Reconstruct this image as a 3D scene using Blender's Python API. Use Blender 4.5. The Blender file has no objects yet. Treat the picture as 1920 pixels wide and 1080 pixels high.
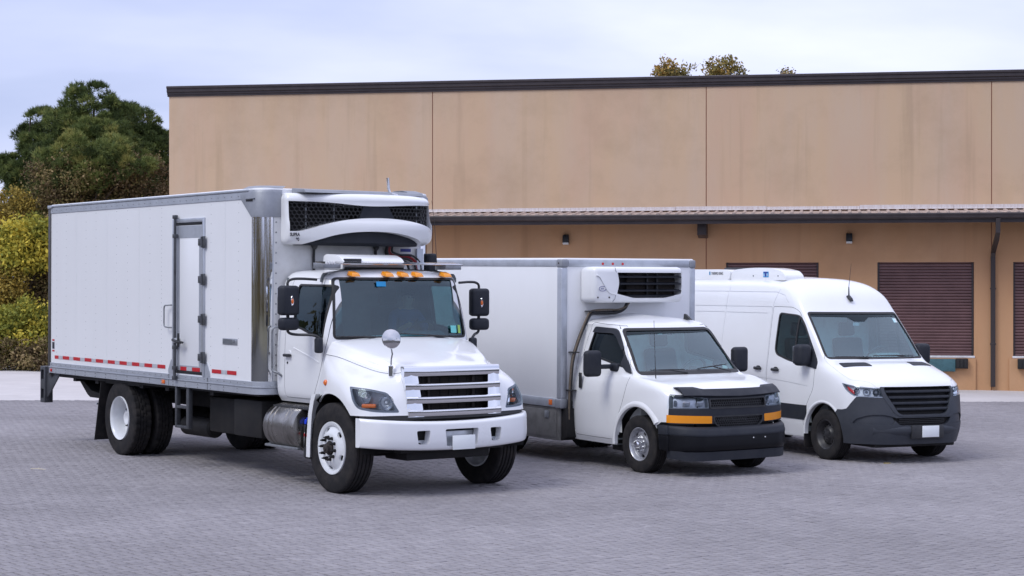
import bpy, bmesh, math, random
import numpy as np
from mathutils import Vector, Matrix
random.seed(7)
RNG = np.random.default_rng(7)
scn = bpy.context.scene
COL = scn.collection
R = math.radians

# ------------------------------------------------------------------ camera, sky, sun, exposure
CAM_H = 2.320
GX, GY = -0.010405, -0.004857            # the yard falls gently for drainage: z = GX*x + GY*y
cam_d = bpy.data.cameras.new('camera')
cam_d.sensor_width = 36.0
cam_d.lens = 36.0 * 3400.5 / 1920.0
cam_d.clip_end = 2000.0
cam = bpy.data.objects.new('camera', cam_d)
COL.objects.link(cam)
cam.location = (0, 0, CAM_H)
cam.rotation_euler = (R(90 - 0.107), 0, 0)
scn.camera = cam

SUN_EL, SUN_AZ = 50.0, 230.0             # azimuth clockwise from +Y; the veiled sun stands to the left behind the camera
world = bpy.data.worlds.new("World")
scn.world = world
world.use_nodes = True
wn, wl = world.node_tree.nodes, world.node_tree.links
wn.clear()
w_out = wn.new('ShaderNodeOutputWorld')
w_sky = wn.new('ShaderNodeTexSky')
w_sky.sky_type = 'NISHITA'
w_sky.sun_disc = False
w_sky.sun_elevation = R(SUN_EL)
w_sky.sun_rotation = R(SUN_AZ)
w_sky.air_density = 1.0
w_sky.dust_density = 1.5
w_bg1 = wn.new('ShaderNodeBackground')
w_bg1.inputs['Strength'].default_value = 0.09
wl.new(w_sky.outputs[0], w_bg1.inputs['Color'])
w_tc = wn.new('ShaderNodeTexCoord')
w_sep = wn.new('ShaderNodeSeparateXYZ')
wl.new(w_tc.outputs['Generated'], w_sep.inputs[0])
# cloud deck: direction projected on a high flat layer, so clouds compress towards the horizon
w_add = wn.new('ShaderNodeMath'); w_add.operation = 'ADD'; w_add.inputs[1].default_value = 0.16
w_abs = wn.new('ShaderNodeMath'); w_abs.operation = 'ABSOLUTE'
wl.new(w_sep.outputs['Z'], w_abs.inputs[0]); wl.new(w_abs.outputs[0], w_add.inputs[0])
w_div = wn.new('ShaderNodeVectorMath'); w_div.operation = 'DIVIDE'
w_cmb = wn.new('ShaderNodeCombineXYZ')
for i in range(3): wl.new(w_add.outputs[0], w_cmb.inputs[i])
wl.new(w_tc.outputs['Generated'], w_div.inputs[0]); wl.new(w_cmb.outputs[0], w_div.inputs[1])
w_map = wn.new('ShaderNodeMapping')
w_map.inputs['Location'].default_value = (12.51, 16.959, 3.322)
w_map.inputs['Scale'].default_value = (0.5, 0.5, 0.3)
wl.new(w_div.outputs[0], w_map.inputs['Vector'])
w_no = wn.new('ShaderNodeTexNoise')
w_no.inputs['Scale'].default_value = 0.75
w_no.inputs['Detail'].default_value = 6.0
w_no.inputs['Roughness'].default_value = 0.5
w_no.inputs['Distortion'].default_value = 0.3
wl.new(w_map.outputs[0], w_no.inputs['Vector'])
w_rmp = wn.new('ShaderNodeValToRGB')
w_rmp.color_ramp.elements[0].position = 0.38
w_rmp.color_ramp.elements[0].color = (0.49, 0.57, 0.86, 1)
w_rmp.color_ramp.elements[1].position = 0.64
w_rmp.color_ramp.elements[1].color = (1.01, 1.045, 1.35, 1)
wl.new(w_no.outputs['Fac'], w_rmp.inputs['Fac'])
# overcast brightness law: the zenith is brighter than the horizon
w_zen = wn.new('ShaderNodeMapRange')
w_zen.inputs['From Min'].default_value = 0.05
w_zen.inputs['From Max'].default_value = 1.0
w_zen.inputs['To Min'].default_value = 1.0
w_zen.inputs['To Max'].default_value = 1.12
wl.new(w_abs.outputs[0], w_zen.inputs['Value'])
w_bg2 = wn.new('ShaderNodeBackground')
wl.new(w_rmp.outputs['Color'], w_bg2.inputs['Color'])
wl.new(w_zen.outputs[0], w_bg2.inputs['Strength'])
w_mix = wn.new('ShaderNodeMixShader')
w_mix.inputs[0].default_value = 0.90
wl.new(w_bg1.outputs[0], w_mix.inputs[1]); wl.new(w_bg2.outputs[0], w_mix.inputs[2])
wl.new(w_mix.outputs[0], w_out.inputs['Surface'])

sun_d = bpy.data.lights.new('sun', 'SUN')
sun_d.energy = 1.55
sun_d.angle = R(24)
sun_d.color = (1.0, 0.985, 0.96)
sun = bpy.data.objects.new('sun', sun_d)
COL.objects.link(sun)
_a = R(SUN_AZ); _e = R(SUN_EL)
_dir = Vector((math.sin(_a) * math.cos(_e), math.cos(_a) * math.cos(_e), math.sin(_e)))
sun.rotation_euler = _dir.to_track_quat('Z', 'Y').to_euler()
sun.location = _dir * 60

scn.view_settings.view_transform = 'Standard'
scn.view_settings.look = 'None'
scn.view_settings.exposure = 0.12
scn.view_settings.gamma = 1.0
scn.view_settings.use_curve_mapping = False
scn.cycles.max_bounces = 8
scn.cycles.transparent_max_bounces = 16
scn.cycles.use_denoising = True

# ------------------------------------------------------------------ tags
def tag(o, label=None, cat=None, group=None, kind=None):
    if label: o['label'] = label
    if cat: o['category'] = cat
    if group: o['group'] = group
    if kind: o['kind'] = kind
    return o
def empty(name, loc=(0, 0, 0), mat=None):
    o = bpy.data.objects.new(name, None)
    COL.objects.link(o)
    o.empty_display_size = 0.3
    if mat is not None: o.matrix_world = mat
    else: o.location = loc
    return o
def ground(x, y): return GX * x + GY * y

# ------------------------------------------------------------------ materials
def mat(name, base, rough=0.5, metal=0.0, coat=0.0, var=0.0, vscale=3.0, bump=0.0, bscale=60.0, spec=0.5, rvar=0.0, dirt=None, stretch=None):
    m = bpy.data.materials.new(name); m.use_nodes = True
    nt = m.node_tree; b = nt.nodes['Principled BSDF']
    b.inputs['Base Color'].default_value = (*base, 1); b.inputs['Roughness'].default_value = rough
    b.inputs['Metallic'].default_value = metal; b.inputs['Coat Weight'].default_value = coat
    b.inputs['Coat Roughness'].default_value = 0.06
    b.inputs['Specular IOR Level'].default_value = spec
    tc = nt.nodes.new('ShaderNodeTexCoord')
    src = tc.outputs['Object']
    if stretch:
        mp = nt.nodes.new('ShaderNodeMapping'); mp.inputs['Scale'].default_value = stretch
        nt.links.new(src, mp.inputs['Vector']); src = mp.outputs[0]
    if var > 0 or rvar > 0 or dirt:
        n = nt.nodes.new('ShaderNodeTexNoise'); n.inputs['Scale'].default_value = vscale
        n.inputs['Detail'].default_value = 7; n.inputs['Roughness'].default_value = 0.62
        nt.links.new(src, n.inputs['Vector'])
        if var > 0:
            mx = nt.nodes.new('ShaderNodeMixRGB'); mx.blend_type = 'MIX'
            d = dirt or tuple(max(0, c * (1 - var)) for c in base)
            mx.inputs['Color1'].default_value = (*base, 1); mx.inputs['Color2'].default_value = (*d, 1)
            mr = nt.nodes.new('ShaderNodeMapRange'); mr.inputs['From Min'].default_value = 0.42; mr.inputs['From Max'].default_value = 0.72
            mr.inputs['To Max'].default_value = 1.0 if dirt is None else var
            nt.links.new(n.outputs['Fac'], mr.inputs['Value']); nt.links.new(mr.outputs[0], mx.inputs['Fac'])
            nt.links.new(mx.outputs[0], b.inputs['Base Color'])
        if rvar > 0:
            mr2 = nt.nodes.new('ShaderNodeMapRange'); mr2.inputs['From Min'].default_value = 0.3; mr2.inputs['From Max'].default_value = 0.7
            mr2.inputs['To Min'].default_value = max(0.02, rough - rvar); mr2.inputs['To Max'].default_value = min(1, rough + rvar)
            nt.links.new(n.outputs['Fac'], mr2.inputs['Value']); nt.links.new(mr2.outputs[0], b.inputs['Roughness'])
    if bump > 0:
        n2 = nt.nodes.new('ShaderNodeTexNoise'); n2.inputs['Scale'].default_value = bscale; n2.inputs['Detail'].default_value = 4
        nt.links.new(src, n2.inputs['Vector'])
        bp = nt.nodes.new('ShaderNodeBump'); bp.inputs['Strength'].default_value = bump; bp.inputs['Distance'].default_value = 0.01
        nt.links.new(n2.outputs['Fac'], bp.inputs['Height']); nt.links.new(bp.outputs[0], b.inputs['Normal'])
    return m
def glass_mat(name, tint, refl_rough=0.0, f0=1.45):
    m = bpy.data.materials.new(name); m.use_nodes = True
    nt = m.node_tree; nt.nodes.clear()
    o = nt.nodes.new('ShaderNodeOutputMaterial'); mx = nt.nodes.new('ShaderNodeMixShader')
    t = nt.nodes.new('ShaderNodeBsdfTransparent'); t.inputs['Color'].default_value = (*tint, 1)
    g = nt.nodes.new('ShaderNodeBsdfGlossy'); g.inputs['Roughness'].default_value = refl_rough
    g.inputs['Color'].default_value = (0.78, 0.95, 1, 1)
    f = nt.nodes.new('ShaderNodeFresnel'); f.inputs['IOR'].default_value = f0
    ge = nt.nodes.new('ShaderNodeNewGeometry'); sb = nt.nodes.new('ShaderNodeMath'); sb.operation = 'SUBTRACT'; sb.inputs[0].default_value = 1.0
    ml = nt.nodes.new('ShaderNodeMath'); ml.operation = 'MULTIPLY'
    nt.links.new(ge.outputs['Backfacing'], sb.inputs[1]); nt.links.new(f.outputs[0], ml.inputs[0]); nt.links.new(sb.outputs[0], ml.inputs[1])
    nt.links.new(ml.outputs[0], mx.inputs[0]); nt.links.new(t.outputs[0], mx.inputs[1]); nt.links.new(g.outputs[0], mx.inputs[2])
    nt.links.new(mx.outputs[0], o.inputs['Surface'])
    return m
M = dict(
    paint=mat('white_paint', (0.80, 0.81, 0.82), 0.32, 0, 0.6, var=0.10, vscale=1.3, rvar=0.06, dirt=(0.55, 0.54, 0.52)),
    panel=mat('white_panel', (0.79, 0.80, 0.815), 0.38, 0, 0.15, var=0.16, vscale=0.9, rvar=0.08, bump=0.03, bscale=7, dirt=(0.56, 0.55, 0.54), stretch=(1, 1, 0.35)),
    front=mat('front_wall_panel', (0.68, 0.685, 0.68), 0.5, var=0.45, vscale=2.2, dirt=(0.38, 0.36, 0.33)),
    alu=mat('aluminium', (0.55, 0.57, 0.60), 0.38, 0.85, var=0.25, vscale=5, rvar=0.1),
    alurail=mat('anodised_rail', (0.52, 0.55, 0.60), 0.42, 0.55, var=0.2, vscale=4, rvar=0.1),
    tank=mat('scuffed_aluminium', (0.34, 0.325, 0.305), 0.30, 0.95, var=0.45, vscale=4, rvar=0.14),
    chrome=mat('chrome', (0.80, 0.81, 0.83), 0.07, 1.0, rvar=0.03, vscale=4),
    stainless=mat('stainless', (0.62, 0.62, 0.63), 0.16, 1.0, var=0.1, vscale=6, rvar=0.06),
    dsteel=mat('dark_steel', (0.10, 0.105, 0.115), 0.45, 0.5, var=0.4, vscale=9, rvar=0.1),
    steel=mat('galvanised', (0.30, 0.315, 0.335), 0.5, 0.6, var=0.35, vscale=9, rvar=0.12),
    cast=mat('grey_casting', (0.30, 0.315, 0.345), 0.5, 0.35, var=0.2, vscale=6, bump=0.1, bscale=40),
    black=mat('black_plastic', (0.022, 0.023, 0.026), 0.48, var=0.4, vscale=8, bump=0.08, bscale=220, dirt=(0.06, 0.06, 0.06)),
    dgrey=mat('dark_grey_plastic', (0.019, 0.022, 0.030), 0.55, var=0.5, vscale=5, bump=0.08, bscale=260, dirt=(0.040, 0.042, 0.048), spec=0.28),
    rubber=mat('tyre_rubber', (0.018, 0.0175, 0.019), 0.85, var=0.6, vscale=7, bump=0.15, bscale=120, spec=0.22, dirt=(0.055, 0.048, 0.044)),
    seal=mat('black_seal', (0.012, 0.012, 0.013), 0.5),
    chassis=mat('chassis_black', (0.012, 0.012, 0.013), 0.65, var=0.5, vscale=6, dirt=(0.032, 0.028, 0.025), spec=0.3),
    hubdirt=mat('rusty_hub', (0.05, 0.042, 0.038), 0.75, 0.3, var=0.5, vscale=20),
    rimwhite=mat('white_rim', (0.72, 0.74, 0.76), 0.35, 0, 0.3, var=0.18, vscale=9, dirt=(0.35, 0.32, 0.28)),
    rimsilver=mat('silver_rim', (0.50, 0.51, 0.54), 0.35, 0.7, var=0.25, vscale=12),
    rimblack=mat('black_rim', (0.020, 0.020, 0.022), 0.42, var=0.5, vscale=14, dirt=(0.055, 0.05, 0.05)),
    amber=mat('amber_lens', (0.85, 0.30, 0.01), 0.25, 0, 0.5),
    orange=mat('orange_lens', (0.75, 0.16, 0.02), 0.25, 0, 0.5),
    red=mat('red_lens', (0.55, 0.02, 0.02), 0.25, 0, 0.5),
    tapered=mat('red_reflective_tape', (0.55, 0.012, 0.02), 0.4, var=0.3, vscale=30),
    tapewhite=mat('silver_reflective_tape', (0.58, 0.60, 0.64), 0.35, 0.2, var=0.3, vscale=30),
    hosered=mat('red_hose', (0.30, 0.015, 0.02), 0.45, var=0.4, vscale=25),
    hoseblack=mat('black_hose', (0.018, 0.018, 0.02), 0.5),
    hosetan=mat('tan_hose_cover', (0.16, 0.125, 0.09), 0.7, var=0.4, vscale=25),
    blue=mat('blue_cap', (0.01, 0.05, 0.60), 0.35),
    decal=mat('dark_print', (0.02, 0.02, 0.03), 0.5),
    decalblue=mat('blue_print', (0.03, 0.04, 0.25), 0.5),
    decalteal=mat('teal_print', (0.02, 0.22, 0.40), 0.5),
    slate=mat('slate_grey_plastic', (0.040, 0.045, 0.056), 0.52, var=0.4, vscale=5, bump=0.08, bscale=260, dirt=(0.065, 0.068, 0.074), spec=0.32),
    plate=mat('blank_plate', (0.84, 0.87, 0.87), 0.4, var=0.05, vscale=8),
    label=mat('white_label', (0.72, 0.72, 0.72), 0.5),
    sticker=mat('teal_sticker', (0.18, 0.62, 0.60), 0.5),
    stickerb=mat('blue_sticker', (0.02, 0.30, 0.62), 0.5),
    stickery=mat('green_sticker', (0.35, 0.55, 0.10), 0.5),
    cabin=mat('cabin_trim', (0.17, 0.19, 0.195), 0.7, var=0.3, vscale=8),
    cabinlight=mat('light_cabin_trim', (0.70, 0.72, 0.69), 0.7, var=0.15, vscale=8),
    seat=mat('seat_fabric', (0.06, 0.062, 0.07), 0.9, var=0.3, vscale=20),
    reflector=mat('lamp_reflector', (0.82, 0.83, 0.85), 0.14, 1.0),
    lamphouse=mat('lamp_housing', (0.16, 0.17, 0.19), 0.4, 0.4),
    mirror=mat('mirror_glass', (0.8, 0.82, 0.84), 0.02, 1.0),
    shirt=mat('blue_shirt', (0.045, 0.11, 0.26), 0.85, var=0.2, vscale=30),
    skin=mat('skin', (0.45, 0.27, 0.19), 0.6, var=0.1, vscale=30),
    hair=mat('dark_hair', (0.035, 0.025, 0.02), 0.7),
    trousers=mat('dark_trousers', (0.03, 0.035, 0.05), 0.9),
    paper=mat('paper', (0.75, 0.76, 0.75), 0.7),
    glass=glass_mat('windscreen_glass', (0.78, 0.96, 0.98), 0.0, 2.35),
    cabglass=glass_mat('smoked_windscreen_glass', (0.52, 0.70, 0.73), 0.0, 1.95),
    sideglass=glass_mat('door_glass', (0.42, 0.52, 0.52), 0.0, 1.5),
    darkglass=glass_mat('tinted_glass', (0.12, 0.13, 0.14)),
    band=glass_mat('windscreen_shade_band', (0.16, 0.19, 0.24)),
    lens=glass_mat('clear_lens', (0.93, 0.95, 0.97), 0.0, 1.3),
)

# ------------------------------------------------------------------ mesh helpers
def nb(): return bmesh.new()
def bevel_new(bm, edges, off, seg):
    if off > 0: bmesh.ops.bevel(bm, geom=edges, offset=off, segments=seg, affect='EDGES', profile=0.5, clamp_overlap=True)
def abox(bm, x0, x1, y0, y1, z0, z1, bev=0.0, seg=2, m=None):
    ret = bmesh.ops.create_cube(bm, size=1.0)
    vs = ret['verts']
    for v in vs:
        v.co = Vector((x0 + (v.co.x + .5) * (x1 - x0), y0 + (v.co.y + .5) * (y1 - y0), z0 + (v.co.z + .5) * (z1 - z0)))
        if m is not None: v.co = m @ v.co
    es = list({e for v in vs for e in v.link_edges})
    bevel_new(bm, es, bev, seg)
def hexa(bm, p8, bev=0.0, seg=2):
    """eight corner points: bottom four in order, then top four"""
    v = [bm.verts.new(p) for p in p8]
    fs = [(3, 2, 1, 0), (4, 5, 6, 7), (0, 1, 5, 4), (1, 2, 6, 5), (2, 3, 7, 6), (3, 0, 4, 7)]
    F = [bm.faces.new([v[i] for i in f]) for f in fs]
    bmesh.ops.recalc_face_normals(bm, faces=F)
    bevel_new(bm, list({e for f in F for e in f.edges}), bev, seg)
AX = {'x': (0, 1, 2), 'y': (1, 0, 2), 'z': (2, 0, 1)}
def prism(bm, poly, axis, a0, a1, bev=0.0, seg=2):
    """polygon in the two other axes (in xyz order), extruded along axis from a0 to a1"""
    k, i, j = AX[axis]
    def P(p, a):
        q = [0, 0, 0]; q[k] = a; q[i] = p[0]; q[j] = p[1]; return q
    lo = [bm.verts.new(P(p, a0)) for p in poly]; hi = [bm.verts.new(P(p, a1)) for p in poly]
    F = [bm.faces.new(lo), bm.faces.new(hi)]
    n = len(poly)
    for t in range(n): F.append(bm.faces.new([lo[t], lo[(t + 1) % n], hi[(t + 1) % n], hi[t]]))
    bmesh.ops.recalc_face_normals(bm, faces=F)
    bevel_new(bm, list({e for f in F for e in f.edges}), bev, seg)
def rpoly(pts, r, n=4):
    """round the corners of a polygon; r one number or one per corner"""
    out = []; N = len(pts)
    rs = r if isinstance(r, (list, tuple)) else [r] * N
    for i in range(N):
        p0, p1, p2 = (np.array(pts[(i + k) % N], float) for k in (-1, 0, 1))
        a = p0 - p1; b = p2 - p1; la, lb = np.linalg.norm(a), np.linalg.norm(b)
        d = min(rs[i], la * .48, lb * .48)
        if d <= 0: out.append(tuple(p1)); continue
        s, e = p1 + a / la * d, p1 + b / lb * d
        for k in range(n + 1):
            t = k / n; out.append(tuple((1 - t) ** 2 * s + 2 * t * (1 - t) * p1 + t * t * e))
    return out
def cat_rom(P, n, closed=False):
    P = np.array(P, float); N = len(P); out = []
    for i in range(N - 1):
        p0 = P[i - 1] if i > 0 else 2 * P[0] - P[1]
        p3 = P[i + 2] if i + 2 < N else 2 * P[-1] - P[-2]
        p1, p2 = P[i], P[i + 1]
        for k in range(n):
            t = k / n
            out.append(.5 * ((2 * p1) + (-p0 + p2) * t + (2 * p0 - 5 * p1 + 4 * p2 - p3) * t * t + (-p0 + 3 * p1 - 3 * p2 + p3) * t ** 3))
    out.append(P[-1])
    return np.array(out)
def tube(bm, pts, r, n=8, smooth=0, caps=True):
    P = cat_rom(pts, smooth) if smooth else np.array(pts, float)
    rr = r if hasattr(r, '__len__') else [r] * len(P)
    if len(rr) != len(P): rr = np.interp(np.linspace(0, 1, len(P)), np.linspace(0, 1, len(rr)), rr)
    T = np.gradient(P, axis=0); T /= np.linalg.norm(T, axis=1)[:, None] + 1e-12
    up = np.array([0, 0, 1.0]) if abs(T[0][2]) < .9 else np.array([1.0, 0, 0])
    N0 = np.cross(T[0], up); N0 /= np.linalg.norm(N0)
    rings = []
    for i in range(len(P)):
        N0 = N0 - T[i] * N0.dot(T[i]); N0 /= np.linalg.norm(N0) + 1e-12
        Bn = np.cross(T[i], N0)
        rings.append([bm.verts.new(P[i] + rr[i] * (math.cos(2 * math.pi * k / n) * N0 + math.sin(2 * math.pi * k / n) * Bn)) for k in range(n)])
    F = []
    for a, b in zip(rings[:-1], rings[1:]):
        for k in range(n): F.append(bm.faces.new([a[k], a[(k + 1) % n], b[(k + 1) % n], b[k]]))
    if caps: F.append(bm.faces.new(rings[0])); F.append(bm.faces.new(rings[-1]))
    bmesh.ops.recalc_face_normals(bm, faces=F)
def lathe(bm, prof, c, axis='y', n=32, closed=False):
    """prof: list of (along axis, radius) revolved about the axis through c"""
    k, i, j = AX[axis]
    rings = []
    for a, r in prof:
        if r < 1e-6:
            q = list(c); q[k] += a; rings.append([bm.verts.new(q)]); continue
        ring = []
        for t in range(n):
            th = 2 * math.pi * t / n; q = list(c); q[k] += a; q[i] += r * math.cos(th); q[j] += r * math.sin(th); ring.append(bm.verts.new(q))
        rings.append(ring)
    F = []
    pairs = list(zip(rings[:-1], rings[1:])) + ([(rings[-1], rings[0])] if closed else [])
    for a, b in pairs:
        for t in range(n):
            u = (t + 1) % n
            if len(a) == 1 and len(b) == 1: continue
            if len(a) == 1: F.append(bm.faces.new([a[0], b[u], b[t]]))
            elif len(b) == 1: F.append(bm.faces.new([a[t], a[u], b[0]]))
            else: F.append(bm.faces.new([a[t], a[u], b[u], b[t]]))
    bmesh.ops.recalc_face_normals(bm, faces=F)
def finish(me, angle=32):
    me.shade_smooth()
    try: me.set_sharp_from_angle(angle=R(angle))
    except Exception: pass
def obj(name, src, m, parent=None, angle=32, mats=None):
    if isinstance(src, bmesh.types.BMesh):
        me = bpy.data.meshes.new(name); src.to_mesh(me); src.free()
    else: me = src; me.name = name
    me.materials.clear()
    for k in (mats or [m]): me.materials.append(k)
    if angle: finish(me, angle)
    o = bpy.data.objects.new(name, me); COL.objects.link(o)
    if parent is not None: o.parent = parent
    return o
def dup(o, parent=None, matrix=None):
    c = o.copy(); COL.objects.link(c)
    if parent is not None: c.parent = parent
    if matrix is not None: c.matrix_local = matrix
    return c
def to_mesh(bm):
    me = bpy.data.meshes.new('tmp'); bm.to_mesh(me); bm.free(); return me
def boolean(a, ops):
    """a: mesh; ops: list of (operation, mesh). Returns a new mesh."""
    for op, b in ops:
        res = None
        for solver in ('MANIFOLD', 'EXACT'):
            try:
                oa = bpy.data.objects.new('t_a', a); ob = bpy.data.objects.new('t_b', b)
                COL.objects.link(oa); COL.objects.link(ob)
                md = oa.modifiers.new('b', 'BOOLEAN'); md.operation = op; md.object = ob; md.solver = solver
                dg = bpy.context.evaluated_depsgraph_get(); dg.update()
                res = bpy.data.meshes.new_from_object(oa.evaluated_get(dg))
            finally:
                bpy.data.objects.remove(oa); bpy.data.objects.remove(ob)
            same = len(res.vertices) == len(a.vertices) and len(res.polygons) == len(a.polygons)
            if len(res.vertices) > 0 and not (same and solver == 'MANIFOLD'): break
        a = res
    return a
# ---- lofted vehicle skins: a table of rows (bottom to roof centre) by columns (rear to nose centre), near side y <= 0
def dense(T, nu, nv):
    T = np.array(T, float)
    A = np.stack([cat_rom(T[:, c], nu) for c in range(T.shape[1])], 1)
    return np.stack([cat_rom(A[r], nv) for r in range(A.shape[0])], 0)
def skin(D, off=0.0):
    """closed mirrored mesh from the dense half grid D; bottom and rear are closed flat"""
    D = D.copy(); D[..., 1] = np.minimum(D[..., 1], 0)
    b = D[:1].copy(); b[..., 1] = 0; D = np.concatenate([b, D], 0)
    r = D[:, :1].copy(); r[..., 1] = 0; D = np.concatenate([r, D], 1)
    h, w = D.shape[:2]
    bm = nb()
    for s in (1, -1):
        V = [[bm.verts.new((D[i, j, 0], D[i, j, 1] * s, D[i, j, 2])) for j in range(w)] for i in range(h)]
        for i in range(h - 1):
            for j in range(w - 1):
                q = [V[i][j], V[i][j + 1], V[i + 1][j + 1], V[i + 1][j]]
                bm.faces.new(q if s == 1 else q[::-1])
    bmesh.ops.remove_doubles(bm, verts=bm.verts, dist=2e-4)
    bmesh.ops.dissolve_degenerate(bm, edges=bm.edges, dist=1e-4)
    bmesh.ops.recalc_face_normals(bm, faces=bm.faces)
    if off:
        bm.normal_update()
        N = [v.normal.copy() for v in bm.verts]
        for v, n in zip(bm.verts, N): v.co += n * off
    return to_mesh(bm)
def mprism(poly, axis, a0, a1):
    bm = nb(); prism(bm, poly, axis, a0, a1); return to_mesh(bm)
def mcyl(c, r, axis, a0, a1, n=48):
    bm = nb(); lathe(bm, [(a0, 0), (a0, r), (a1, r), (a1, 0)], c, axis, n); return to_mesh(bm)
def grow(poly, d):
    """offset a polygon outwards by d"""
    P = [np.array(p, float) for p in poly]; N = len(P)
    area = sum(P[i][0] * P[(i + 1) % N][1] - P[(i + 1) % N][0] * P[i][1] for i in range(N))
    s = 1 if area > 0 else -1; out = []
    for i in range(N):
        a = P[i] - P[i - 1]; b = P[(i + 1) % N] - P[i]
        a /= np.linalg.norm(a) + 1e-9; b /= np.linalg.norm(b) + 1e-9
        na = np.array([a[1], -a[0]]) * s; nbv = np.array([b[1], -b[0]]) * s
        m = na + nbv; m /= (np.linalg.norm(m) + 1e-9); k = max(.35, m.dot(na))
        out.append(tuple(P[i] + m * d / k))
    return out
def text_mesh(body, size, depth=0.0, bold=0.0):
    cu = bpy.data.curves.new('txt', 'FONT'); cu.body = body; cu.size = size; cu.extrude = depth; cu.align_x = 'LEFT'; cu.offset = bold
    o = bpy.data.objects.new('txt', cu); COL.objects.link(o)
    dg = bpy.context.evaluated_depsgraph_get(); dg.update()
    me = bpy.data.meshes.new_from_object(o.evaluated_get(dg)); bpy.data.objects.remove(o); return me
def lettering(name, body, size, m, parent, origin, xdir, updir, stretch=1.0, bold=0.0):
    me = text_mesh(body, size, 0.001, bold)
    o = obj(name, me, m, parent, angle=0)
    x = Vector(xdir).normalized(); u = Vector(updir).normalized(); n = x.cross(u)
    mt = Matrix((x * stretch, u, n)).transposed().to_4x4(); mt.translation = Vector(origin)
    o.matrix_local = mt
    return o
# ------------------------------------------------------------------ ground sheets
def sheet(name, poly, dz, m, n=1):
    me = bpy.data.meshes.new(name)
    me.from_pydata([(x, y, ground(x, y) + dz) for x, y in poly], [], [tuple(range(len(poly)))])
    o = obj(name, me, m, angle=0)
    return tag(o, kind='structure')
def ground_mat(name, c1, c2, scale, rough=0.9, bump=0.3, c3=None):
    m = bpy.data.materials.new(name); m.use_nodes = True
    nt = m.node_tree; b = nt.nodes['Principled BSDF']; b.inputs['Roughness'].default_value = rough
    tc = nt.nodes.new('ShaderNodeTexCoord')
    n = nt.nodes.new('ShaderNodeTexNoise'); n.inputs['Scale'].default_value = scale; n.inputs['Detail'].default_value = 9; n.inputs['Roughness'].default_value = .65
    nt.links.new(tc.outputs['Object'], n.inputs['Vector'])
    r = nt.nodes.new('ShaderNodeValToRGB'); r.color_ramp.elements[0].position = .35; r.color_ramp.elements[1].position = .68
    r.color_ramp.elements[0].color = (*c1, 1); r.color_ramp.elements[1].color = (*c2, 1)
    nt.links.new(n.outputs['Fac'], r.inputs['Fac']); nt.links.new(r.outputs[0], b.inputs['Base Color'])
    n2 = nt.nodes.new('ShaderNodeTexNoise'); n2.inputs['Scale'].default_value = 90; n2.inputs['Detail'].default_value = 3
    nt.links.new(tc.outputs['Object'], n2.inputs['Vector'])
    bp = nt.nodes.new('ShaderNodeBump'); bp.inputs['Strength'].default_value = bump; bp.inputs['Distance'].default_value = .01
    nt.links.new(n2.outputs['Fac'], bp.inputs['Height']); nt.links.new(bp.outputs[0], b.inputs['Normal'])
    return m
m_soil = ground_mat('dry_grass_soil', (0.07, 0.06, 0.035), (0.12, 0.11, 0.05), 2.0)
m_conc = ground_mat('pale_concrete', (0.50, 0.475, 0.465), (0.60, 0.57, 0.56), 0.8, .85, .15)
m_joint = ground_mat('dark_joint_sand', (0.018, 0.018, 0.020), (0.036, 0.034, 0.036), 3.0)
sheet('ground', [(-700, -300), (700, -300), (700, 900), (-700, 900)], -0.12, m_soil)
BL = lambda x: 37.6 + (x + 10.62) * 0.150          # far edge of the paving
sheet('concrete_apron', [(-60, BL(-60) - .02), (60, BL(60) - .02), (60, 75), (-60, 60)], -0.006, m_conc)
yard = sheet('paved_yard', [(-60, -12), (60, -12), (60, BL(60)), (-60, BL(-60))], -0.038, m_joint)
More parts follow.
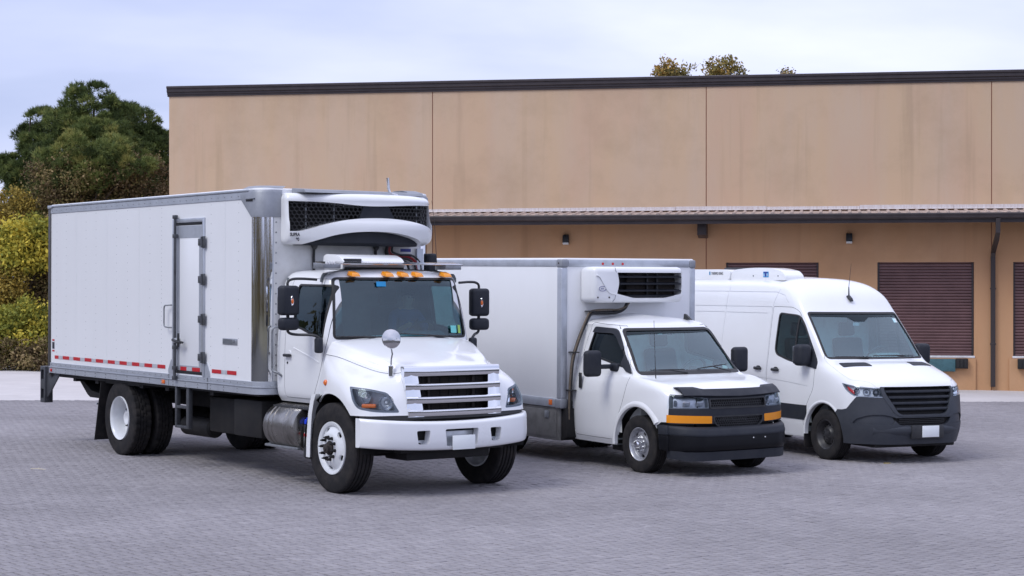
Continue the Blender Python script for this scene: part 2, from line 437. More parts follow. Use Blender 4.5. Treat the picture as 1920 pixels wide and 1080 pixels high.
# edge kerb course, flush, between paving and concrete
# pavers: 90 degree herringbone laid along the parking direction
def paver_mat():
    m = bpy.data.materials.new('concrete_paver'); m.use_nodes = True
    nt = m.node_tree; b = nt.nodes['Principled BSDF']; b.inputs['Roughness'].default_value = .85
    b.inputs['Specular IOR Level'].default_value = .35
    at = nt.nodes.new('ShaderNodeAttribute'); at.attribute_name = 'tone'
    r = nt.nodes.new('ShaderNodeValToRGB')
    e = r.color_ramp.elements; e[0].position = 0; e[0].color = (0.226, 0.212, 0.222, 1); e[1].position = 1; e[1].color = (0.330, 0.312, 0.322, 1)
    k = e.new(.55); k.color = (0.278, 0.262, 0.272, 1)
    nt.links.new(at.outputs['Fac'], r.inputs['Fac'])
    ge = nt.nodes.new('ShaderNodeNewGeometry')
    n = nt.nodes.new('ShaderNodeTexNoise'); n.inputs['Scale'].default_value = .22; n.inputs['Detail'].default_value = 5; n.inputs['Roughness'].default_value = .6
    nt.links.new(ge.outputs['Position'], n.inputs['Vector'])
    mr = nt.nodes.new('ShaderNodeMapRange'); mr.inputs['From Min'].default_value = .3; mr.inputs['From Max'].default_value = .7; mr.inputs['To Min'].default_value = .80; mr.inputs['To Max'].default_value = 1.12
    nt.links.new(n.outputs['Fac'], mr.inputs['Value'])
    n2 = nt.nodes.new('ShaderNodeTexNoise'); n2.inputs['Scale'].default_value = 45; n2.inputs['Detail'].default_value = 5; n2.inputs['Roughness'].default_value = .7
    nt.links.new(ge.outputs['Position'], n2.inputs['Vector'])
    mr2 = nt.nodes.new('ShaderNodeMapRange'); mr2.inputs['From Min'].default_value = .3; mr2.inputs['From Max'].default_value = .7; mr2.inputs['To Min'].default_value = .86; mr2.inputs['To Max'].default_value = 1.10
    nt.links.new(n2.outputs['Fac'], mr2.inputs['Value'])
    # a few oil and tyre stains with shapes of their own
    n3 = nt.nodes.new('ShaderNodeTexNoise'); n3.inputs['Scale'].default_value = .9; n3.inputs['Detail'].default_value = 3; n3.inputs['Distortion'].default_value = 1.2
    nt.links.new(ge.outputs['Position'], n3.inputs['Vector'])
    mr3 = nt.nodes.new('ShaderNodeMapRange'); mr3.inputs['From Min'].default_value = .66; mr3.inputs['From Max'].default_value = .78; mr3.inputs['To Min'].default_value = 1.0; mr3.inputs['To Max'].default_value = .78
    nt.links.new(n3.outputs['Fac'], mr3.inputs['Value'])
    a = nt.nodes.new('ShaderNodeMath'); a.operation = 'MULTIPLY'; nt.links.new(mr.outputs[0], a.inputs[0]); nt.links.new(mr2.outputs[0], a.inputs[1])
    a2 = nt.nodes.new('ShaderNodeMath'); a2.operation = 'MULTIPLY'; nt.links.new(a.outputs[0], a2.inputs[0]); nt.links.new(mr3.outputs[0], a2.inputs[1])
    mx = nt.nodes.new('ShaderNodeVectorMath'); mx.operation = 'SCALE'
    nt.links.new(r.outputs[0], mx.inputs[0]); nt.links.new(a2.outputs[0], mx.inputs['Scale'])
    nt.links.new(mx.outputs[0], b.inputs['Base Color'])
    bp = nt.nodes.new('ShaderNodeBump'); bp.inputs['Strength'].default_value = .25; bp.inputs['Distance'].default_value = .004
    nt.links.new(n2.outputs['Fac'], bp.inputs['Height']); nt.links.new(bp.outputs[0], b.inputs['Normal'])
    return m
m_paver = paver_mat()
W = 0.09
PYAW = R(-53.0)
pu = np.array([math.cos(PYAW), math.sin(PYAW)]); pv = np.array([-math.sin(PYAW), math.cos(PYAW)])
def paver_layout():
    # herringbone unit: in cell coordinates (i, j), bricks start where (i - j) % 4 == 0 (along u) and (i - j) % 4 == 3 ... (along v)
    n = 900
    I, J = np.meshgrid(np.arange(-n, n), np.arange(-n, n), indexing='ij')
    I, J = I.ravel(), J.ravel(); k = (I - J) % 4
    hz = k == 0                      # covers (i,j),(i+1,j)
    vt = k == 3                      # covers (i,j),(i,j+1): cells with k 3 and 2
    cx = np.concatenate([I[hz] + 1.0, I[vt] + .5]) * W; cy = np.concatenate([J[hz] + .5, J[vt] + 1.0]) * W
    o = np.concatenate([np.zeros(hz.sum()), np.ones(vt.sum())])
    c0 = np.array([0, 26.0])
    X = c0[0] + cx * pu[0] + cy * pv[0]; Y = c0[1] + cx * pu[1] + cy * pv[1]
    keep = (Y > 12.6) & (Y < BL(X) - .05) & (np.abs(X) < .2824 * Y + 3.0)
    return X[keep], Y[keep], o[keep]
PX, PY, PO = paver_layout()
def paver_verts(l, w):
    g, c, d = .0070, .004, .034
    a, b = l / 2 - g, w / 2 - g
    return np.array([[-a, -b, -d], [a, -b, -d], [a, b, -d], [-a, b, -d], [-a, -b, -c * .7], [a, -b, -c * .7], [a, b, -c * .7], [-a, b, -c * .7],
                     [-a + c, -b + c, 0], [a - c, -b + c, 0], [a - c, b - c, 0], [-a + c, b - c, 0]])
PF = np.array([[0, 1, 5, 4], [1, 2, 6, 5], [2, 3, 7, 6], [3, 0, 4, 7], [4, 5, 9, 8], [5, 6, 10, 9], [6, 7, 11, 10], [7, 4, 8, 11], [8, 9, 10, 11]])
PV0 = paver_verts(2 * W, W)
PN = Vector((-GX, -GY, 1)).normalized()
# the ones that show largest: nearest that are inside the frame
vd = PY; inside = (np.abs(PX) < .2824 * PY - .1) & (PY > 14.75)
order = np.argsort(np.where(inside, PY, 1e9))
single = np.zeros(len(PX), bool); single[order[:300]] = True
tone = np.clip(RNG.normal(.5, .13, len(PX)), 0, 1)
patch = np.sin(PX * .7 + 1.3) * np.sin(PY * .5) * .08
tone = np.clip(tone + patch, 0, 1)
tz = RNG.normal(0, .0012, len(PX)); tr = RNG.normal(0, .006, (len(PX), 2)); ty = RNG.normal(0, .006, len(PX))
def paver_place(idx):
    yaw = PYAW + PO[idx] * math.pi / 2 + ty[idx]
    ca, sa = np.cos(yaw)[:, None], np.sin(yaw)[:, None]
    V = PV0[None]; x = V[..., 0] * ca - V[..., 1] * sa; y = V[..., 0] * sa + V[..., 1] * ca
    z = V[..., 2] + tz[idx][:, None] + x * tr[idx, 0:1] + y * tr[idx, 1:2]
    wx = x + PX[idx][:, None]; wy = y + PY[idx][:, None]
    return np.stack([wx, wy, z + GX * wx + GY * wy], -1)
def mesh_np(name, V, F, tone_v=None):
    me = bpy.data.meshes.new(name)
    me.vertices.add(len(V)); me.vertices.foreach_set('co', V.astype(np.float32).ravel())
    k = F.shape[1]; me.loops.add(F.size); me.loops.foreach_set('vertex_index', F.astype(np.int32).ravel())
    me.polygons.add(len(F)); me.polygons.foreach_set('loop_start', np.arange(0, F.size, k, dtype=np.int32))
    try: me.polygons.foreach_set('loop_total', np.full(len(F), k, np.int32))
    except Exception: pass
    if tone_v is not None:
        at = me.attributes.new('tone', 'FLOAT', 'POINT'); at.data.foreach_set('value', tone_v.astype(np.float32))
    me.update(calc_edges=True); me.validate()
    return me
rest = np.where(~single)[0]
Vr = paver_place(rest); nr = len(rest)
Fr = (PF[None] + (np.arange(nr) * 12)[:, None, None]).reshape(-1, 4)
me = mesh_np('pavers', Vr.reshape(-1, 3), Fr, np.repeat(tone[rest], 12))
po = obj('pavers_beyond', me, m_paver, yard, angle=0); po['kind'] = 'stuff'
pmesh = []
for t in np.linspace(.1, .9, 8):
    pm = mesh_np('paver', PV0, PF, np.full(12, t)); pm.materials.append(m_paver); pmesh.append(pm)
for i in np.where(single)[0]:
    o = bpy.data.objects.new('paver', pmesh[int(np.clip(tone[i], 0, .999) * 8)]); COL.objects.link(o); o.parent = yard
    yaw = PYAW + PO[i] * math.pi / 2 + ty[i]
    ux = Vector((math.cos(yaw), math.sin(yaw), 0)); ux -= PN * ux.dot(PN); ux.normalize(); uy = PN.cross(ux)
    mt = Matrix((ux, uy, PN)).transposed().to_4x4(); mt.translation = (PX[i], PY[i], ground(PX[i], PY[i]) + tz[i])
    o.matrix_basis = mt
# ------------------------------------------------------------------ warehouse
BA = R(-9.902)
ux = Vector((math.cos(BA), math.sin(BA), 0)); uy = Vector((-math.sin(BA), math.cos(BA), 0))
bm_ = Matrix((ux, uy, Vector((0, 0, 1)))).transposed().to_4x4()
bm_.translation = Vector((0, 47.98, 0)) + ux * (-9.52)
wh = empty('warehouse', mat=bm_)
tag(wh, 'long tan stucco warehouse with dark cornice, metal canopy and brown roller doors', 'warehouse')
def stucco(name, base, streak, rust):
    m = bpy.data.materials.new(name); m.use_nodes = True
    nt = m.node_tree; b = nt.nodes['Principled BSDF']; b.inputs['Roughness'].default_value = .9; b.inputs['Specular IOR Level'].default_value = .2
    tc = nt.nodes.new('ShaderNodeTexCoord')
    def noise(sc, stretch, det=7, rough=.6):
        mp = nt.nodes.new('ShaderNodeMapping'); mp.inputs['Scale'].default_value = stretch
        nt.links.new(tc.outputs['Object'], mp.inputs['Vector'])
        n = nt.nodes.new('ShaderNodeTexNoise'); n.inputs['Scale'].default_value = sc; n.inputs['Detail'].default_value = det; n.inputs['Roughness'].default_value = rough
        nt.links.new(mp.outputs[0], n.inputs['Vector']); return n
    def mix(c1, c2, f, lo, hi, amt):
        mr = nt.nodes.new('ShaderNodeMapRange'); mr.inputs['From Min'].default_value = lo; mr.inputs['From Max'].default_value = hi; mr.inputs['To Max'].default_value = amt
        nt.links.new(f, mr.inputs['Value'])
        mx = nt.nodes.new('ShaderNodeMixRGB')
        if isinstance(c1, tuple): mx.inputs['Color1'].default_value = (*c1, 1)
        else: nt.links.new(c1, mx.inputs['Color1'])
        mx.inputs['Color2'].default_value = (*c2, 1); nt.links.new(mr.outputs[0], mx.inputs['Fac']); return mx.outputs[0]
    c = mix(base, streak, noise(.9, (1, 1, .16)).outputs['Fac'], .40, .66, .85)
    c = mix(c, rust, noise(.55, (1, 1, .30), 5).outputs['Fac'], .48, .68, .75)
    c = mix(c, tuple(k * .76 for k in base), noise(.35, (1, 1, 1), 8, .7).outputs['Fac'], .48, .72, .7)
    c = mix(c, tuple(k * .68 for k in base), noise(2.3, (1, 1, .05), 4).outputs['Fac'], .56, .76, .55)
    nt.links.new(c, b.inputs['Base Color'])
    n = noise(70, (1, 1, 1), 3)
    bp = nt.nodes.new('ShaderNodeBump'); bp.inputs['Strength'].default_value = .25; bp.inputs['Distance'].default_value = .01
    nt.links.new(n.outputs['Fac'], bp.inputs['Height']); nt.links.new(bp.outputs[0], b.inputs['Normal'])
    return m
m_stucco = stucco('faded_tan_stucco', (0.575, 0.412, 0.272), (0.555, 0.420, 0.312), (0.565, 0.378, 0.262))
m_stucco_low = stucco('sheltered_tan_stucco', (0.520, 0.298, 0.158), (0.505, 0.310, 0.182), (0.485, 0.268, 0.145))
m_bsealant = mat('brown_joint_sealant', (0.26, 0.11, 0.065), .8)
m_cornice = mat('dark_brown_metal', (0.052, 0.042, 0.044), .45, .3, var=.3, vscale=3)
m_door = mat('brown_roller_door', (0.150, 0.080, 0.078), .45, .1, var=.3, vscale=2)
m_flash = mat('weathered_flashing', (0.62, 0.58, 0.58), .6, .1, var=.6, vscale=6, dirt=(0.42, 0.32, 0.27), stretch=(3, 1, .5))
m_croof = mat('tan_roof_sheet', (0.52, 0.42, 0.37), .55, .1, var=.5, vscale=6)
m_sill = mat('white_sill', (0.70, 0.70, 0.72), .6, var=.2, vscale=8)
m_teal = mat('teal_dock_plate', (0.05, 0.13, 0.15), .6, var=.4, vscale=8)
m_bumper = mat('black_dock_bumper', (0.015, 0.015, 0.016), .8)
m_vent = mat('brown_downspout', (0.045, 0.036, 0.036), .45, .3)
DOORS = [(15.15, 17.52), (19.0, 21.4), (22.36, 24.76), (26.3, 28.7)]
JN = [0.0, 7.37, 14.64, 21.83, 29.1, 36.3]
Z0, ZT = -1.2, 7.47
bm = nb(); abox(bm, .02, 36.2, .30, 26, Z0, 7.30); obj('inner_wall', bm, m_bsealant, wh, 0)
for a, b in zip(JN[:-1], JN[1:]):
    bm = nb(); abox(bm, a + (.012 if a else 0), b - .012, 0, .26, 4.302, ZT); obj('wall_panel', bm, m_stucco, wh, 20)
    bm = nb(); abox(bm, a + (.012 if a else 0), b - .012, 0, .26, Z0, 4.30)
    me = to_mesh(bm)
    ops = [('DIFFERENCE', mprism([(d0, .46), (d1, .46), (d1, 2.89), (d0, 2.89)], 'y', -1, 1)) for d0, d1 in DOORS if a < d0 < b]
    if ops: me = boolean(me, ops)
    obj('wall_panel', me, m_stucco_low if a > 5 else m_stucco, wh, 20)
bm = nb(); abox(bm, 0, .26, .262, 26, Z0, ZT); obj('side_wall', bm, m_stucco, wh, 0)
for a in JN[1:-1]:
    bm = nb(); abox(bm, a - .0115, a + .0115, .014, .25, Z0, ZT - .01); obj('joint', bm, m_bsealant, wh, 0)
# cornice
bm = nb(); prism(bm, [(.27, 7.455), (-.03, 7.455), (-.03, 7.50), (-.055, 7.515), (-.055, 7.56), (-.09, 7.58), (-.09, 7.66), (-.12, 7.675), (-.12, 7.725), (-.09, 7.74), (.27, 7.76)], 'x', -.04, 36.3)
obj('cornice', bm, m_cornice, wh, 25)
bm = nb(); prism(bm, [(.26, 7.455), (-.03, 7.455), (-.03, 7.50), (-.055, 7.515), (-.055, 7.56), (-.09, 7.58), (-.09, 7.66), (-.12, 7.675), (-.12, 7.725), (-.09, 7.74), (.26, 7.76)], 'y', .28, 26)
obj('cornice', bm, m_cornice, wh, 25)
# roller doors: corrugated curtain of interlocked slats with guides
for d0, d1 in DOORS:
    rows = []; z = .50; i = 0
    pitch = .076
    prof = []
    while z < 2.93:
        prof += [(.115, z), (.090, z + .012), (.084, z + .034), (.088, z + .056), (.112, z + .070)]
        z += pitch
    bm = nb()
    L = [bm.verts.new((d0 + .01, y, zz)) for y, zz in prof]; Rr = [bm.verts.new((d1 - .01, y, zz)) for y, zz in prof]
    for t in range(len(prof) - 1): bm.faces.new([L[t], Rr[t], Rr[t + 1], L[t + 1]])
    door = obj('roller_door', bm, m_door, wh, 25)
    bm = nb(); abox(bm, d0 - .02, d1 + .02, -.035, .2, .462, .515, .008); obj('sill', bm, m_sill, door)
    for s0 in (d0 + .004, d1 - .054):
        bm = nb(); abox(bm, s0, s0 + .05, .06, .14, .517, 2.885); obj('guide', bm, m_cornice, door, 0)
    bm = nb(); abox(bm, d0 + .06, d1 - .06, .055, .13, .517, .575, .006); obj('bottom_bar', bm, m_door, door)
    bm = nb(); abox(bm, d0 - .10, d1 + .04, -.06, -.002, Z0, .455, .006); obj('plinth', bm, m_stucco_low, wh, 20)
    bm = nb(); abox(bm, d1 - 1.2, d1 - .47, -.20, -.062, .12, .44, .01); obj('dock_plate', bm, m_teal, wh)
    for s0 in (d1 - .46, d0 + .10):
        bm = nb(); abox(bm, s0, s0 + .30, -.22, -.062, .20, .45, .01)
        for q in range(3): abox(bm, s0 + .03 + q * .09, s0 + .09 + q * .09, -.235, -.218, .22, .43, .004)
        obj('dock_bumper', bm, m_bumper, wh)
# canopy
CX0, CX1 = 6.6, 36.2
CW = 1.15
zw, ze = 4.215, 4.105
def roof_panel_mesh(w):
    bm = nb(); prof = []
    nrib = 4; p = w / nrib
    for k in range(nrib):
        a = k * p
        prof += [(a, 0), (a + p * .42, 0), (a + p * .52, .034), (a + p * .74, .034), (a + p * .84, 0)]
    prof.append((w, 0))
    A = [bm.verts.new((x, 0, zw + z)) for x, z in prof]; B = [bm.verts.new((x, -CW, ze + z)) for x, z in prof]
    A2 = [bm.verts.new((x, 0, zw - .012)) for x, z in (prof[0], prof[-1])]; B2 = [bm.verts.new((x, -CW, ze - .012)) for x, z in (prof[0], prof[-1])]
    for t in range(len(prof) - 1): bm.faces.new([A[t], B[t], B[t + 1], A[t + 1]])
    bm.faces.new([A2[0], A2[1], B2[1], B2[0]]); bm.faces.new(B + [B2[1], B2[0]])
    bmesh.ops.recalc_face_normals(bm, faces=bm.faces)
    return to_mesh(bm)
pw = .96
me0 = roof_panel_mesh(pw); first = None; x = CX0
while x < CX1 - .1:
    if first is None: first = obj('roof_panel', me0, m_croof, wh, 20); first.location = (x, 0, 0)
    else: c = dup(first, wh); c.location = (x, 0, 0)
    x += pw + .002
xs = np.arange(CX0 + .2, CX1, 2.35)
for i, a in enumerate(xs):
    bm = nb(); z = RNG.normal(0, .006)
    prism(bm, [(-.004, 4.345 + z), (-.02, 4.34 + z), (-.024, 4.27), (-.10, 4.252), (-.10, 4.245), (-.004, 4.245)], 'x', a + .004, min(a + 2.346, CX1))
    obj('flashing', bm, m_flash, wh, 20)
bm = nb(); prism(bm, [(-CW - .002, 4.10), (-CW - .12, 4.10), (-CW - .13, 4.07), (-CW - .115, 4.03), (-CW - .115, 3.99), (-CW - .07, 3.95), (-CW - .002, 3.95)], 'x', CX0 - .05, CX1)
obj('gutter', bm, m_cornice, wh, 25)
bm = nb(); abox(bm, CX0, CX1, -CW, -.004, 3.98, 4.03); obj('soffit', bm, m_cornice, wh, 0)
bm = nb(); abox(bm, CX0, CX1, -CW + .002, -CW + .06, 3.86, 3.978); obj('fascia', bm, m_cornice, wh, 0)
for xx in (14.56, 29.0):
    bm = nb(); hexa(bm, [(xx - .12, -.5, 3.60), (xx + .12, -.5, 3.60), (xx + .12, -.004, 3.52), (xx - .12, -.004, 3.52), (xx - .12, -.5, 3.97), (xx + .12, -.5, 3.97), (xx + .12, -.004, 3.97), (xx - .12, -.004, 3.97)], .01)
    obj('beam_bracket', bm, m_cornice, wh)
# downspout
bm = nb()
def sq_pipe(bm, pts, hw, hd):
    rings = []
    for i, p in enumerate(pts):
        a = Vector(pts[max(i - 1, 0)]); b = Vector(pts[min(i + 1, len(pts) - 1)]); t = (b - a).normalized()
        side = Vector((1, 0, 0)); n = t.cross(side).normalized()
        rings.append([bm.verts.new(Vector(p) + side * sx * hw + n * sy * hd) for sx, sy in ((-1, -1), (1, -1), (1, 1), (-1, 1))])
    for a, b in zip(rings[:-1], rings[1:]):
        for k in range(4): bm.faces.new([a[k], a[(k + 1) % 4], b[(k + 1) % 4], b[k]])
    bm.faces.new(rings[0]); bm.faces.new(rings[-1]); bmesh.ops.recalc_face_normals(bm, faces=bm.faces)
sq_pipe(bm, [(21.88, -1.2, 3.96), (21.88, -1.2, 3.62), (21.87, -1.0, 3.46), (21.86, -.16, 3.16), (21.86, -.07, 3.02), (21.86, -.07, -.12), (21.86, -.07, -.26)], .055, .05)
obj('downspout', bm, m_vent, wh, 25)
for z in (2.2, .8):
    bm = nb(); abox(bm, 21.79, 21.93, -.125, -.003, z, z + .04, .004); obj('strap', bm, m_vent, wh)
# wall lights
m_lamp = mat('black_lamp_body', (0.018, 0.018, 0.02), .5)
m_lens = mat('frosted_lens', (0.6, 0.6, 0.58), .4)
for i, (s, lab) in enumerate(((1.45, 'small black wall light under the canopy above the cutaway truck box'), (8.77, 'small black wall light under the canopy between the two visible roller doors'))):
    p = bm_ @ Vector((s + 9.52, 0, 3.36))
    q = bm_.copy(); q.translation = p
    wl_ = empty('wall_light', mat=q); tag(wl_, lab, 'wall light', 'wall lights under the canopy')
    bm = nb(); hexa(bm, [(-.08, -.18, .07), (.08, -.18, .07), (.08, -.004, .04), (-.08, -.004, .04), (-.08, -.13, .26), (.08, -.13, .26), (.08, -.004, .28), (-.08, -.004, .28)], .012)
    obj('housing', bm, m_lamp, wl_)
    bm = nb(); hexa(bm, [(-.075, -.17, .02), (.075, -.17, .02), (.075, -.02, .005), (-.075, -.02, .005), (-.075, -.17, .066), (.075, -.17, .066), (.075, -.02, .036), (-.075, -.02, .036)], .006)
    obj('lens', bm, m_lens, wl_)
# ------------------------------------------------------------------ trees and bushes: thousands of leaf- and needle-sized faces
def foliage_mat(name, ramp, rough=.75, trans=.12):
    m = bpy.data.materials.new(name); m.use_nodes = True
    nt = m.node_tree; b = nt.nodes['Principled BSDF']; b.inputs['Roughness'].default_value = rough; b.inputs['Specular IOR Level'].default_value = .25
    at = nt.nodes.new('ShaderNodeAttribute'); at.attribute_name = 'tone'
    r = nt.nodes.new('ShaderNodeValToRGB'); e = r.color_ramp.elements
    e[0].position = ramp[0][0]; e[0].color = (*ramp[0][1], 1); e[1].position = ramp[-1][0]; e[1].color = (*ramp[-1][1], 1)
    for p, c in ramp[1:-1]: k = e.new(p); k.color = (*c, 1)
    nt.links.new(at.outputs['Fac'], r.inputs['Fac']); nt.links.new(r.outputs[0], b.inputs['Base Color'])
    t = nt.nodes.new('ShaderNodeBsdfTranslucent'); nt.links.new(r.outputs[0], t.inputs['Color'])
    mx = nt.nodes.new('ShaderNodeMixShader'); mx.inputs[0].default_value = trans
    out = nt.nodes['Material Output']
    nt.links.new(b.outputs[0], mx.inputs[1]); nt.links.new(t.outputs[0], mx.inputs[2]); nt.links.new(mx.outputs[0], out.inputs['Surface'])
    return m
m_bark = mat('bark', (0.075, 0.055, 0.042), .9, var=.5, vscale=9, bump=.5, bscale=25)
def unit(v): return v / (np.linalg.norm(v, axis=-1, keepdims=True) + 1e-9)
def lobe_points(rng, lobes, n, shell=.55):
    """points spread through ellipsoid lobes, denser towards the outside; returns positions, outward directions, lobe index"""
    vol = np.array([l[3] * l[4] * l[5] for l in lobes]) ** .75; k = rng.choice(len(lobes), n, p=vol / vol.sum())
    L = np.array(lobes); d = unit(rng.normal(size=(n, 3)))
    r = shell + (1 - shell) * rng.random(n) ** .6
    bump = 1 + .16 * np.sin(d[:, 0] * 7 + k) * np.sin(d[:, 1] * 6 + 2 * k) + .10 * np.sin(d[:, 2] * 11 + 3 * k)
    P = L[k, :3] + d * L[k, 3:6] * (r * bump)[:, None]
    return P, d, k
def needles(rng, P, D, ln, per, wd, tone):
    """tufts of thin needle triangles at P, opening about D"""
    n = len(P)
    dirs = unit(D[:, None, :] * .9 + np.array([0, 0, .45]) + rng.normal(size=(n, per, 3)) * .55)
    l = ln * (0.6 + .6 * rng.random((n, per, 1)))
    side = unit(np.cross(dirs, rng.normal(size=(n, per, 3)))) * wd
    base = P[:, None, :] + rng.normal(size=(n, per, 3)) * ln * .12
    V = np.stack([base - side * .6, base + side * .6, base + dirs * l + side * .15], 2).reshape(-1, 3)
    F = np.arange(len(V)).reshape(-1, 3)
    T = np.repeat(tone, per * 3) + np.tile(np.array([-.05, -.05, .06]), n * per)
    return V, F, np.clip(T, 0, 1)
def leaves(rng, P, D, size, per, spread, tone, droop=.2):
    n = len(P)
    C = P[:, None, :] + rng.normal(size=(n, per, 3)) * spread
    a = unit(D[:, None, :] * .5 + rng.normal(size=(n, per, 3)) + np.array([0, 0, -droop]))
    b = unit(np.cross(a, rng.normal(size=(n, per, 3))))
    s = size * (0.6 + .8 * rng.random((n, per, 1)))
    nrm = np.cross(a, b)
    V = np.stack([C - a * s * .55, C + b * s * .30 + nrm * s * .06, C + a * s * .55, C - b * s * .30 + nrm * s * .06], 2).reshape(-1, 3)
    F = np.arange(len(V)).reshape(-1, 4)
    T = np.repeat(np.clip(tone[:, None] + rng.normal(size=(n, per)) * .09, 0, 1).ravel(), 4)
    return V, F, T
def trunk_mesh(rng, h, r, limbs, lean=(0, 0)):
    bm = nb()
    P = [(0, 0, -.3)] + [(lean[0] * t + rng.normal() * .05, lean[1] * t + rng.normal() * .05, h * t) for t in (.15, .35, .6, .85, 1)]
    tube(bm, P, [r * 1.25, r, r * .8, r * .6, r * .35, r * .12], 9)
    for q in limbs:
        q = np.array(q); z0 = min(max(q[2] * .55, h * .15), h * .9); t = z0 / h
        b = np.array([lean[0] * t, lean[1] * t, z0]); mid = (b + q) / 2 + rng.normal(size=3) * .15
        tube(bm, [b, mid, q], [r * .38, r * .24, r * .06], 6)
    return bm
def tree(name, loc, lobes, kind, m, label, cat, group, n, seed, h=None, r=.16, **k):
    rng = np.random.default_rng(seed)
    root = empty(name, (loc[0], loc[1], ground(loc[0], loc[1])))
    tag(root, label, cat, group)
    P, D, li = lobe_points(rng, lobes, n, k.get('shell', .62))
    # each point is a puff: a rounded clump of tufts that is fullest on its upper, outer side
    m_ = k.get('puff', 40); pr = k.get('pr', .30)
    lt0 = rng.normal(0, k.get('ltone', .12), len(lobes))[li] + rng.normal(0, .14, len(P))
    dd = unit(rng.normal(size=(len(P), m_, 3)) + D[:, None, :] * .7 + np.array([0, 0, .55]))
    rr = pr * (.75 + .5 * rng.random((len(P), 1, 1))) * (.55 + .45 * rng.random((len(P), m_, 1)))
    P = (P[:, None, :] + dd * rr * np.array([1.15, 1.15, .85])).reshape(-1, 3); D = dd.reshape(-1, 3); lt = np.repeat(lt0, m_); li = np.repeat(li, m_)
    keep = P[:, 2] > .05; P, D, lt = P[keep], D[keep], lt[keep]
    clump = .12 * np.sin(P[:, 0] * 3.1 + seed) * np.sin(P[:, 1] * 2.7) * np.sin(P[:, 2] * 3.3 + 1)
    tone = np.clip(k.get('tone', .5) + lt + clump + rng.normal(0, .12, len(P)), 0, 1)
    if kind == 'needle': V, F, T = needles(rng, P, D, k.get('ln', .26), k.get('per', 16), k.get('wd', .009), tone)
    else: V, F, T = leaves(rng, P, D, k.get('size', .12), k.get('per', 5), k.get('spread', .12), tone)
    obj('crown', mesh_np('crown', V, F, T), m, root, 0)
    if h is None: h = max(l[2] + l[5] * .4 for l in lobes)
    obj('trunk', trunk_mesh(rng, h, r, [l[:3] for l in lobes]), m_bark, root, 40)
    return root
m_pine = foliage_mat('pine_needles', [(0, (0.030, 0.042, 0.016)), (.4, (0.085, 0.120, 0.036)), (.7, (0.185, 0.225, 0.062)), (1, (0.36, 0.33, 0.10))], .7, .05)
m_olive = foliage_mat('dull_autumn_leaves', [(0, (0.090, 0.064, 0.036)), (.35, (0.185, 0.130, 0.066)), (.6, (0.180, 0.170, 0.058)), (.8, (0.29, 0.21, 0.092)), (1, (0.36, 0.27, 0.14))], .8, .1)
m_yellow = foliage_mat('yellow_green_leaves', [(0, (0.095, 0.115, 0.026)), (.4, (0.26, 0.275, 0.050)), (.7, (0.50, 0.44, 0.07)), (1, (0.68, 0.54, 0.08))], .75, .25)
m_gold = foliage_mat('golden_autumn_leaves', [(0, (0.11, 0.090, 0.028)), (.4, (0.30, 0.23, 0.055)), (.7, (0.46, 0.34, 0.07)), (1, (0.56, 0.38, 0.08))], .75, .2)
m_orange = foliage_mat('fading_autumn_leaves', [(0, (0.12, 0.105, 0.04)), (.5, (0.30, 0.25, 0.08)), (.8, (0.46, 0.30, 0.09)), (1, (0.55, 0.32, 0.09))], .75, .2)
def px(u, Y): return (u - 960) / 3400.5 * Y
def pz(v, Y): return CAM_H + (533.65 - v) / 3400.5 * Y
def pine(u, top, Y, lob, label, seed, n, tone=.45):
    x = px(u, Y); g = ground(x, Y)
    L = [(px(a, Y) - x, dy, pz(b, Y) - g, ra / 3400.5 * Y, ra / 3400.5 * Y * .9, rb / 3400.5 * Y) for a, b, ra, rb, dy in lob]
    return tree('pine_tree', (x, Y), L, 'needle', m_pine, label, 'pine tree', 'pines beside the warehouse', n, seed, r=.2, tone=tone, shell=.80, ltone=.10, per=8, wd=.017, ln=.15, puff=46, pr=.25)
pine(172, 160, 60, [(170, 205, 42, 42, 0), (215, 225, 30, 30, .3), (128, 240, 36, 30, -.2), (185, 270, 55, 42, -.6), (120, 300, 48, 40, -.3), (235, 300, 48, 40, .2), (180, 340, 70, 45, -.8), (110, 370, 50, 40, 0), (250, 370, 50, 40, 0), (180, 430, 80, 50, 0)],
     'tall dark green pine with the highest rounded crown left of the warehouse', 11, 620)
pine(62, 215, 62, [(85, 228, 22, 20, 0), (52, 262, 20, 22, .3), (75, 280, 30, 26, 0), (28, 318, 26, 22, 0), (60, 330, 36, 28, 0), (14, 332, 16, 14, .4), (50, 380, 42, 32, 0), (85, 420, 50, 40, 0)],
     'open branched dark pine leaning out at the left edge of the photo', 12, 300, .42)
pine(278, 215, 63, [(232, 222, 24, 24, 0), (262, 232, 26, 26, 0), (290, 248, 16, 15, .2), (275, 275, 40, 34, 0), (305, 290, 34, 30, 0), (270, 330, 50, 40, 0), (310, 350, 40, 40, .3)],
     'dark pine partly hidden behind the left corner of the warehouse', 13, 340, .40)
def bush(name, u, Y, lob, m, label, cat, group, seed, n, **k):
    x = px(u, Y); g = ground(x, Y)
    L = [(px(a, Y) - x, dy, pz(b, Y) - g, ra / 3400.5 * Y, ra / 3400.5 * Y * .8, rb / 3400.5 * Y) for a, b, ra, rb, dy in lob]
    return tree(name, (x, Y), L, 'needle' if m is m_pine else 'leaf', m, label, cat, group, n, seed, r=k.pop('r', .07), **k)
G2 = 'bushes along the yard edge'
bush('vine_covered_tree', 180, 58, [(95, 355, 42, 48, 0), (150, 330, 50, 40, -.4), (215, 340, 50, 42, 0), (275, 350, 45, 40, .2), (120, 430, 60, 60, -.3), (200, 440, 70, 60, 0), (280, 440, 50, 60, .3), (90, 480, 40, 60, 0)],
     m_olive, 'brown and olive vine covered thicket in front of the tall pine', 'thicket', None, 21, 420, size=.085, per=3, spread=.10, tone=.45, ltone=.18, r=.12, puff=36, pr=.30)
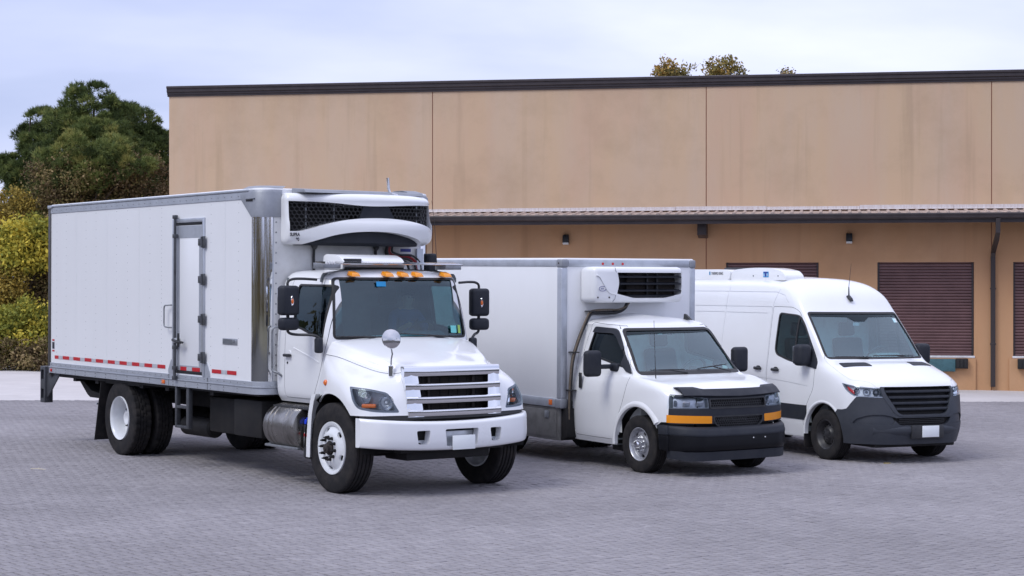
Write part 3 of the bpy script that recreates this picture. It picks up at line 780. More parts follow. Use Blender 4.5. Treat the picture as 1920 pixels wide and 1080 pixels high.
bush('pine_tree', 150, 57.5, [(150, 275, 40, 24, 0), (205, 285, 38, 26, 0), (110, 300, 28, 22, 0), (250, 310, 30, 24, 0), (170, 320, 60, 30, .2)], m_pine, 'lighter green young pine rising just in front of the tall pine', 'pine tree', 'pines beside the warehouse', 22, 90, tone=.62, r=.1, ln=.15, per=8, wd=.017, puff=46, pr=.25)
bush('autumn_shrub', 20, 57, [(12, 392, 34, 34, 0), (45, 405, 24, 26, .2), (-12, 430, 40, 40, 0), (30, 450, 34, 40, 0), (-15, 480, 40, 60, 0)], m_gold, 'golden brown autumn shrub at the far left below the leaning pine', 'shrub', G2, 23, 130, size=.085, per=3, spread=.09, tone=.45, puff=36, pr=.28)
bush('sumac_bush', 48, 54, [(50, 440, 40, 30, 0), (75, 450, 22, 26, 0), (20, 462, 32, 26, .2), (58, 480, 42, 30, 0), (25, 500, 30, 30, 0)], m_yellow, 'bright yellow green leafy bush beside the rear edge of the big truck box', 'bush', G2, 24, 110, size=.12, per=3, spread=.10, tone=.62, puff=34, pr=.30)
bush('autumn_shrub', 10, 53.5, [(8, 545, 26, 40, 0), (-14, 570, 34, 50, 0), (30, 560, 22, 34, .2), (5, 600, 34, 34, .2)], m_gold, 'yellow brown shrub at the left edge, halfway up the hedge', 'shrub', G2, 25, 120, size=.085, per=3, spread=.09, tone=.55, puff=36, pr=.28)
bush('dark_shrub', 60, 54.5, [(62, 540, 36, 40, .2), (85, 570, 30, 46, .2), (30, 520, 30, 30, .4), (110, 560, 44, 60, .4), (90, 640, 44, 50, .5)], m_olive, 'dull brown shrub in the gap behind the truck box edge', 'shrub', G2, 26, 170, size=.085, per=3, spread=.09, tone=.40, puff=36, pr=.28)
bush('sumac_bush', 45, 52, [(45, 600, 38, 28, 0), (75, 610, 22, 28, 0), (15, 625, 34, 28, 0), (50, 645, 46, 30, 0), (5, 655, 38, 30, 0), (85, 650, 32, 34, 0)], m_yellow, 'low yellow green bush nearest the concrete at the left', 'bush', G2, 27, 150, size=.10, per=3, spread=.09, tone=.52, puff=34, pr=.26)
bush('low_shrub', 30, 51.3, [(-10, 668, 34, 22, 0), (25, 670, 34, 20, 0), (60, 668, 34, 22, 0), (95, 668, 40, 24, 0), (135, 660, 50, 34, .3)], m_olive, 'low straggling olive undergrowth along the edge of the concrete', 'undergrowth', None, 28, 150, size=.08, per=3, spread=.08, tone=.5, puff=34, pr=.20)
bush('golden_tree', 200, 57, [(150, 560, 60, 90, 0), (220, 560, 60, 90, 0), (290, 540, 50, 100, 0)], m_gold, 'golden thicket behind the big truck seen under its box', 'thicket', None, 29, 150, size=.10, per=3, spread=.10, tone=.4, puff=34, pr=.3)
# treetops showing over the warehouse roof
for (u, Y, lob, lab, seed) in ((1262, 82, [(1252, 134, 17, 12, 0), (1245, 128, 10, 8, .2), (1270, 138, 12, 9, -.2), (1292, 134, 10, 10, 0), (1262, 165, 34, 26, 0), (1262, 220, 40, 40, 0)], 'orange tinted treetop showing over the roof, left of the pair', 31),
                               (1350, 84, [(1348, 128, 22, 14, 0), (1338, 122, 12, 9, .2), (1366, 126, 14, 11, 0), (1382, 136, 9, 8, 0), (1350, 165, 40, 26, 0), (1350, 220, 46, 40, 0)], 'larger golden treetop showing over the roof, right of the pair', 32),
                               (1468, 88, [(1478, 138, 8, 6, 0), (1448, 140, 4, 6, 0), (1462, 150, 22, 8, 0), (1465, 190, 30, 30, 0)], 'few bare twigs of a treetop just clearing the cornice', 33)):
    bush('deciduous_tree', u, Y, lob, m_orange if seed != 33 else m_olive, lab, 'tree', 'treetops behind the warehouse roof', seed, 150 if seed != 33 else 26, size=.13, per=2, spread=.10, tone=.5, r=.12, puff=26, pr=.28, ltone=.16)

# trees added out of view, behind and left, to darken chrome and glass reflections
def unseen_reflection_wood():
    rng = np.random.default_rng(77); V = []; F = []; T = []; k = 0
    xs = rng.uniform(-110, 110, 3600); ys = rng.uniform(-62, -48, 3600); xs[:1100] = rng.uniform(-52, -36, 1100); ys[:1100] = rng.uniform(-50, 66, 1100)
    top = np.where(np.arange(3600) < 1100, .8, 1) * (6.0 + 2.5 * np.sin(xs * .11) + 1.6 * np.sin(xs * .37 + 1))
    zs = rng.uniform(-.5, 1, 3600) * 1.0; P = np.stack([xs, ys, np.maximum(0, top * rng.random(3600) ** .7)], 1)
    V, F, T = leaves(rng, P, unit(rng.normal(size=(3600, 3))), 1.1, 5, .8, np.clip(rng.normal(.45, .2, 3600), 0, 1))
    o = obj('unseen_reflection_wood', mesh_np('unseen_reflection_wood', V, F, T), m_olive, None, 0); o['kind'] = 'stuff'
unseen_reflection_wood()
# ------------------------------------------------------------------ vehicle surface tables (metres, x forward from the front axle, near side y < 0)
def hino_cab_table():
    rows = [(-.99, 1.0), (-1.045, 1.12), (-1.052, 1.45), (-1.045, 1.76), (-1.005, 2.12), (-.95, 2.40), (-.89, 2.52), (-.70, 2.585), (0, 2.61)]
    cols = [(-1.47, -1.0), (-1.43, -1.045), (-1.0, -1.05), (-.55, -1.05), (-.40, -1.035), (-.315, -.985), (-.265, -.88), (-.225, -.6), (-.20, -.3), (-.19, 0)]
    T = []
    for i, (ys, z) in enumerate(rows):
        r = []
        for j, (x, y) in enumerate(cols):
            xx = x
            if j >= 4:
                xx -= max(0, z - 1.70) * .17
                xx -= (0, 0, 0, 0, 0, .005, .04, .15, .30)[i] * (1 if j > 4 else .7)
            zz = z - (0 if i < 6 else .012 * (1 if j in (0,) else 0))
            r.append((xx, y * ys / -1.05 * -1 if ys else 0.0, zz))
        T.append(r)
    T = np.array(T); T[..., 1] = -np.abs(T[..., 1]); return T
HOOD = np.array([
 [(-.46,-1.07,.93),(-.10,-1.15,.93),(.25,-1.175,.93),(.51,-1.18,.93),(.725,-1.06,.93),(.82,-.76,.93),(.865,-.58,.93),(.895,-.3,.93),(.905,0,.93)],
 [(-.42,-1.07,1.2),(-.10,-1.155,1.2),(.24,-1.18,1.17),(.49,-1.17,1.13),(.69,-1.035,1.12),(.775,-.76,1.12),(.83,-.58,1.14),(.865,-.3,1.15),(.875,0,1.15)],
 [(-.33,-1.065,1.44),(-.07,-1.115,1.43),(.22,-1.115,1.37),(.44,-1.07,1.31),(.60,-.96,1.29),(.69,-.74,1.285),(.79,-.585,1.31),(.83,-.3,1.33),(.84,0,1.33)],
 [(-.30,-1.04,1.59),(-.06,-1.00,1.56),(.22,-.90,1.475),(.39,-.83,1.425),(.50,-.77,1.40),(.60,-.69,1.39),(.75,-.59,1.415),(.795,-.3,1.445),(.805,0,1.45)],
 [(-.30,-.985,1.70),(-.06,-.925,1.655),(.22,-.82,1.58),(.38,-.755,1.54),(.48,-.70,1.515),(.56,-.64,1.495),(.68,-.56,1.475),(.74,-.29,1.487),(.75,0,1.495)],
 [(-.30,-.90,1.755),(-.06,-.85,1.70),(.22,-.75,1.62),(.37,-.69,1.58),(.45,-.645,1.555),(.51,-.585,1.535),(.58,-.5,1.52),(.63,-.27,1.53),(.64,0,1.535)],
 [(-.30,-.5,1.80),(-.06,-.48,1.734),(.18,-.45,1.661),(.28,-.42,1.632),(.33,-.38,1.618),(.36,-.34,1.610),(.385,-.28,1.603),(.40,-.15,1.602),(.40,0,1.602)],
 [(-.30,0,1.815),(-.06,0,1.742),(.06,0,1.705),(.14,0,1.681),(.19,0,1.666),(.22,0,1.657),(.24,0,1.651),(.255,0,1.646),(.265,0,1.643)]])
SPR = np.array([
 [(-4.95,-.95,.28),(-3,-.96,.28),(-1.5,-.96,.28),(-.8,-.96,.28),(-.25,-.965,.28),(.3,-.975,.28),(.53,-.935,.28),(.745,-.765,.28),(.895,-.55,.28),(.935,-.28,.28),(.945,0,.28)],
 [(-4.95,-.99,.52),(-3,-1.0,.52),(-1.5,-1.0,.52),(-.8,-1.0,.52),(-.25,-1.005,.52),(.3,-1.01,.52),(.565,-.97,.52),(.795,-.79,.52),(.94,-.56,.52),(.98,-.28,.52),(.99,0,.52)],
 [(-4.95,-1.0,.8),(-3,-1.01,.8),(-1.5,-1.01,.8),(-.8,-1.01,.8),(-.25,-1.01,.8),(.25,-1.01,.8),(.57,-.965,.82),(.77,-.78,.82),(.90,-.56,.82),(.94,-.28,.82),(.95,0,.82)],
 [(-4.95,-1.0,1.0),(-3,-1.01,1.0),(-1.5,-1.01,1.0),(-.8,-1.01,1.0),(-.25,-1.005,1.0),(.2,-1.0,1.04),(.55,-.935,1.06),(.72,-.78,1.065),(.80,-.56,1.075),(.84,-.28,1.085),(.85,0,1.09)],
 [(-4.95,-.995,1.18),(-3,-1.005,1.18),(-1.5,-1.005,1.18),(-.8,-1.005,1.18),(-.25,-1.0,1.17),(.17,-.975,1.19),(.43,-.88,1.195),(.54,-.74,1.195),(.61,-.55,1.195),(.65,-.28,1.21),(.66,0,1.215)],
 [(-4.95,-.985,1.3),(-3,-.995,1.3),(-1.5,-.995,1.3),(-.8,-.995,1.3),(-.32,-.985,1.29),(-.07,-.955,1.31),(.10,-.88,1.315),(.17,-.74,1.33),(.21,-.55,1.345),(.23,-.28,1.36),(.23,0,1.365)],
 [(-4.95,-.97,1.42),(-3,-.98,1.42),(-1.55,-.98,1.42),(-.9,-.975,1.42),(-.45,-.95,1.42),(-.27,-.92,1.42),(-.13,-.87,1.42),(-.10,-.74,1.425),(-.07,-.54,1.43),(-.04,-.28,1.435),(-.03,0,1.435)],
 [(-4.95,-.935,1.75),(-3,-.945,1.75),(-1.6,-.945,1.75),(-1.05,-.94,1.75),(-.68,-.92,1.75),(-.54,-.89,1.755),(-.43,-.842,1.76),(-.395,-.72,1.76),(-.36,-.53,1.765),(-.335,-.27,1.77),(-.33,0,1.77)],
 [(-4.95,-.89,2.1),(-3,-.90,2.1),(-1.7,-.90,2.1),(-1.2,-.895,2.1),(-.92,-.88,2.09),(-.81,-.855,2.095),(-.735,-.805,2.1),(-.695,-.69,2.1),(-.665,-.5,2.105),(-.64,-.26,2.11),(-.63,0,2.11)],
 [(-4.95,-.84,2.38),(-3,-.85,2.38),(-1.9,-.85,2.38),(-1.5,-.845,2.37),(-1.16,-.835,2.35),(-1.07,-.81,2.36),(-1.0,-.75,2.375),(-.955,-.64,2.385),(-.92,-.47,2.39),(-.90,-.24,2.395),(-.89,0,2.40)],
 [(-4.95,-.70,2.53),(-3,-.71,2.535),(-2.2,-.71,2.535),(-1.85,-.71,2.53),(-1.55,-.70,2.515),(-1.47,-.67,2.53),(-1.41,-.60,2.545),(-1.36,-.5,2.555),(-1.32,-.36,2.56),(-1.29,-.18,2.565),(-1.28,0,2.57)],
 [(-4.95,0,2.61),(-3,0,2.62),(-2.5,0,2.62),(-2.25,0,2.615),(-2.0,0,2.61),(-1.92,0,2.61),(-1.85,0,2.61),(-1.78,0,2.607),(-1.72,0,2.605),(-1.67,0,2.60),(-1.65,0,2.60)]])
CHV = np.array([
 [(-1.5,-.93,.33),(-1.0,-.945,.33),(-.55,-.945,.33),(-.25,-.945,.33),(.1,-.945,.33),(.43,-.94,.33),(.59,-.90,.33),(.70,-.80,.33),(.82,-.56,.33),(.86,-.28,.33),(.87,0,.33)],
 [(-1.5,-.96,.45),(-1.0,-.985,.45),(-.55,-.985,.45),(-.25,-.985,.45),(.1,-.985,.45),(.43,-.975,.47),(.60,-.925,.48),(.715,-.825,.48),(.835,-.57,.48),(.875,-.28,.48),(.885,0,.48)],
 [(-1.5,-.98,.75),(-1.0,-1.0,.75),(-.55,-1.0,.75),(-.25,-1.0,.75),(.1,-1.0,.78),(.43,-.985,.78),(.605,-.925,.80),(.72,-.825,.80),(.835,-.57,.80),(.875,-.28,.80),(.885,0,.80)],
 [(-1.5,-.975,.98),(-1.0,-.995,.98),(-.55,-.995,.98),(-.25,-.995,.99),(.1,-.985,1.0),(.42,-.965,1.0),(.585,-.91,1.0),(.70,-.81,1.0),(.81,-.56,1.0),(.85,-.28,1.0),(.86,0,1.0)],
 [(-1.5,-.955,1.13),(-1.0,-.975,1.13),(-.55,-.975,1.14),(-.25,-.975,1.15),(.1,-.965,1.15),(.36,-.94,1.14),(.52,-.875,1.11),(.63,-.765,1.09),(.735,-.54,1.09),(.77,-.28,1.095),(.775,0,1.10)],
 [(-1.5,-.93,1.22),(-1.0,-.945,1.22),(-.55,-.945,1.23),(-.28,-.94,1.245),(.07,-.91,1.23),(.27,-.845,1.205),(.37,-.74,1.19),(.43,-.62,1.185),(.47,-.42,1.19),(.485,-.21,1.195),(.49,0,1.198)],
 [(-1.5,-.915,1.29),(-1.0,-.925,1.29),(-.6,-.925,1.29),(-.38,-.91,1.29),(-.22,-.89,1.275),(-.145,-.855,1.272),(-.12,-.75,1.272),(-.10,-.61,1.275),(-.085,-.41,1.28),(-.075,-.2,1.283),(-.07,0,1.284)],
 [(-1.5,-.855,1.57),(-1.1,-.865,1.57),(-.8,-.86,1.57),(-.63,-.848,1.57),(-.51,-.825,1.57),(-.435,-.79,1.572),(-.405,-.69,1.575),(-.385,-.56,1.577),(-.37,-.38,1.58),(-.36,-.19,1.58),(-.355,0,1.58)],
 [(-1.5,-.785,1.84),(-1.2,-.79,1.84),(-1.0,-.785,1.845),(-.88,-.775,1.85),(-.79,-.757,1.86),(-.725,-.73,1.867),(-.695,-.63,1.872),(-.675,-.5,1.875),(-.66,-.34,1.878),(-.65,-.17,1.88),(-.645,0,1.88)],
 [(-1.5,-.70,1.955),(-1.3,-.70,1.955),(-1.15,-.695,1.955),(-1.05,-.69,1.955),(-.98,-.67,1.955),(-.93,-.63,1.96),(-.90,-.55,1.965),(-.88,-.44,1.97),(-.865,-.3,1.973),(-.855,-.15,1.975),(-.85,0,1.975)],
 [(-1.5,0,2.045),(-1.45,0,2.045),(-1.4,0,2.043),(-1.35,0,2.04),(-1.3,0,2.037),(-1.27,0,2.035),(-1.25,0,2.033),(-1.23,0,2.03),(-1.21,0,2.03),(-1.2,0,2.03),(-1.19,0,2.03)]])
# ------------------------------------------------------------------ vehicle helpers
def vframe(o, rows):
    m = Matrix([Vector(r) for r in rows]).transposed().to_4x4()
    m.translation = Vector(o) + Vector((0, 0, CAM_H + .0004)); return m
def contact(m, x, y):
    """height of the yard under a vehicle-space point, measured in vehicle space"""
    p = m @ Vector((x, y, 0)); return ground(p.x, p.y) - p.z
def region(D, a, b, *prisms, cut=()):
    ops = [('INTERSECT', p) for p in prisms] + [('DIFFERENCE', c) for c in cut]
    if b is not None: ops.append(('DIFFERENCE', skin(D, b)))
    return boolean(skin(D, a), ops)
def mirrored(me):
    c = me.copy()
    for v in c.vertices: v.co.y = -v.co.y
    c.flip_normals(); return c
def diag(poly, a0, a1, ang):
    """prism whose polygon is (s, z), extruded along a horizontal direction turned by ang from -y towards +x"""
    bm = nb(); prism(bm, poly, 'y', -a1, -a0)
    bmesh.ops.rotate(bm, verts=bm.verts, cent=(0, 0, 0), matrix=Matrix.Rotation(ang, 3, 'Z')); return to_mesh(bm)
def dark_inside(o, D, m, depth=.009):
    """faces deeper than the outer skin (cut edges, inner faces) take the trim material m"""
    from mathutils.bvhtree import BVHTree
    s = skin(D); t = BVHTree.FromPolygons([v.co for v in s.vertices], [tuple(p.vertices) for p in s.polygons])
    o.data.materials.append(m)
    for p in o.data.polygons:
        q = t.find_nearest(p.center)
        if q[3] is not None and q[3] > depth: p.material_index = 1
    return o
def panel(D, t, mirror_join=False, lift=0.0):
    """open sheet from a dense grid, thickened inwards by t"""
    h, w = D.shape[:2]; bm = nb()
    for s in ((1, -1) if mirror_join else (1,)):
        V = [[bm.verts.new((D[i, j, 0], D[i, j, 1] * s, D[i, j, 2])) for j in range(w)] for i in range(h)]
        for i in range(h - 1):
            for j in range(w - 1):
                q = [V[i][j], V[i][j + 1], V[i + 1][j + 1], V[i + 1][j]]
                bm.faces.new(q if s == 1 else q[::-1])
    if mirror_join: bmesh.ops.remove_doubles(bm, verts=bm.verts, dist=2e-4)
    bm.normal_update()
    tot = Vector((0, 0, 0)); c = Vector((0, 0, .6))
    sgn = sum(f.normal.dot(f.calc_center_median() - c) for f in bm.faces)
    if sgn < 0: bmesh.ops.reverse_faces(bm, faces=bm.faces)
    bm.normal_update()
    if lift:
        N = [v.normal.copy() for v in bm.verts]
        for v, n in zip(bm.verts, N): v.co += n * lift
    bmesh.ops.solidify(bm, geom=list(bm.faces), thickness=t)
    bmesh.ops.recalc_face_normals(bm, faces=bm.faces)
    return to_mesh(bm)
def tyre_mesh(rad, w, rr, lug=0, n=96, grooves=(-.26, -.09, .09, .26), gd=.014):
    h = w / 2; s = rad - rr
    prof = [(-h * .78, rr - .004), (-h * .93, rr + s * .10), (-h * .985, rr + s * .30), (-h, rr + s * .52), (-h * .975, rr + s * .74), (-h * .93, rr + s * .885), (-h * .86, rad - s * .035), (-h * .78, rad)]
    g = []
    for q in grooves:
        c = q * w; e = .0085 * (w / .28)
        g += [(c - e, rad), (c - e * .7, rad - gd), (c + e * .7, rad - gd), (c + e, rad)]
    prof = prof + g + [(-a, r) for a, r in prof[::-1]]
    bm = nb(); lathe(bm, prof, (0, 0, 0), 'y', n, closed=True)
    if lug:
        for v in bm.verts:
            r = math.hypot(v.co.x, v.co.z); a = v.co.y
            if r > rad - s * .10:
                k = int(round((math.atan2(v.co.z, v.co.x) / (2 * math.pi)) * n)) % n
                ph = (k + (lug // 2 if a > 0 else 0) + (1 if abs(a) < w * .2 else 0)) % lug
                if ph == 0: v.co.x *= (r - .012) / r; v.co.z *= (r - .012) / r
    return to_mesh(bm)
def rim_mesh(front, back, holes=None, n=64):
    """front: outer face profile centre to flange; back: the rear profile from flange to centre"""
    bm = nb(); lathe(bm, front + back, (0, 0, 0), 'y', n)
    me = to_mesh(bm)
    if holes:
        cnt, rc, rx, rz, ph = holes
        b2 = nb()
        for k in range(cnt):
            a = 2 * math.pi * k / cnt + ph
            pts = [(rc * math.cos(a) + rx * math.cos(t) * math.cos(a) - rz * math.sin(t) * math.sin(a), rc * math.sin(a) + rx * math.cos(t) * math.sin(a) + rz * math.sin(t) * math.cos(a)) for t in np.linspace(0, 2 * math.pi, 15)[:-1]]
            prism(b2, pts, 'y', -.3, .3)
        me = boolean(me, [('DIFFERENCE', to_mesh(b2))])
    return me
class WheelKind:
    """shared meshes of one kind of wheel; outer face towards -y"""
    def __init__(s, rad, tyre, rim, rimm, extras):
        s.rad, s.first, s.tyre, s.rim, s.rimm, s.extras = rad, None, tyre, rim, rimm, extras
    def put(s, root, fr, x, y, flip=False, steer=0.0):
        z = contact(fr, x, y) + s.rad - .004
        mt = Matrix.Translation((x, y, z)) @ Matrix.Rotation((math.pi if flip else 0) + steer, 4, 'Z') @ Matrix.Rotation(random.random() * 6.28, 4, 'Y')
        if s.first is None:
            w = obj('wheel', s.rim, s.rimm, root, 35); kids = [obj('tyre', s.tyre, M['rubber'], w, 28)]
            for nm, me, m in s.extras: kids.append(obj(nm, me, m, w, 35))
            s.first = (w, kids); w.matrix_local = mt; return w
        w = dup(s.first[0], root, mt)
        for k in s.first[1]: dup(k, w)
        return w
def nuts(n, rc, y0, r, l, ph=0.0, tip=None):
    bm = nb()
    for k in range(n):
        a = 2 * math.pi * k / n + ph
        prof = [(y0, 0), (y0, r * 1.25), (y0 - l * .35, r), (y0 - l * .7, r * .85), (y0 - l * .72, r * .5), (y0 - l, r * .42), (y0 - l, 0)]
        lathe(bm, prof, (rc * math.cos(a), 0, rc * math.sin(a)), 'y', 8)
    return to_mesh(bm)
def box_obj(name, m, parent, x0, x1, y0, y1, z0, z1, bev=.005, seg=2, angle=32, mt=None):
    bm = nb(); abox(bm, x0, x1, y0, y1, z0, z1, bev, seg); o = obj(name, bm, m, parent, angle)
    if mt is not None: o.matrix_local = mt
    return o
def tube_obj(name, m, parent, pts, r, n=8, smooth=0, mt=None):
    bm = nb(); tube(bm, pts, r, n, smooth); o = obj(name, bm, m, parent, 50)
    if mt is not None: o.matrix_local = mt
    return o
def cyl_obj(name, m, parent, c, r, axis, a0, a1, n=24, bev=0.0, mt=None):
    bm = nb()
    p = [(a0, 0), (a0, r), (a1, r), (a1, 0)] if not bev else [(a0, 0), (a0, r - bev), (a0 + bev, r), (a1 - bev, r), (a1, r - bev), (a1, 0)]
    lathe(bm, p, c, axis, n); o = obj(name, bm, m, parent, 35)
    if mt is not None: o.matrix_local = mt
    return o
def hexmesh(bm, poly, cell, bar, surf, depth=.012, seg=None):
    """bars of a honeycomb filling polygon poly in (y, z); surf(y, z) gives x"""
    P = [np.array(p) for p in poly]
    def inside(y, z):
        c = False
        for i in range(len(P)):
            (y1, z1), (y2, z2) = P[i], P[i - 1]
            if (z1 > z) != (z2 > z) and y < (y2 - y1) * (z - z1) / (z2 - z1) + y1: c = not c
        return c
    ys = [p[0] for p in P]; zs = [p[1] for p in P]; a = cell / math.sqrt(3)
    edges = set(); i = 0
    for r in range(int((max(zs) - min(zs)) / (a * 1.5)) + 2):
        for c in range(int((max(ys) - min(ys)) / cell) + 2):
            cy = min(ys) + (c + .5 * (r % 2)) * cell; cz = min(zs) + r * a * 1.5
            v = [(round(cy + a * math.cos(t), 4), round(cz + a * math.sin(t), 4)) for t in [math.pi / 6 + k * math.pi / 3 for k in range(6)]]
            for k in range(6):
                p, q = v[k], v[(k + 1) % 6]
                if inside(*p) and inside(*q): edges.add((min(p, q), max(p, q)))
    for p, q in sorted(edges):
        d = np.array([q[0] - p[0], q[1] - p[1]]); d = d / (np.linalg.norm(d) + 1e-9); nrm = np.array([-d[1], d[0]]) * bar / 2
        f = []
        for (y, z) in (p, q):
            x = surf(y, z)
            f.append([bm.verts.new((x, y - nrm[0], z - nrm[1])), bm.verts.new((x, y + nrm[0], z + nrm[1])), bm.verts.new((x - depth, y + nrm[0], z + nrm[1])), bm.verts.new((x - depth, y - nrm[0], z - nrm[1]))])
        A, B = f
        for k in range(4): bm.faces.new([A[k], A[(k + 1) % 4], B[(k + 1) % 4], B[k]])
    bmesh.ops.recalc_face_normals(bm, faces=bm.faces)
def sweep_y(bm, prof, ys, xf, zf=lambda y: 0.0, close=True):
    """closed profile (x, z) swept across the car; xf(y), zf(y) shift it"""
    rings = [[bm.verts.new((x + xf(y), y, z + zf(y))) for x, z in prof] for y in ys]
    F = []; n = len(prof)
    for a, b in zip(rings[:-1], rings[1:]):
        for k in range(n): F.append(bm.faces.new([a[k], a[(k + 1) % n], b[(k + 1) % n], b[k]]))
    F.append(bm.faces.new(rings[0])); F.append(bm.faces.new(rings[-1]))
    bmesh.ops.recalc_face_normals(bm, faces=F)
def seat(root, x, y, z, m, back=.62, w=.5):
    bm = nb(); abox(bm, x - .25, x + .25, y - w / 2, y + w / 2, z - .14, z, .05, 3); o = obj('seat', bm, m, root)
    bm = nb(); abox(bm, -.07, .07, -w / 2, w / 2, 0, back, .05, 3); b = obj('backrest', bm, m, o); b.matrix_local = Matrix.Translation((x - .26, y, z - .04)) @ Matrix.Rotation(R(-12), 4, 'Y')
    bm = nb(); abox(bm, -.05, .05, -.14, .14, 0, .20, .04, 3); h = obj('headrest', bm, m, o); h.matrix_local = Matrix.Translation((x - .40, y, z + back - .02)) @ Matrix.Rotation(R(-8), 4, 'Y')
    return o
def steering(root, x, y, z, tilt, r=.2):
    bm = nb(); N = 28
    pts = [(0, r * math.cos(t), r * math.sin(t)) for t in np.linspace(0, 2 * math.pi, N)]
    tube(bm, pts, .016, 8, 0, False)
    abox(bm, -.03, .02, -.07, .07, -.05, .05, .02); abox(bm, -.01, .01, -r, r, -.018, .018, .004); abox(bm, -.01, .01, -.018, .018, -r, 0, .004)
    bmesh.ops.remove_doubles(bm, verts=bm.verts, dist=1e-4)
    o = obj('steering_wheel', bm, M['black'], root); o.matrix_local = Matrix.Translation((x, y, z)) @ Matrix.Rotation(tilt, 4, 'Y'); return o
def wiper(root, p0, p1, p2):
    """arm from p0 to p1, blade p1-centred towards p2"""
    bm = nb(); tube(bm, [p0, [(a + b) / 2 for a, b in zip(p0, p1)], p1], [.012, .009, .006], 6)
    d = [(b - a) for a, b in zip(p1, p2)]
    tube(bm, [[a - k for a, k in zip(p1, d)], p1, p2], [.006, .010, .006], 6)
    return obj('wiper', bm, M['black'], root, 50)
# ------------------------------------------------------------------ the big refrigerated box truck
HF = vframe((-1.15896457, 21.56594841, -2.41305338), [(5.92258866e-01, -8.05744966e-01, 2.11777447e-03), (8.05747370e-01, 5.92253995e-01, -2.52602688e-03), (7.81073052e-04, 3.20245303e-03, 9.99994567e-01)])
H = empty('box_truck', mat=HF)
tag(H, 'big white refrigerated box truck with chrome grille and a riveted box with side door', 'truck')
bumper_x = lambda y: .955 - .055 * abs(y) ** 2 - .22 * max(0, abs(y) - .55) ** 2.0 - 2.2 * max(0, abs(y) - .92) ** 2
bumper_z = lambda y: -.055 * (1 - min(1, abs(y) / 1.17) ** 2)
def build_hino():
    D = dense(hino_cab_table(), 4, 4)
    # --- cab shell
    WS = rpoly([(-.95, 1.765), (.95, 1.765), (.878, 2.50), (-.878, 2.50)], .07)
    WSp = mprism(WS, 'x', -.72, .4)
    WIN = rpoly([(-1.10, 1.90), (-.93, 1.885), (-.40, 1.755), (-.385, 2.41), (-1.10, 2.42)], [.05, .1, .04, .05, .06])
    DOOR = rpoly([(-1.27, 1.05), (-.60, 1.05), (-.44, 1.32), (-.335, 1.74), (-.345, 2.475), (-1.25, 2.50)], [.05, .08, .2, .1, .09, .09])
    cav = boolean(skin(D, -.05), [('INTERSECT', mprism([(-2, -2), (2, -2), (2, 2), (-2, 2)], 'z', 1.06, 2.54))])
    shell = boolean(skin(D), [('DIFFERENCE', cav), ('DIFFERENCE', WSp), ('DIFFERENCE', mprism(DOOR, 'y', -3, -.80)), ('DIFFERENCE', mprism(DOOR, 'y', .80, 3)),
                              ('DIFFERENCE', mcyl((.0, 0, .52), .66, 'y', -2, 2))])
    cab = dark_inside(obj('cab', shell, M['paint'], H, 30), D, M['cabin'])
    for s in (-1, 1):
        a0, a1 = (-3, -.80) if s < 0 else (.80, 3)
        dm = region(D, 0, -.045, mprism(grow(DOOR, -.006), 'y', a0, a1), cut=[mprism(WIN, 'y', a0, a1)])
        # pressed swage line across the door
        d = dark_inside(obj('door', dm, M['paint'], H, 30), D, M['cabin'], .012)
        obj('window', region(D, -.012, -.018, mprism(grow(WIN, .004), 'y', a0, a1)), M['sideglass'], d, 30)
        obj('seal', region(D, .001, -.022, mprism(grow(WIN, .002), 'y', a0, a1), cut=[mprism(grow(WIN, -.022), 'y', a0, a1)]), M['seal'], d, 30)
        ridge = rpoly([(-1.05, 1.66), (-.62, 1.555), (-.45, 1.50), (-.45, 1.485), (-.62, 1.538), (-1.05, 1.645)], .004)
        obj('swage', region(D, .006, -.004, mprism(ridge, 'y', a0, a1)), M['paint'], d, 30)
        y = 1.055 * s
        bm = nb(); abox(bm, -1.235, -1.09, min(y, y + .045 * s), max(y, y + .045 * s), 1.542, 1.578, .012, 3); obj('handle', bm, M['black'], d)
        bm = nb(); lathe(bm, [(-.004, 0), (-.004, .045), (.004, .045), (.004, 0)], (-1.15, y, 1.575), 'y', 20); obj('handle_recess', bm, M['paint'], d)
        cyl_obj('lock', M['black'], d, (-1.19, y, 1.47), .014, 'y', -.004, .004, 12)
    obj('windscreen', region(D, -.012, -.018, WSp), M['cabglass'], H, 30)
    obj('windscreen_seal', region(D, .004, -.02, WSp, cut=[mprism(grow(WS, -.028), 'x', -.75, .4)]), M['seal'], H, 30)
    obj('cab_lining', region(D, -.052, -.056, mprism([(-1.36, 1.1), (-.32, 1.1), (-.32, 2.55), (-1.36, 2.55)], 'y', -2, 2), cut=[WSp, mprism(grow(WIN, .03), 'y', -3, 3)]), M['cabin'], H, 30)
    box_obj('rear_trim', M['cabin'], H, -1.405, -1.395, -.95, .95, 1.1, 2.5)
    # dashboard, seats, wheel
    bm = nb(); prism(bm, rpoly([(-.27, 1.10), (-.62, 1.10), (-.66, 1.55), (-.60, 1.70), (-.42, 1.77), (-.27, 1.76)], .06), 'y', -.93, .93, .01); obj('dashboard', bm, M['cabin'], H)
    bm = nb(); prism(bm, rpoly([(-.45, 1.70), (-.66, 1.66), (-.66, 1.78), (-.55, 1.86), (-.40, 1.82)], .05), 'y', .18, .72, .01); obj('instrument_hood', bm, M['cabin'], H)
    seat(H, -1.0, .50, 1.52, M['seat'], .66); seat(H, -1.0, -.45, 1.50, M['seat'], .62)
    steering(H, -.64, .50, 1.80, R(38), .21)
    tube_obj('grab_bar', M['cabin'], H, [(-.42, -.86, 1.85), (-.45, -.88, 1.95), (-.52, -.87, 2.2), (-.54, -.86, 2.28)], .016, 8, 4)
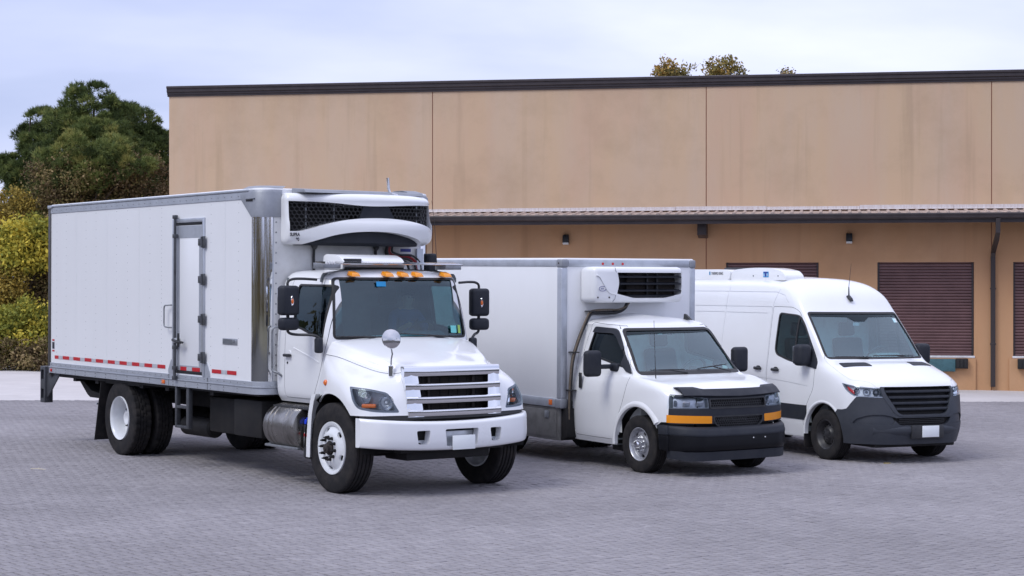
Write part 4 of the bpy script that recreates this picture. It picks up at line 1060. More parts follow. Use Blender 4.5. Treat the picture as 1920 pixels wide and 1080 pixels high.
    # stickers on the windscreen
    def on_glass(y, z):
        i = np.argmin((np.abs(D[..., 1] + abs(y)) + np.abs(D[..., 2] - z)).ravel() + (D[..., 0].ravel() < -.75) * 9); return D.reshape(-1, 3)[i][0]
    for nm, y, z, w, h, m in (('blue_tag', -.27, 2.42, .13, .06, 'stickerb'), ('white_tag', -.27, 2.425, .06, .02, 'label'), ('inspection_sticker', .74, 1.87, .10, .09, 'sticker'), ('green_sticker', .83, 1.87, .045, .10, 'stickery')):
        x = on_glass(y, z) + .004 + (.004 if nm == 'white_tag' else 0)
        bm = nb(); abox(bm, -.001, .001, -w / 2, w / 2, -h / 2, h / 2); o = obj(nm, bm, M[m], H)
        o.matrix_local = Matrix.Translation((x, y, z)) @ Matrix.Rotation(-.17 * (1 if True else 0), 4, 'Y') @ Matrix.Rotation(-.30 * (y / .8) ** 3, 4, 'Z').inverted()
    # wipers
    wiper(H, (-.22, -.30, 1.755), (-.20, -.62, 1.80), (-.245, -.93, 1.805)); wiper(H, (-.20, .62, 1.755), (-.17, .25, 1.81), (-.165, -.10, 1.83))
    # --- hood and fenders
    DH = dense(HOOD, 5, 5)
    f_rows = DH[:3 * 5 + 1]
    hood_rows = dense(HOOD, 5, 5)[3 * 5:].copy(); hood_rows[0, :, 2] += .009
    obj('hood', panel(hood_rows, .018, True), M['paint'], H, 30)
    arch = mcyl((0, 0, .52), .635, 'y', -2, 2)
    legcut = mprism([(-.9, .2), (-.37, .2), (-.37, 1.13), (-.9, 1.13)], 'y', -2, 2)
    HLb = [(-.525, 1.255), (-.27, 1.232), (-.075, 1.185), (.06, .962), (-.166, .968), (-.405, 1.008), (-.47, 1.09)]
    HL = rpoly(HLb, [.02, .08, .05, .03, .1, .05, .08]); HLi = rpoly(grow(HLb, -.022), [.02, .06, .05, .03, .08, .04, .06])
    HLp = diag(HL, .4, 2.2, R(45))
    gcut = mprism([(-.60, .90), (.60, .90), (.62, 1.46), (-.62, 1.46)], 'x', .4, 1.5)
    fend = boolean(panel(f_rows, .02), [('DIFFERENCE', arch), ('DIFFERENCE', legcut), ('DIFFERENCE', HLp), ('DIFFERENCE', gcut)])
    # lamp solids come from an offset copy of the same surface
    lens = boolean(panel(f_rows + 0, .006, lift=.004), [('INTERSECT', HLp)])
    def off_panel(d, t):
        bm = bmesh.new(); me = panel(f_rows, t); bm.from_mesh(me); bm.normal_update()
        return me
    for s in (-1, 1):
        mm = (lambda q: q) if s < 0 else mirrored
        f = obj('fender', mm(fend.copy()), M['paint'], H, 30)
        l = obj('headlight', mm(lens.copy()), M['lens'], H, 30)
        hb = mprism(HL, 'y', -1.02, -.985)
        for v in hb.vertices:
            v.co = Matrix.Rotation(R(45), 3, 'Z') @ v.co
        bowl = nb()
        # housing back wall follows the diagonal plane behind the lens; rim ring in dark grey
        obj('housing', mm(boolean(diag(HLb, 1.02, 1.04, R(45)), [])), M['rimsilver'], l, 30)
        ring = boolean(panel(f_rows, .045, lift=-.004), [('INTERSECT', HLp), ('DIFFERENCE', diag(HLi, .3, 2.3, R(45)))])
        obj('bezel', mm(ring), M['lamphouse'], l, 30)
        rot = Matrix.Rotation(R(45), 4, 'Z')
        for nm, sx, zz, rr, mt_ in (('main_reflector', -.10, 1.075, .085, 'reflector'), ('inner_reflector', -.33, 1.13, .062, 'reflector')):
            b2 = nb(); lathe(b2, [(.055, 0), (.052, rr * .25), (.04, rr * .6), (.012, rr * .92), (-.03, rr), (-.03, rr * 1.06), (.06, rr * .6), (.065, 0)], (0, 0, 0), 'y', 28)
            for v in b2.verts: v.co = rot @ (v.co + Vector((sx, -1.085 if sx > -.2 else -1.10, zz)))
            obj(nm, mm(to_mesh(b2)), M[mt_], l, 35)
            b2 = nb(); lathe(b2, [(.05, .012), (-.01, .014), (-.02, .01), (-.022, 0)], (0, 0, 0), 'y', 14)
            for v in b2.verts: v.co = rot @ (v.co + Vector((sx, -1.085 if sx > -.2 else -1.10, zz)))
            obj('bulb', mm(to_mesh(b2)), M['label'], l, 35)
        b2 = nb(); abox(b2, -.37, -.21, -1.165, -1.09, 1.015, 1.06, .01)
        for v in b2.verts: v.co = rot @ v.co
        obj('turn_lamp', mm(to_mesh(b2)), M['orange'], l, 35)
        # black trim under the fender and headlight
        trim = dense(HOOD, 5, 5)[:1].copy(); t2 = trim.copy(); t2[..., 2] -= .05; t2[..., :2] *= .985
        tp = panel(np.concatenate([t2, trim * [.99, .99, 1]], 0)[:, 17:], .012)
        obj('lower_trim', mm(tp), M['black'], H, 30)
        # rear leg of the wheel arch: white mud guard edge
        bm = nb(); cols = [(-.375, 1.135), (-.42, 1.05), (-.465, .9), (-.49, .7), (-.505, .52), (-.51, .39)]
        prev = None
        for x, z in cols:
            y0, y1 = -1.185, -1.06
            ring_ = [bm.verts.new((x + .085, y0, z)), bm.verts.new((x, y0, z)), bm.verts.new((x - .015, y0 + .03, z)), bm.verts.new((x - .015, y1, z)), bm.verts.new((x + .01, y1, z)), bm.verts.new((x + .06, y0 + .02, z))]
            if prev:
                for k in range(6): bm.faces.new([prev[k], prev[(k + 1) % 6], ring_[(k + 1) % 6], ring_[k]])
            else: bm.faces.new(ring_)
            prev = ring_
        bm.faces.new(prev); bmesh.ops.recalc_face_normals(bm, faces=bm.faces)
        obj('arch_edge', mm(to_mesh(bm)), M['paint'], H, 35)
        bm = nb(); abox(bm, -.50, -.42, -1.10, -.70, .30, 1.1, .01); obj('splash_guard', mm(to_mesh(bm)), M['chassis'], H)
        # inner arch liner
        bm = nb(); N = 20
        A = [(math.cos(t) * .655, .52 + math.sin(t) * .655) for t in np.linspace(R(-2), R(182), N)]
        va = [bm.verts.new((x, -1.13, z)) for x, z in A]; vb = [bm.verts.new((x, -.62, z)) for x, z in A]
        for k in range(N - 1): bm.faces.new([va[k], va[k + 1], vb[k + 1], vb[k]])
        bmesh.ops.solidify(bm, geom=list(bm.faces), thickness=.01)
        obj('arch_liner', mm(to_mesh(bm)), M['chassis'], H, 40)
        bm = nb(); lathe(bm, [(-.018, 0), (-.018, .02), (-.006, .034), (.006, .036), (.006, 0)], (-.13, -1.148, 1.275), 'y', 20); obj('side_marker', mm(to_mesh(bm)), M['orange'], H)
    # --- grille
    gx = lambda y: -.115 * y * y
    ys = np.linspace(-.67, .67, 29)
    def fx(z): return .905 - (z - .9) * .13
    for z0, z1, wd in ((1.355, 1.478, .665), (1.205, 1.285, .66), (1.050, 1.135, .655), (.905, .988, .65)):
        bm = nb(); xc = fx((z0 + z1) / 2)
        h = z1 - z0
        sweep_y(bm, [(xc - .05, z0 + .004), (xc - .012, z0), (xc + .006, z0 + h * .10), (xc + .013, z0 + h * .42), (xc + .010, z0 + h * .85), (xc - .004, z1), (xc - .05, z1 + .002)], np.linspace(-wd, wd, 29), gx)
        obj('grille_bar', bm, M['chrome'], H, 40)
    for s in (-1, 1):
        bm = nb(); rows = []
        for z in np.linspace(.908, 1.476, 12):
            yo = s * (.652 + (z - .905) * .02); yi = s * (.445 + (z - .905) * .10)
            rows.append([(fx(z) - .06 + gx(yo), yo, z), (fx(z) - .004 + gx(yo), yo - s * .004, z), (fx(z) + .004 + gx((yo + yi) / 2), (yo + yi) / 2, z), (fx(z) - .002 + gx(yi), yi, z), (fx(z) - .05 + gx(yi), yi + s * .012, z)])
        V = [[bm.verts.new(p) for p in r] for r in rows]
        for a, b in zip(V[:-1], V[1:]):
            for k in range(4): bm.faces.new([a[k], a[k + 1], b[k + 1], b[k]])
        bmesh.ops.recalc_face_normals(bm, faces=bm.faces); obj('grille_stile', bm, M['chrome'], H, 40)
    bm = nb(); abox(bm, .70, .72, -.60, .60, .88, 1.47); obj('condenser', bm, mat('condenser_fins', (0.045, 0.036, 0.032), .7, .4, var=.5, vscale=30), H)
    bm = nb()
    for y in np.arange(-.5, .51, .125): abox(bm, .722, .73, y - .006, y + .006, .89, 1.46)
    for z in np.arange(.90, 1.46, .022): abox(bm, .7205, .724, -.5, .5, z, z + .008)
    o = obj('condenser_grid', bm, M['chassis'], H, 0); o['kind'] = 'stuff'
    for y in (-.30, .32):
        box_obj('grille_support', M['hubdirt'], H, .74, .76, y - .018, y + .018, .89, 1.46, .003)
    # --- bumper
    prof = rpoly([(-.10, .575), (-.015, .575), (.008, .66), (0, .88), (-.03, .905), (-.10, .905)], [.01, .03, .08, .03, .015, .01], 3)
    bm = nb(); sweep_y(bm, prof, np.linspace(-1.165, 1.165, 73), bumper_x, bumper_z)
    bum = to_mesh(bm)
    cuts = []
    for y0, y1, z0, z1 in ((-.585, -.405, .60, .755), (-.205, .26, .565, .76), (.43, .595, .60, .755)):
        cuts.append(('DIFFERENCE', mprism(rpoly([(y0 + .02, z0), (y1 - .02, z0), (y1, z1), (y0, z1)], .025), 'x', .5, 1.4)))
    b = obj('bumper', boolean(bum, cuts), M['paint'], H, 35)
    for y in (-.495, .515):
        box_obj('tow_plate', M['alu'], H, .83, .845, y - .075, y + .075, .565, .64, .004); cyl_obj('tow_bolt', M['chassis'], H, (.85, y, .595), .018, 'x', -.004, .008, 10)
    box_obj('plate_bracket', M['alu'], H, .84, .855, -.19, .245, .56, .73, .004)
    box_obj('licence_plate', M['plate'], H, .965, .971, -.115, .20, .522, .685, .002)
    box_obj('bumper_core', M['chassis'], H, .55, .82, -.72, .72, .50, .93, .01)
    box_obj('front_crossmember', M['chassis'], H, .25, .72, -.58, .58, .40, .56, .02)
    # --- cab roof furniture
    for y in (-.63, -.17, .045, .255, .685):
        x = -.30 - .06 * y * y - .02
        bm = nb(); hexa(bm, [(x - .09, y - .055, 2.525), (x + .055, y - .06, 2.505), (x + .055, y + .06, 2.505), (x - .09, y + .055, 2.525), (x - .07, y - .045, 2.575), (x + .025, y - .05, 2.55), (x + .025, y + .05, 2.55), (x - .07, y + .045, 2.575)], .008)
        obj('clearance_lamp', bm, M['amber'], H)
    bm = nb(); prism(bm, rpoly([(-.62, 2.672), (-.40, 2.652), (-.395, 2.662), (-.62, 2.69)], .003), 'y', -1.0, .98); obj('roof_bar', bm, M['stainless'], H)
    for y0, y1 in ((-1.02, -.78), (.72, .95)):
        bm = nb(); prism(bm, [(-.64, 2.60), (-.40, 2.60), (-.40, 2.655), (-.64, 2.672)], 'y', y0, y1, .004); obj('bar_bracket', bm, M['steel'], H)
    bm = nb()
    for k in range(4): abox(bm, -.415, -.390, -.985 + k * .035, -.965 + k * .035, 2.650, 2.685, .003)
    obj('bar_tabs', bm, M['label'], H)
    bm = nb(); prism(bm, rpoly([(-1.08, 2.60), (-.62, 2.60), (-.60, 2.68), (-.68, 2.74), (-.8, 2.775), (-1.02, 2.785), (-1.08, 2.76)], .04), 'y', -.62, .25, .035, 3); ac = obj('roof_cooler', bm, M['paint'], H)
    bm = nb(); abox(bm, -.65, -.612, -.60, -.36, 2.69, 2.725, .008); obj('cooler_vent', bm, M['black'], ac)
    bm = nb(); abox(bm, -.66, -.59, -.60, .23, 2.598, 2.622, .004); obj('cooler_gasket', bm, M['seal'], ac)
    tube_obj('aerial', M['black'], H, [(-.9, .93, 2.56), (-.95, .92, 3.2), (-1.0, .91, 3.48)], [.005, .003, .002], 5)
    # --- mirrors
    for s in (-1, 1):
        dz = 0 if s < 0 else -.03; yc = 1.37 * s; xc = -.62
        mt = Matrix.Translation((xc, yc, dz)) @ Matrix.Rotation(R(-8) * s, 4, 'Z')
        bm = nb(); abox(bm, -.06, .085, -.125, .125, 2.05, 2.40, .045, 4); mm_ = obj('mirror', bm, M['dgrey'], H); mm_.matrix_local = mt
        bm = nb(); abox(bm, -.064, -.060, -.105, .105, 2.07, 2.38, .02, 3); obj('mirror_glass', bm, M['mirror'], mm_)
        bm = nb(); lathe(bm, [(0, 0), (.004, .034), (-.004, .042), (-.02, .044)], (0, 0, 0), 'x', 20)
        for v in bm.verts: v.co = Vector((v.co.x + .089, v.co.y * .55 - .01 * 0 + (.0), v.co.z * 1.45 + 2.22))
        obj('mirror_lamp_base', bm, M['chrome'], mm_)
        bm = nb(); lathe(bm, [(.012, 0), (.010, .02), (0, .028), (-.02, .03)], (0, 0, 0), 'x', 16)
        for v in bm.verts: v.co = Vector((v.co.x + .092, v.co.y * .5, v.co.z * 1.2 + 2.215))
        obj('mirror_lamp', bm, M['orange'], mm_)
        bm = nb(); abox(bm, -.055, .08, -.125, .125, 1.875, 2.025, .045, 4); m2 = obj('convex_mirror', bm, M['dgrey'], H); m2.matrix_local = mt
        tube_obj('mirror_arm', M['black'], H, [(xc, yc, 2.36 + dz), (xc, yc, 2.44 + dz), (xc + .01, yc - .06 * s, 2.475 + dz), (xc + .03, 1.20 * s, 2.48 + dz), (xc + .06, 1.10 * s, 2.475 + dz), (xc + .07, 1.02 * s, 2.47 + dz)], .016, 8, 4)
        tube_obj('mirror_arm', M['black'], H, [(xc, yc, 1.90 + dz), (xc, yc - .01 * s, 1.85 + dz), (xc + .03, yc - .08 * s, 1.825 + dz), (xc + .20, 1.16 * s, 1.82 + dz), (xc + .25, 1.10 * s, 1.79 + dz), (xc + .255, 1.075 * s, 1.74 + dz)], .017, 8, 4)
        bm = nb(); tube(bm, [(xc, yc, 2.02 + dz), (xc, yc, 2.06 + dz)], .02, 8); obj('mirror_joint', bm, M['black'], H)
        bm = nb(); abox(bm, -.05, .05, -.05, .03, -.09, .09, .025, 3); o = obj('mirror_mount', bm, M['dgrey'], H); o.matrix_local = Matrix.Translation((xc + .27, 1.10 * s, 1.70 + dz))
        tube_obj('grab_handle', M['steel'], H, [(-1.40, 1.06 * s, 1.90), (-1.40, 1.13 * s, 1.885), (-1.41, 1.145 * s, 1.80), (-1.41, 1.145 * s, 1.45), (-1.40, 1.14 * s, 1.37), (-1.34, 1.10 * s, 1.34), (-1.33, 1.05 * s, 1.30)], .014, 8, 3)
    # --- hood mirror
    cyl_obj('hood_mirror_base', M['chrome'], H, (.60, -.715, 1.36), .032, 'z', .0, .13, 20, .008)
    tube_obj('hood_mirror_stem', M['stainless'], H, [(.60, -.715, 1.48), (.607, -.715, 1.56), (.62, -.71, 1.62), (.60, -.72, 1.735), (.66, -.715, 1.79), (.74, -.72, 1.80)], .009, 8)
    bm = nb(); lathe(bm, [(.03, 0), (.028, .03), (.018, .075), (.0, .108), (-.012, .113), (-.018, .108), (-.018, 0)], (0, 0, 0), 'x', 36)
    o = obj('hood_mirror', bm, M['stainless'], H); o.matrix_local = Matrix.Translation((.70, -.77, 1.795)) @ Matrix.Rotation(R(-14), 4, 'Z') @ Matrix.Rotation(R(-8), 4, 'Y')
    tube_obj('hood_mirror_stem', M['stainless'], H, [(.62, -.72, 1.75), (.68, -.76, 1.745), (.735, -.775, 1.79)], .006, 6)
    # --- steps, tank, reductant tank
    bm = nb(); lathe(bm, [(-1.53, 0), (-1.53, .20), (-1.51, .265), (-1.48, .275), (-.80, .275), (-.77, .265), (-.755, .20), (-.755, 0)], (0, -.95, .70), 'x', 40); tank = obj('fuel_tank', bm, M['tank'], H, 40)
    for x in (-1.40, -1.30, -1.02, -.92):
        bm = nb(); lathe(bm, [(-.02, .274), (-.016, .281), (.016, .281), (.02, .274)], (x, -.95, .70), 'x', 40); obj('tank_strap', bm, M['tank'], tank, 40)
    for nm, x0, x1, z, y0 in (('upper_step', -1.46, -.62, .955, -1.10), ('lower_step', -1.60, -.80, .475, -1.14)):
        bm = nb(); abox(bm, x0, x1, y0, y0 + .26, z - .03, z, .006)
        for k in range(int((x1 - x0) / .045)):
            for q in range(4): lathe(bm, [(0, .012), (.007, .009), (.007, 0)], (x0 + .03 + k * .045, y0 + .05 + q * .05, z), 'z', 6)
        obj(nm, bm, M['steel'] if nm == 'lower_step' else M['black'], H)
    box_obj('step_bracket', M['alu'], H, -1.36, -.84, -1.03, -1.015, .475, .58, .004)
    bm = nb(); abox(bm, -.74, -.57, -1.10, -.84, .35, .76, .03, 3); dt = obj('reductant_tank', bm, M['black'], H)
    bm = nb(); lathe(bm, [(0, .05), (.02, .052), (.05, .048), (.055, .04), (.055, 0)], (-.69, -1.05, .76), 'z', 16); abox(bm, -.73, -.65, -1.06, -1.04, .80, .835, .006); obj('blue_cap', bm, M['blue'], dt)
    box_obj('warning_label', M['label'], dt, -.70, -.585, -1.104, -1.1005, .50, .66, 0); box_obj('label_stripe', M['tapered'], dt, -.70, -.585, -1.1065, -1.1045, .615, .65, 0)
    # --- chassis
    for s in (-1, 1):
        box_obj('frame_rail', M['chassis'], H, -8.0, .60, s * .43 - .04, s * .43 + .04, .74, 1.0, .005)
        box_obj('leaf_spring', M['chassis'], H, -.7, .7, s * .45 - .05, s * .45 + .05, .58, .66, .01)
    for x in (-2.4, -3.6, -4.7, -6.6): box_obj('crossmember', M['chassis'], H, x - .05, x + .05, -.39, .39, .78, .96, .005)
    tube_obj('front_axle', M['chassis'], H, [(0, -.9, .50), (0, -.55, .46), (0, .55, .46), (0, .9, .50)], .06, 10)
    bm = nb(); tube(bm, [(-5.67, -.9, .52), (-5.67, .9, .52)], .11, 12); lathe(bm, [(-.24, .05), (-.2, .18), (0, .24), (.2, .16), (.35, .07)], (-5.67, 0, .52), 'x', 20); obj('rear_axle', bm, M['chassis'], H, 40)
    tube_obj('drive_shaft', M['chassis'], H, [(-1.6, 0, .70), (-5.4, 0, .55)], .06, 10)
    box_obj('gearbox', M['chassis'], H, -1.9, -.5, -.32, .32, .42, .98, .06, 3)
    box_obj('battery_box', M['chassis'], H, -2.45, -1.72, -1.12, -.52, .52, .98, .02)
    box_obj('exhaust_box', M['chassis'], H, -3.4, -2.5, -.98, -.50, .50, .96, .03)
    cyl_obj('air_tank', M['chassis'], H, (0, -.72, .62), .14, 'x', -3.45, -2.6, 20, .03)
    cyl_obj('air_tank', M['chassis'], H, (0, -.70, .50), .13, 'x', -4.6, -3.75, 20, .03)
    for x in (-2.9, -4.2, -5.0, -6.5, -7.3): box_obj('floor_sill', M['chassis'], H, x - .05, x + .05, -1.2, 1.2, 1.0, 1.085, 0)
    box_obj('floor_plate', M['chassis'], H, -8.0, -1.6, -1.22, 1.22, 1.045, 1.088, 0)
    # wheels
    fr = [(-.062, 0), (-.062, .082), (-.155, .088), (-.157, .155), (-.150, .185), (-.118, .232), (-.108, .252), (-.126, .262), (-.135, .283), (-.138, .302), (-.131, .306)]
    bk = [(.13, .306), (.13, .29), (-.09, .268), (-.09, .235), (-.125, .18), (-.13, .10), (-.04, .08), (-.04, 0)]
    frontk = WheelKind(.521, tyre_mesh(.521, .285, .300, 0, 96), rim_mesh(fr, bk, (5, .225, .024, .042, .3)), M['rimwhite'],
                       [('lug_nuts', nuts(10, .128, -.155, .017, .075), M['chassis']), ('hub', to_mesh(_hub()), M['hubdirt'])])
    frontk.put(H, HF, 0, -1.01); frontk.put(H, HF, 0, 1.01, True)
    fr2 = [(.02, 0), (-.02, .05), (-.03, .09), (.055, .095), (.06, .185), (.075, .215), (.062, .250), (-.02, .262), (-.10, .272), (-.128, .285), (-.138, .302), (-.131, .306)]
    bk2 = [(.13, .306), (.13, .29), (.085, .275), (.085, 0)]
    rearT = tyre_mesh(.521, .275, .300, 4, 120, (-.17, 0, .17), .016)
    rk = WheelKind(.521, rearT, rim_mesh(fr2, bk2, (5, .215, .02, .035, 0)), M['rimwhite'], [('lug_nuts', nuts(10, .142, .058, .016, .06), M['hubdirt'])])
    bk3 = [(-.13, .306), (-.10, .26), (.10, .25), (.13, .306)]
    rk.put(H, HF, -5.67, -1.09); rk.put(H, HF, -5.67, 1.09, True)
    ik = WheelKind(.521, rearT.copy(), rim_mesh([(-.1, 0), (-.1, .25), (-.131, .306)], [(.13, .306), (.12, .28), (.0, .27), (.0, 0)]), M['rimwhite'], [])
    ik.put(H, HF, -5.67, -.76); ik.put(H, HF, -5.67, .76, True)
    for s in (-1, 1):
        bm = nb(); hexa(bm, [(-6.43, s * 1.27 - .0, .20), (-6.415, s * 1.27, .20), (-6.415, s * .62, .20), (-6.43, s * .62, .20), (-6.27, s * 1.24, 1.04), (-6.255, s * 1.24, 1.04), (-6.255, s * .62, 1.04), (-6.27, s * .62, 1.04)]); obj('mud_flap', bm, M['rubber'], H)
        cyl_obj('flap_bolt', M['alu'], H, (-6.345, s * 1.255, .72), .014, 'x', -.02, .0, 8)
def _hub():
    bm = nb(); lathe(bm, [(-.10, .078), (-.175, .074), (-.18, .058), (-.215, .054), (-.222, .03), (-.23, .025), (-.23, 0)], (0, 0, 0), 'y', 24); return bm
build_hino()

def build_hino_box():
    BT = Matrix.Translation((-4.9, 0, 0)) @ Matrix.Rotation(.005, 4, 'Y') @ Matrix.Translation((4.9, 0, 0))
    X0, X1, HW = -8.09, -1.535, 1.262; r = .18
    def outline(d, n=8, x0=X0):
        pts = [(x0, -HW - d)]
        for s in (-1, 1):
            c = (X1 - r, s * (HW - r)); a = np.linspace(-90, 0, n) if s < 0 else np.linspace(0, 90, n)
            pts += [(c[0] + (r + d) * math.cos(R(t)), c[1] + (r + d) * math.sin(R(t))) for t in a]
        pts.append((x0, HW + d)); return pts
    body_ = nb(); prism(body_, outline(0), 'z', 1.10, 3.54)
    doorcut = mprism([(-3.84, 1.275), (-3.01, 1.275), (-3.01, 3.225), (-3.84, 3.225)], 'y', -2, -1.205)
    body = obj('cargo_box', boolean(to_mesh(body_), [('DIFFERENCE', doorcut)]), M['panel'], H, 30); body.matrix_local = BT
    def part(name, bm, m, parent=None, angle=32, **k):
        o = obj(name, bm, m, parent or H, angle)
        if parent is None: o.matrix_local = BT
        return o
    # front wall, a separate dirtier sheet
    bm = nb(); abox(bm, X1 + .001, X1 + .006, -HW + r + .02, HW - r - .02, 1.25, 3.46); part('front_wall', bm, M['front'])
    # rails
    bm = nb()
    for d, z0, z1 in ((.016, 1.085, 1.165), (.026, 1.167, 1.186), (.012, 1.188, 1.243)): prism(bm, outline(d), 'z', z0, z1, .003, 1)
    part('bottom_rail', bm, M['alurail'])
    for s in (-1, 1):
        a, b = sorted((s * (HW - .05), s * (HW + .010))); a2, b2 = sorted((s * (HW - .05), s * (HW + .020)))
        bm = nb(); abox(bm, X0, -1.80, a, b, 3.478, 3.566, .004, 1); abox(bm, X0, -1.80, a2, b2, 3.572, 3.60, .006, 2); part('top_rail', bm, M['alurail'])
    bm = nb(); prism(bm, outline(-.004), 'z', 3.50, 3.612, .045, 4); part('roof', bm, M['panel'])
    # chrome corners and grey castings
    for s in (-1, 1):
        bm = nb(); a = np.linspace(-90, 0, 12) if s < 0 else np.linspace(0, 90, 12)
        c = (X1 - r, s * (HW - r)); inn = [(c[0] + (r + .001) * math.cos(R(t)), c[1] + (r + .001) * math.sin(R(t))) for t in a]; out = [(c[0] + (r + .006) * math.cos(R(t)), c[1] + (r + .006) * math.sin(R(t))) for t in a]
        prism(bm, out + inn[::-1], 'z', 1.246, 3.255); part('chrome_corner', bm, M['chrome'], angle=40)
        bm = nb(); x0 = -1.99
        path = [(x0, s * (HW + .016))] + ([(c[0] + (r + .016) * math.cos(R(t)), c[1] + (r + .016) * math.sin(R(t))) for t in (a if s < 0 else a[::-1])]) + [(X1 + .016, s * (HW - r - .12))]
        inner = [(X1 - .2, s * (HW - r - .12)), (x0, s * (HW - .2))]
        poly = path + inner
        lo = [bm.verts.new((x, y, 3.257 if x > -1.80 else 3.257 + (-1.80 - x) * 1.2)) for x, y in poly]; hi = [bm.verts.new((x, y, 3.555)) for x, y in poly]; mid = [bm.verts.new((x - (0 if x < -1.9 else .03), y - s * .03, 3.612)) for x, y in poly]; top = [bm.verts.new((x - (0 if x < -1.9 else .10), y - s * .11, 3.645)) for x, y in poly]
        n = len(poly); bm.faces.new(lo); bm.faces.new(top)
        for A_, B_ in ((lo, hi), (hi, mid), (mid, top)):
            for k in range(n): bm.faces.new([A_[k], A_[(k + 1) % n], B_[(k + 1) % n], B_[k]])
        bmesh.ops.recalc_face_normals(bm, faces=bm.faces)
        cc = part('corner_casting', bm, M['cast'], angle=40)
        bm = nb(); abox(bm, -1.84, -1.68, s * (HW + .019) - .006, s * (HW + .019) + .006, 3.45, 3.475, .004); obj('marker_slot', bm, M['chassis'], cc)
        bm = nb(); abox(bm, -1.86, -1.64, s * (HW + .012) - .01, s * (HW + .012) + .02 * 1, 3.478, 3.492, .004); obj('casting_brow', bm, M['cast'], cc)
        bm = nb()
        for z in np.arange(1.32, 3.2, .125): lathe(bm, [(0, .011), (.006, .008), (.007, 0)], (X1 + .006, s * (HW - r - .05), z), 'x', 8)
        o = part('rivets', bm, M['steel'], angle=0); o['kind'] = 'stuff'
        bm = nb(); abox(bm, X1 + .001, X1 + .005, s * (HW - r - .05) - .045, s * (HW - r - .05) + .045, 1.246, 3.25); part('edge_strip', bm, M['alurail'])
    # rear frame
    bm = nb(); abox(bm, X0 - .06, X0 + .035, -HW - .012, -HW + .08, 1.06, 3.56, .006); abox(bm, X0 - .06, X0 + .035, HW - .08, HW + .012, 1.06, 3.56, .006); abox(bm, X0 - .06, X0 + .03, -HW, HW, 3.48, 3.59, .006); abox(bm, X0 - .06, X0 + .03, -HW, HW, 1.03, 1.14, .006)
    part('rear_frame', bm, mat('dark_steel_frame', (0.09, 0.085, 0.085), .5, .4, var=.4, vscale=7))
    bm = nb(); abox(bm, X0 - .05, X0 + .10, -HW - .03, -HW - .013, 3.555, 3.60, .004); part('frame_cap', bm, M['alurail'])
    # rivet rows of the side posts
    bm = nb()
    cols = [-7.839, -7.485, -7.138, -6.759, -6.404, -6.047, -5.697, -5.329, -4.969, -4.614, -4.25, -2.811, -2.445, -2.064]
    for i, x in enumerate(cols):
        stp = .06 if i in (2, 5, 8, 10, 12) else .12
        for z in np.arange(1.40, 3.46, stp): lathe(bm, [(.0, .0058), (-.002, .004), (-.0025, 0)], (x, -HW, z), 'y', 6)
    for x in np.arange(-8.0, -1.75, .18):
        lathe(bm, [(0, .010), (-.005, .007), (-.006, 0)], (x, -HW - .012, 1.215), 'y', 6); lathe(bm, [(0, .008), (-.005, .006), (-.006, 0)], (x, -HW - .010, 3.52), 'y', 6)
        if int(round(x / .18)) % 2: 
            for z in (1.105, 1.145): lathe(bm, [(0, .011), (-.005, .008), (-.006, 0)], (x, -HW - .016, z), 'y', 6)
    o = part('rivets', bm, M['steel'], angle=0); o['kind'] = 'stuff'
    # flush panel splices
    bm = nb()
    for x in (-7.138, -6.047, -4.969, -2.445): abox(bm, x - .03, x + .03, -HW - .0022, -HW - .0002, 1.246, 3.476)
    part('splice_strip', bm, M['panel'], angle=0)
    # reflective tape
    zt0, zt1 = 1.303, 1.352
    tape = [(-7.902, -7.759), (-7.596, -7.356), (-7.198, -6.953), (-6.784, -6.546), (-6.391, -6.135), (-5.974, -5.738), (-5.577, -5.339), (-5.164, -4.932), (-4.766, -4.527), (-4.357, -4.125), (-3.654, -3.478), (-3.313, -3.092), (-2.771, -2.514), (-2.352, -2.11)]
    for i, (a, b) in enumerate(tape):
        yy = -HW - .004 if not (-3.86 < a < -3.0) else -1.2725
        bm = nb(); abox(bm, a, b, yy - .001, yy + .001, zt0, zt1); part('reflective_tape', bm, M['tapered'], angle=0)
        nx = tape[i + 1][0] if i + 1 < len(tape) else None
        if nx is not None and i not in (9, 11):
            bm = nb(); abox(bm, b + .004, nx - .004, yy - .001, yy + .001, zt0, zt1); part('reflective_tape', bm, M['tapewhite'], angle=0)
    # side door
    yf = -HW
    bm = nb()
    for x0, x1, z0, z1 in ((-3.885, -3.835, 1.246, 3.285), (-3.015, -2.965, 1.246, 3.285), (-3.834, -3.016, 3.232, 3.285)): abox(bm, x0, x1, yf - .022, yf + .03, z0, z1, .004)
    part('door_frame', bm, M['alurail'])
    bm = nb()
    for x0, x1, z0, z1 in ((-3.834, -3.800, 1.262, 3.231), (-3.050, -3.016, 1.262, 3.231), (-3.799, -3.051, 3.197, 3.231), (-3.799, -3.051, 1.262, 1.30)): abox(bm, x0, x1, yf - .008, yf + .03, z0, z1, .003)
    part('door_gasket', bm, M['seal'])
    bm = nb(); abox(bm, -3.798, -3.052, yf - .006, yf + .045, 1.302, 3.195, .003); sd = part('side_door', bm, M['panel'])
    bm = nb()
    for x0, x1, z0, z1 in ((-3.794, -3.690, 1.306, 3.191), (-3.130, -3.056, 1.306, 3.191), (-3.689, -3.131, 3.03, 3.191), (-3.689, -3.131, 1.306, 1.37)): abox(bm, x0, x1, yf - .009, yf - .0055, z0, z1, .001, 1)
    obj('door_border', bm, M['alurail'], sd)
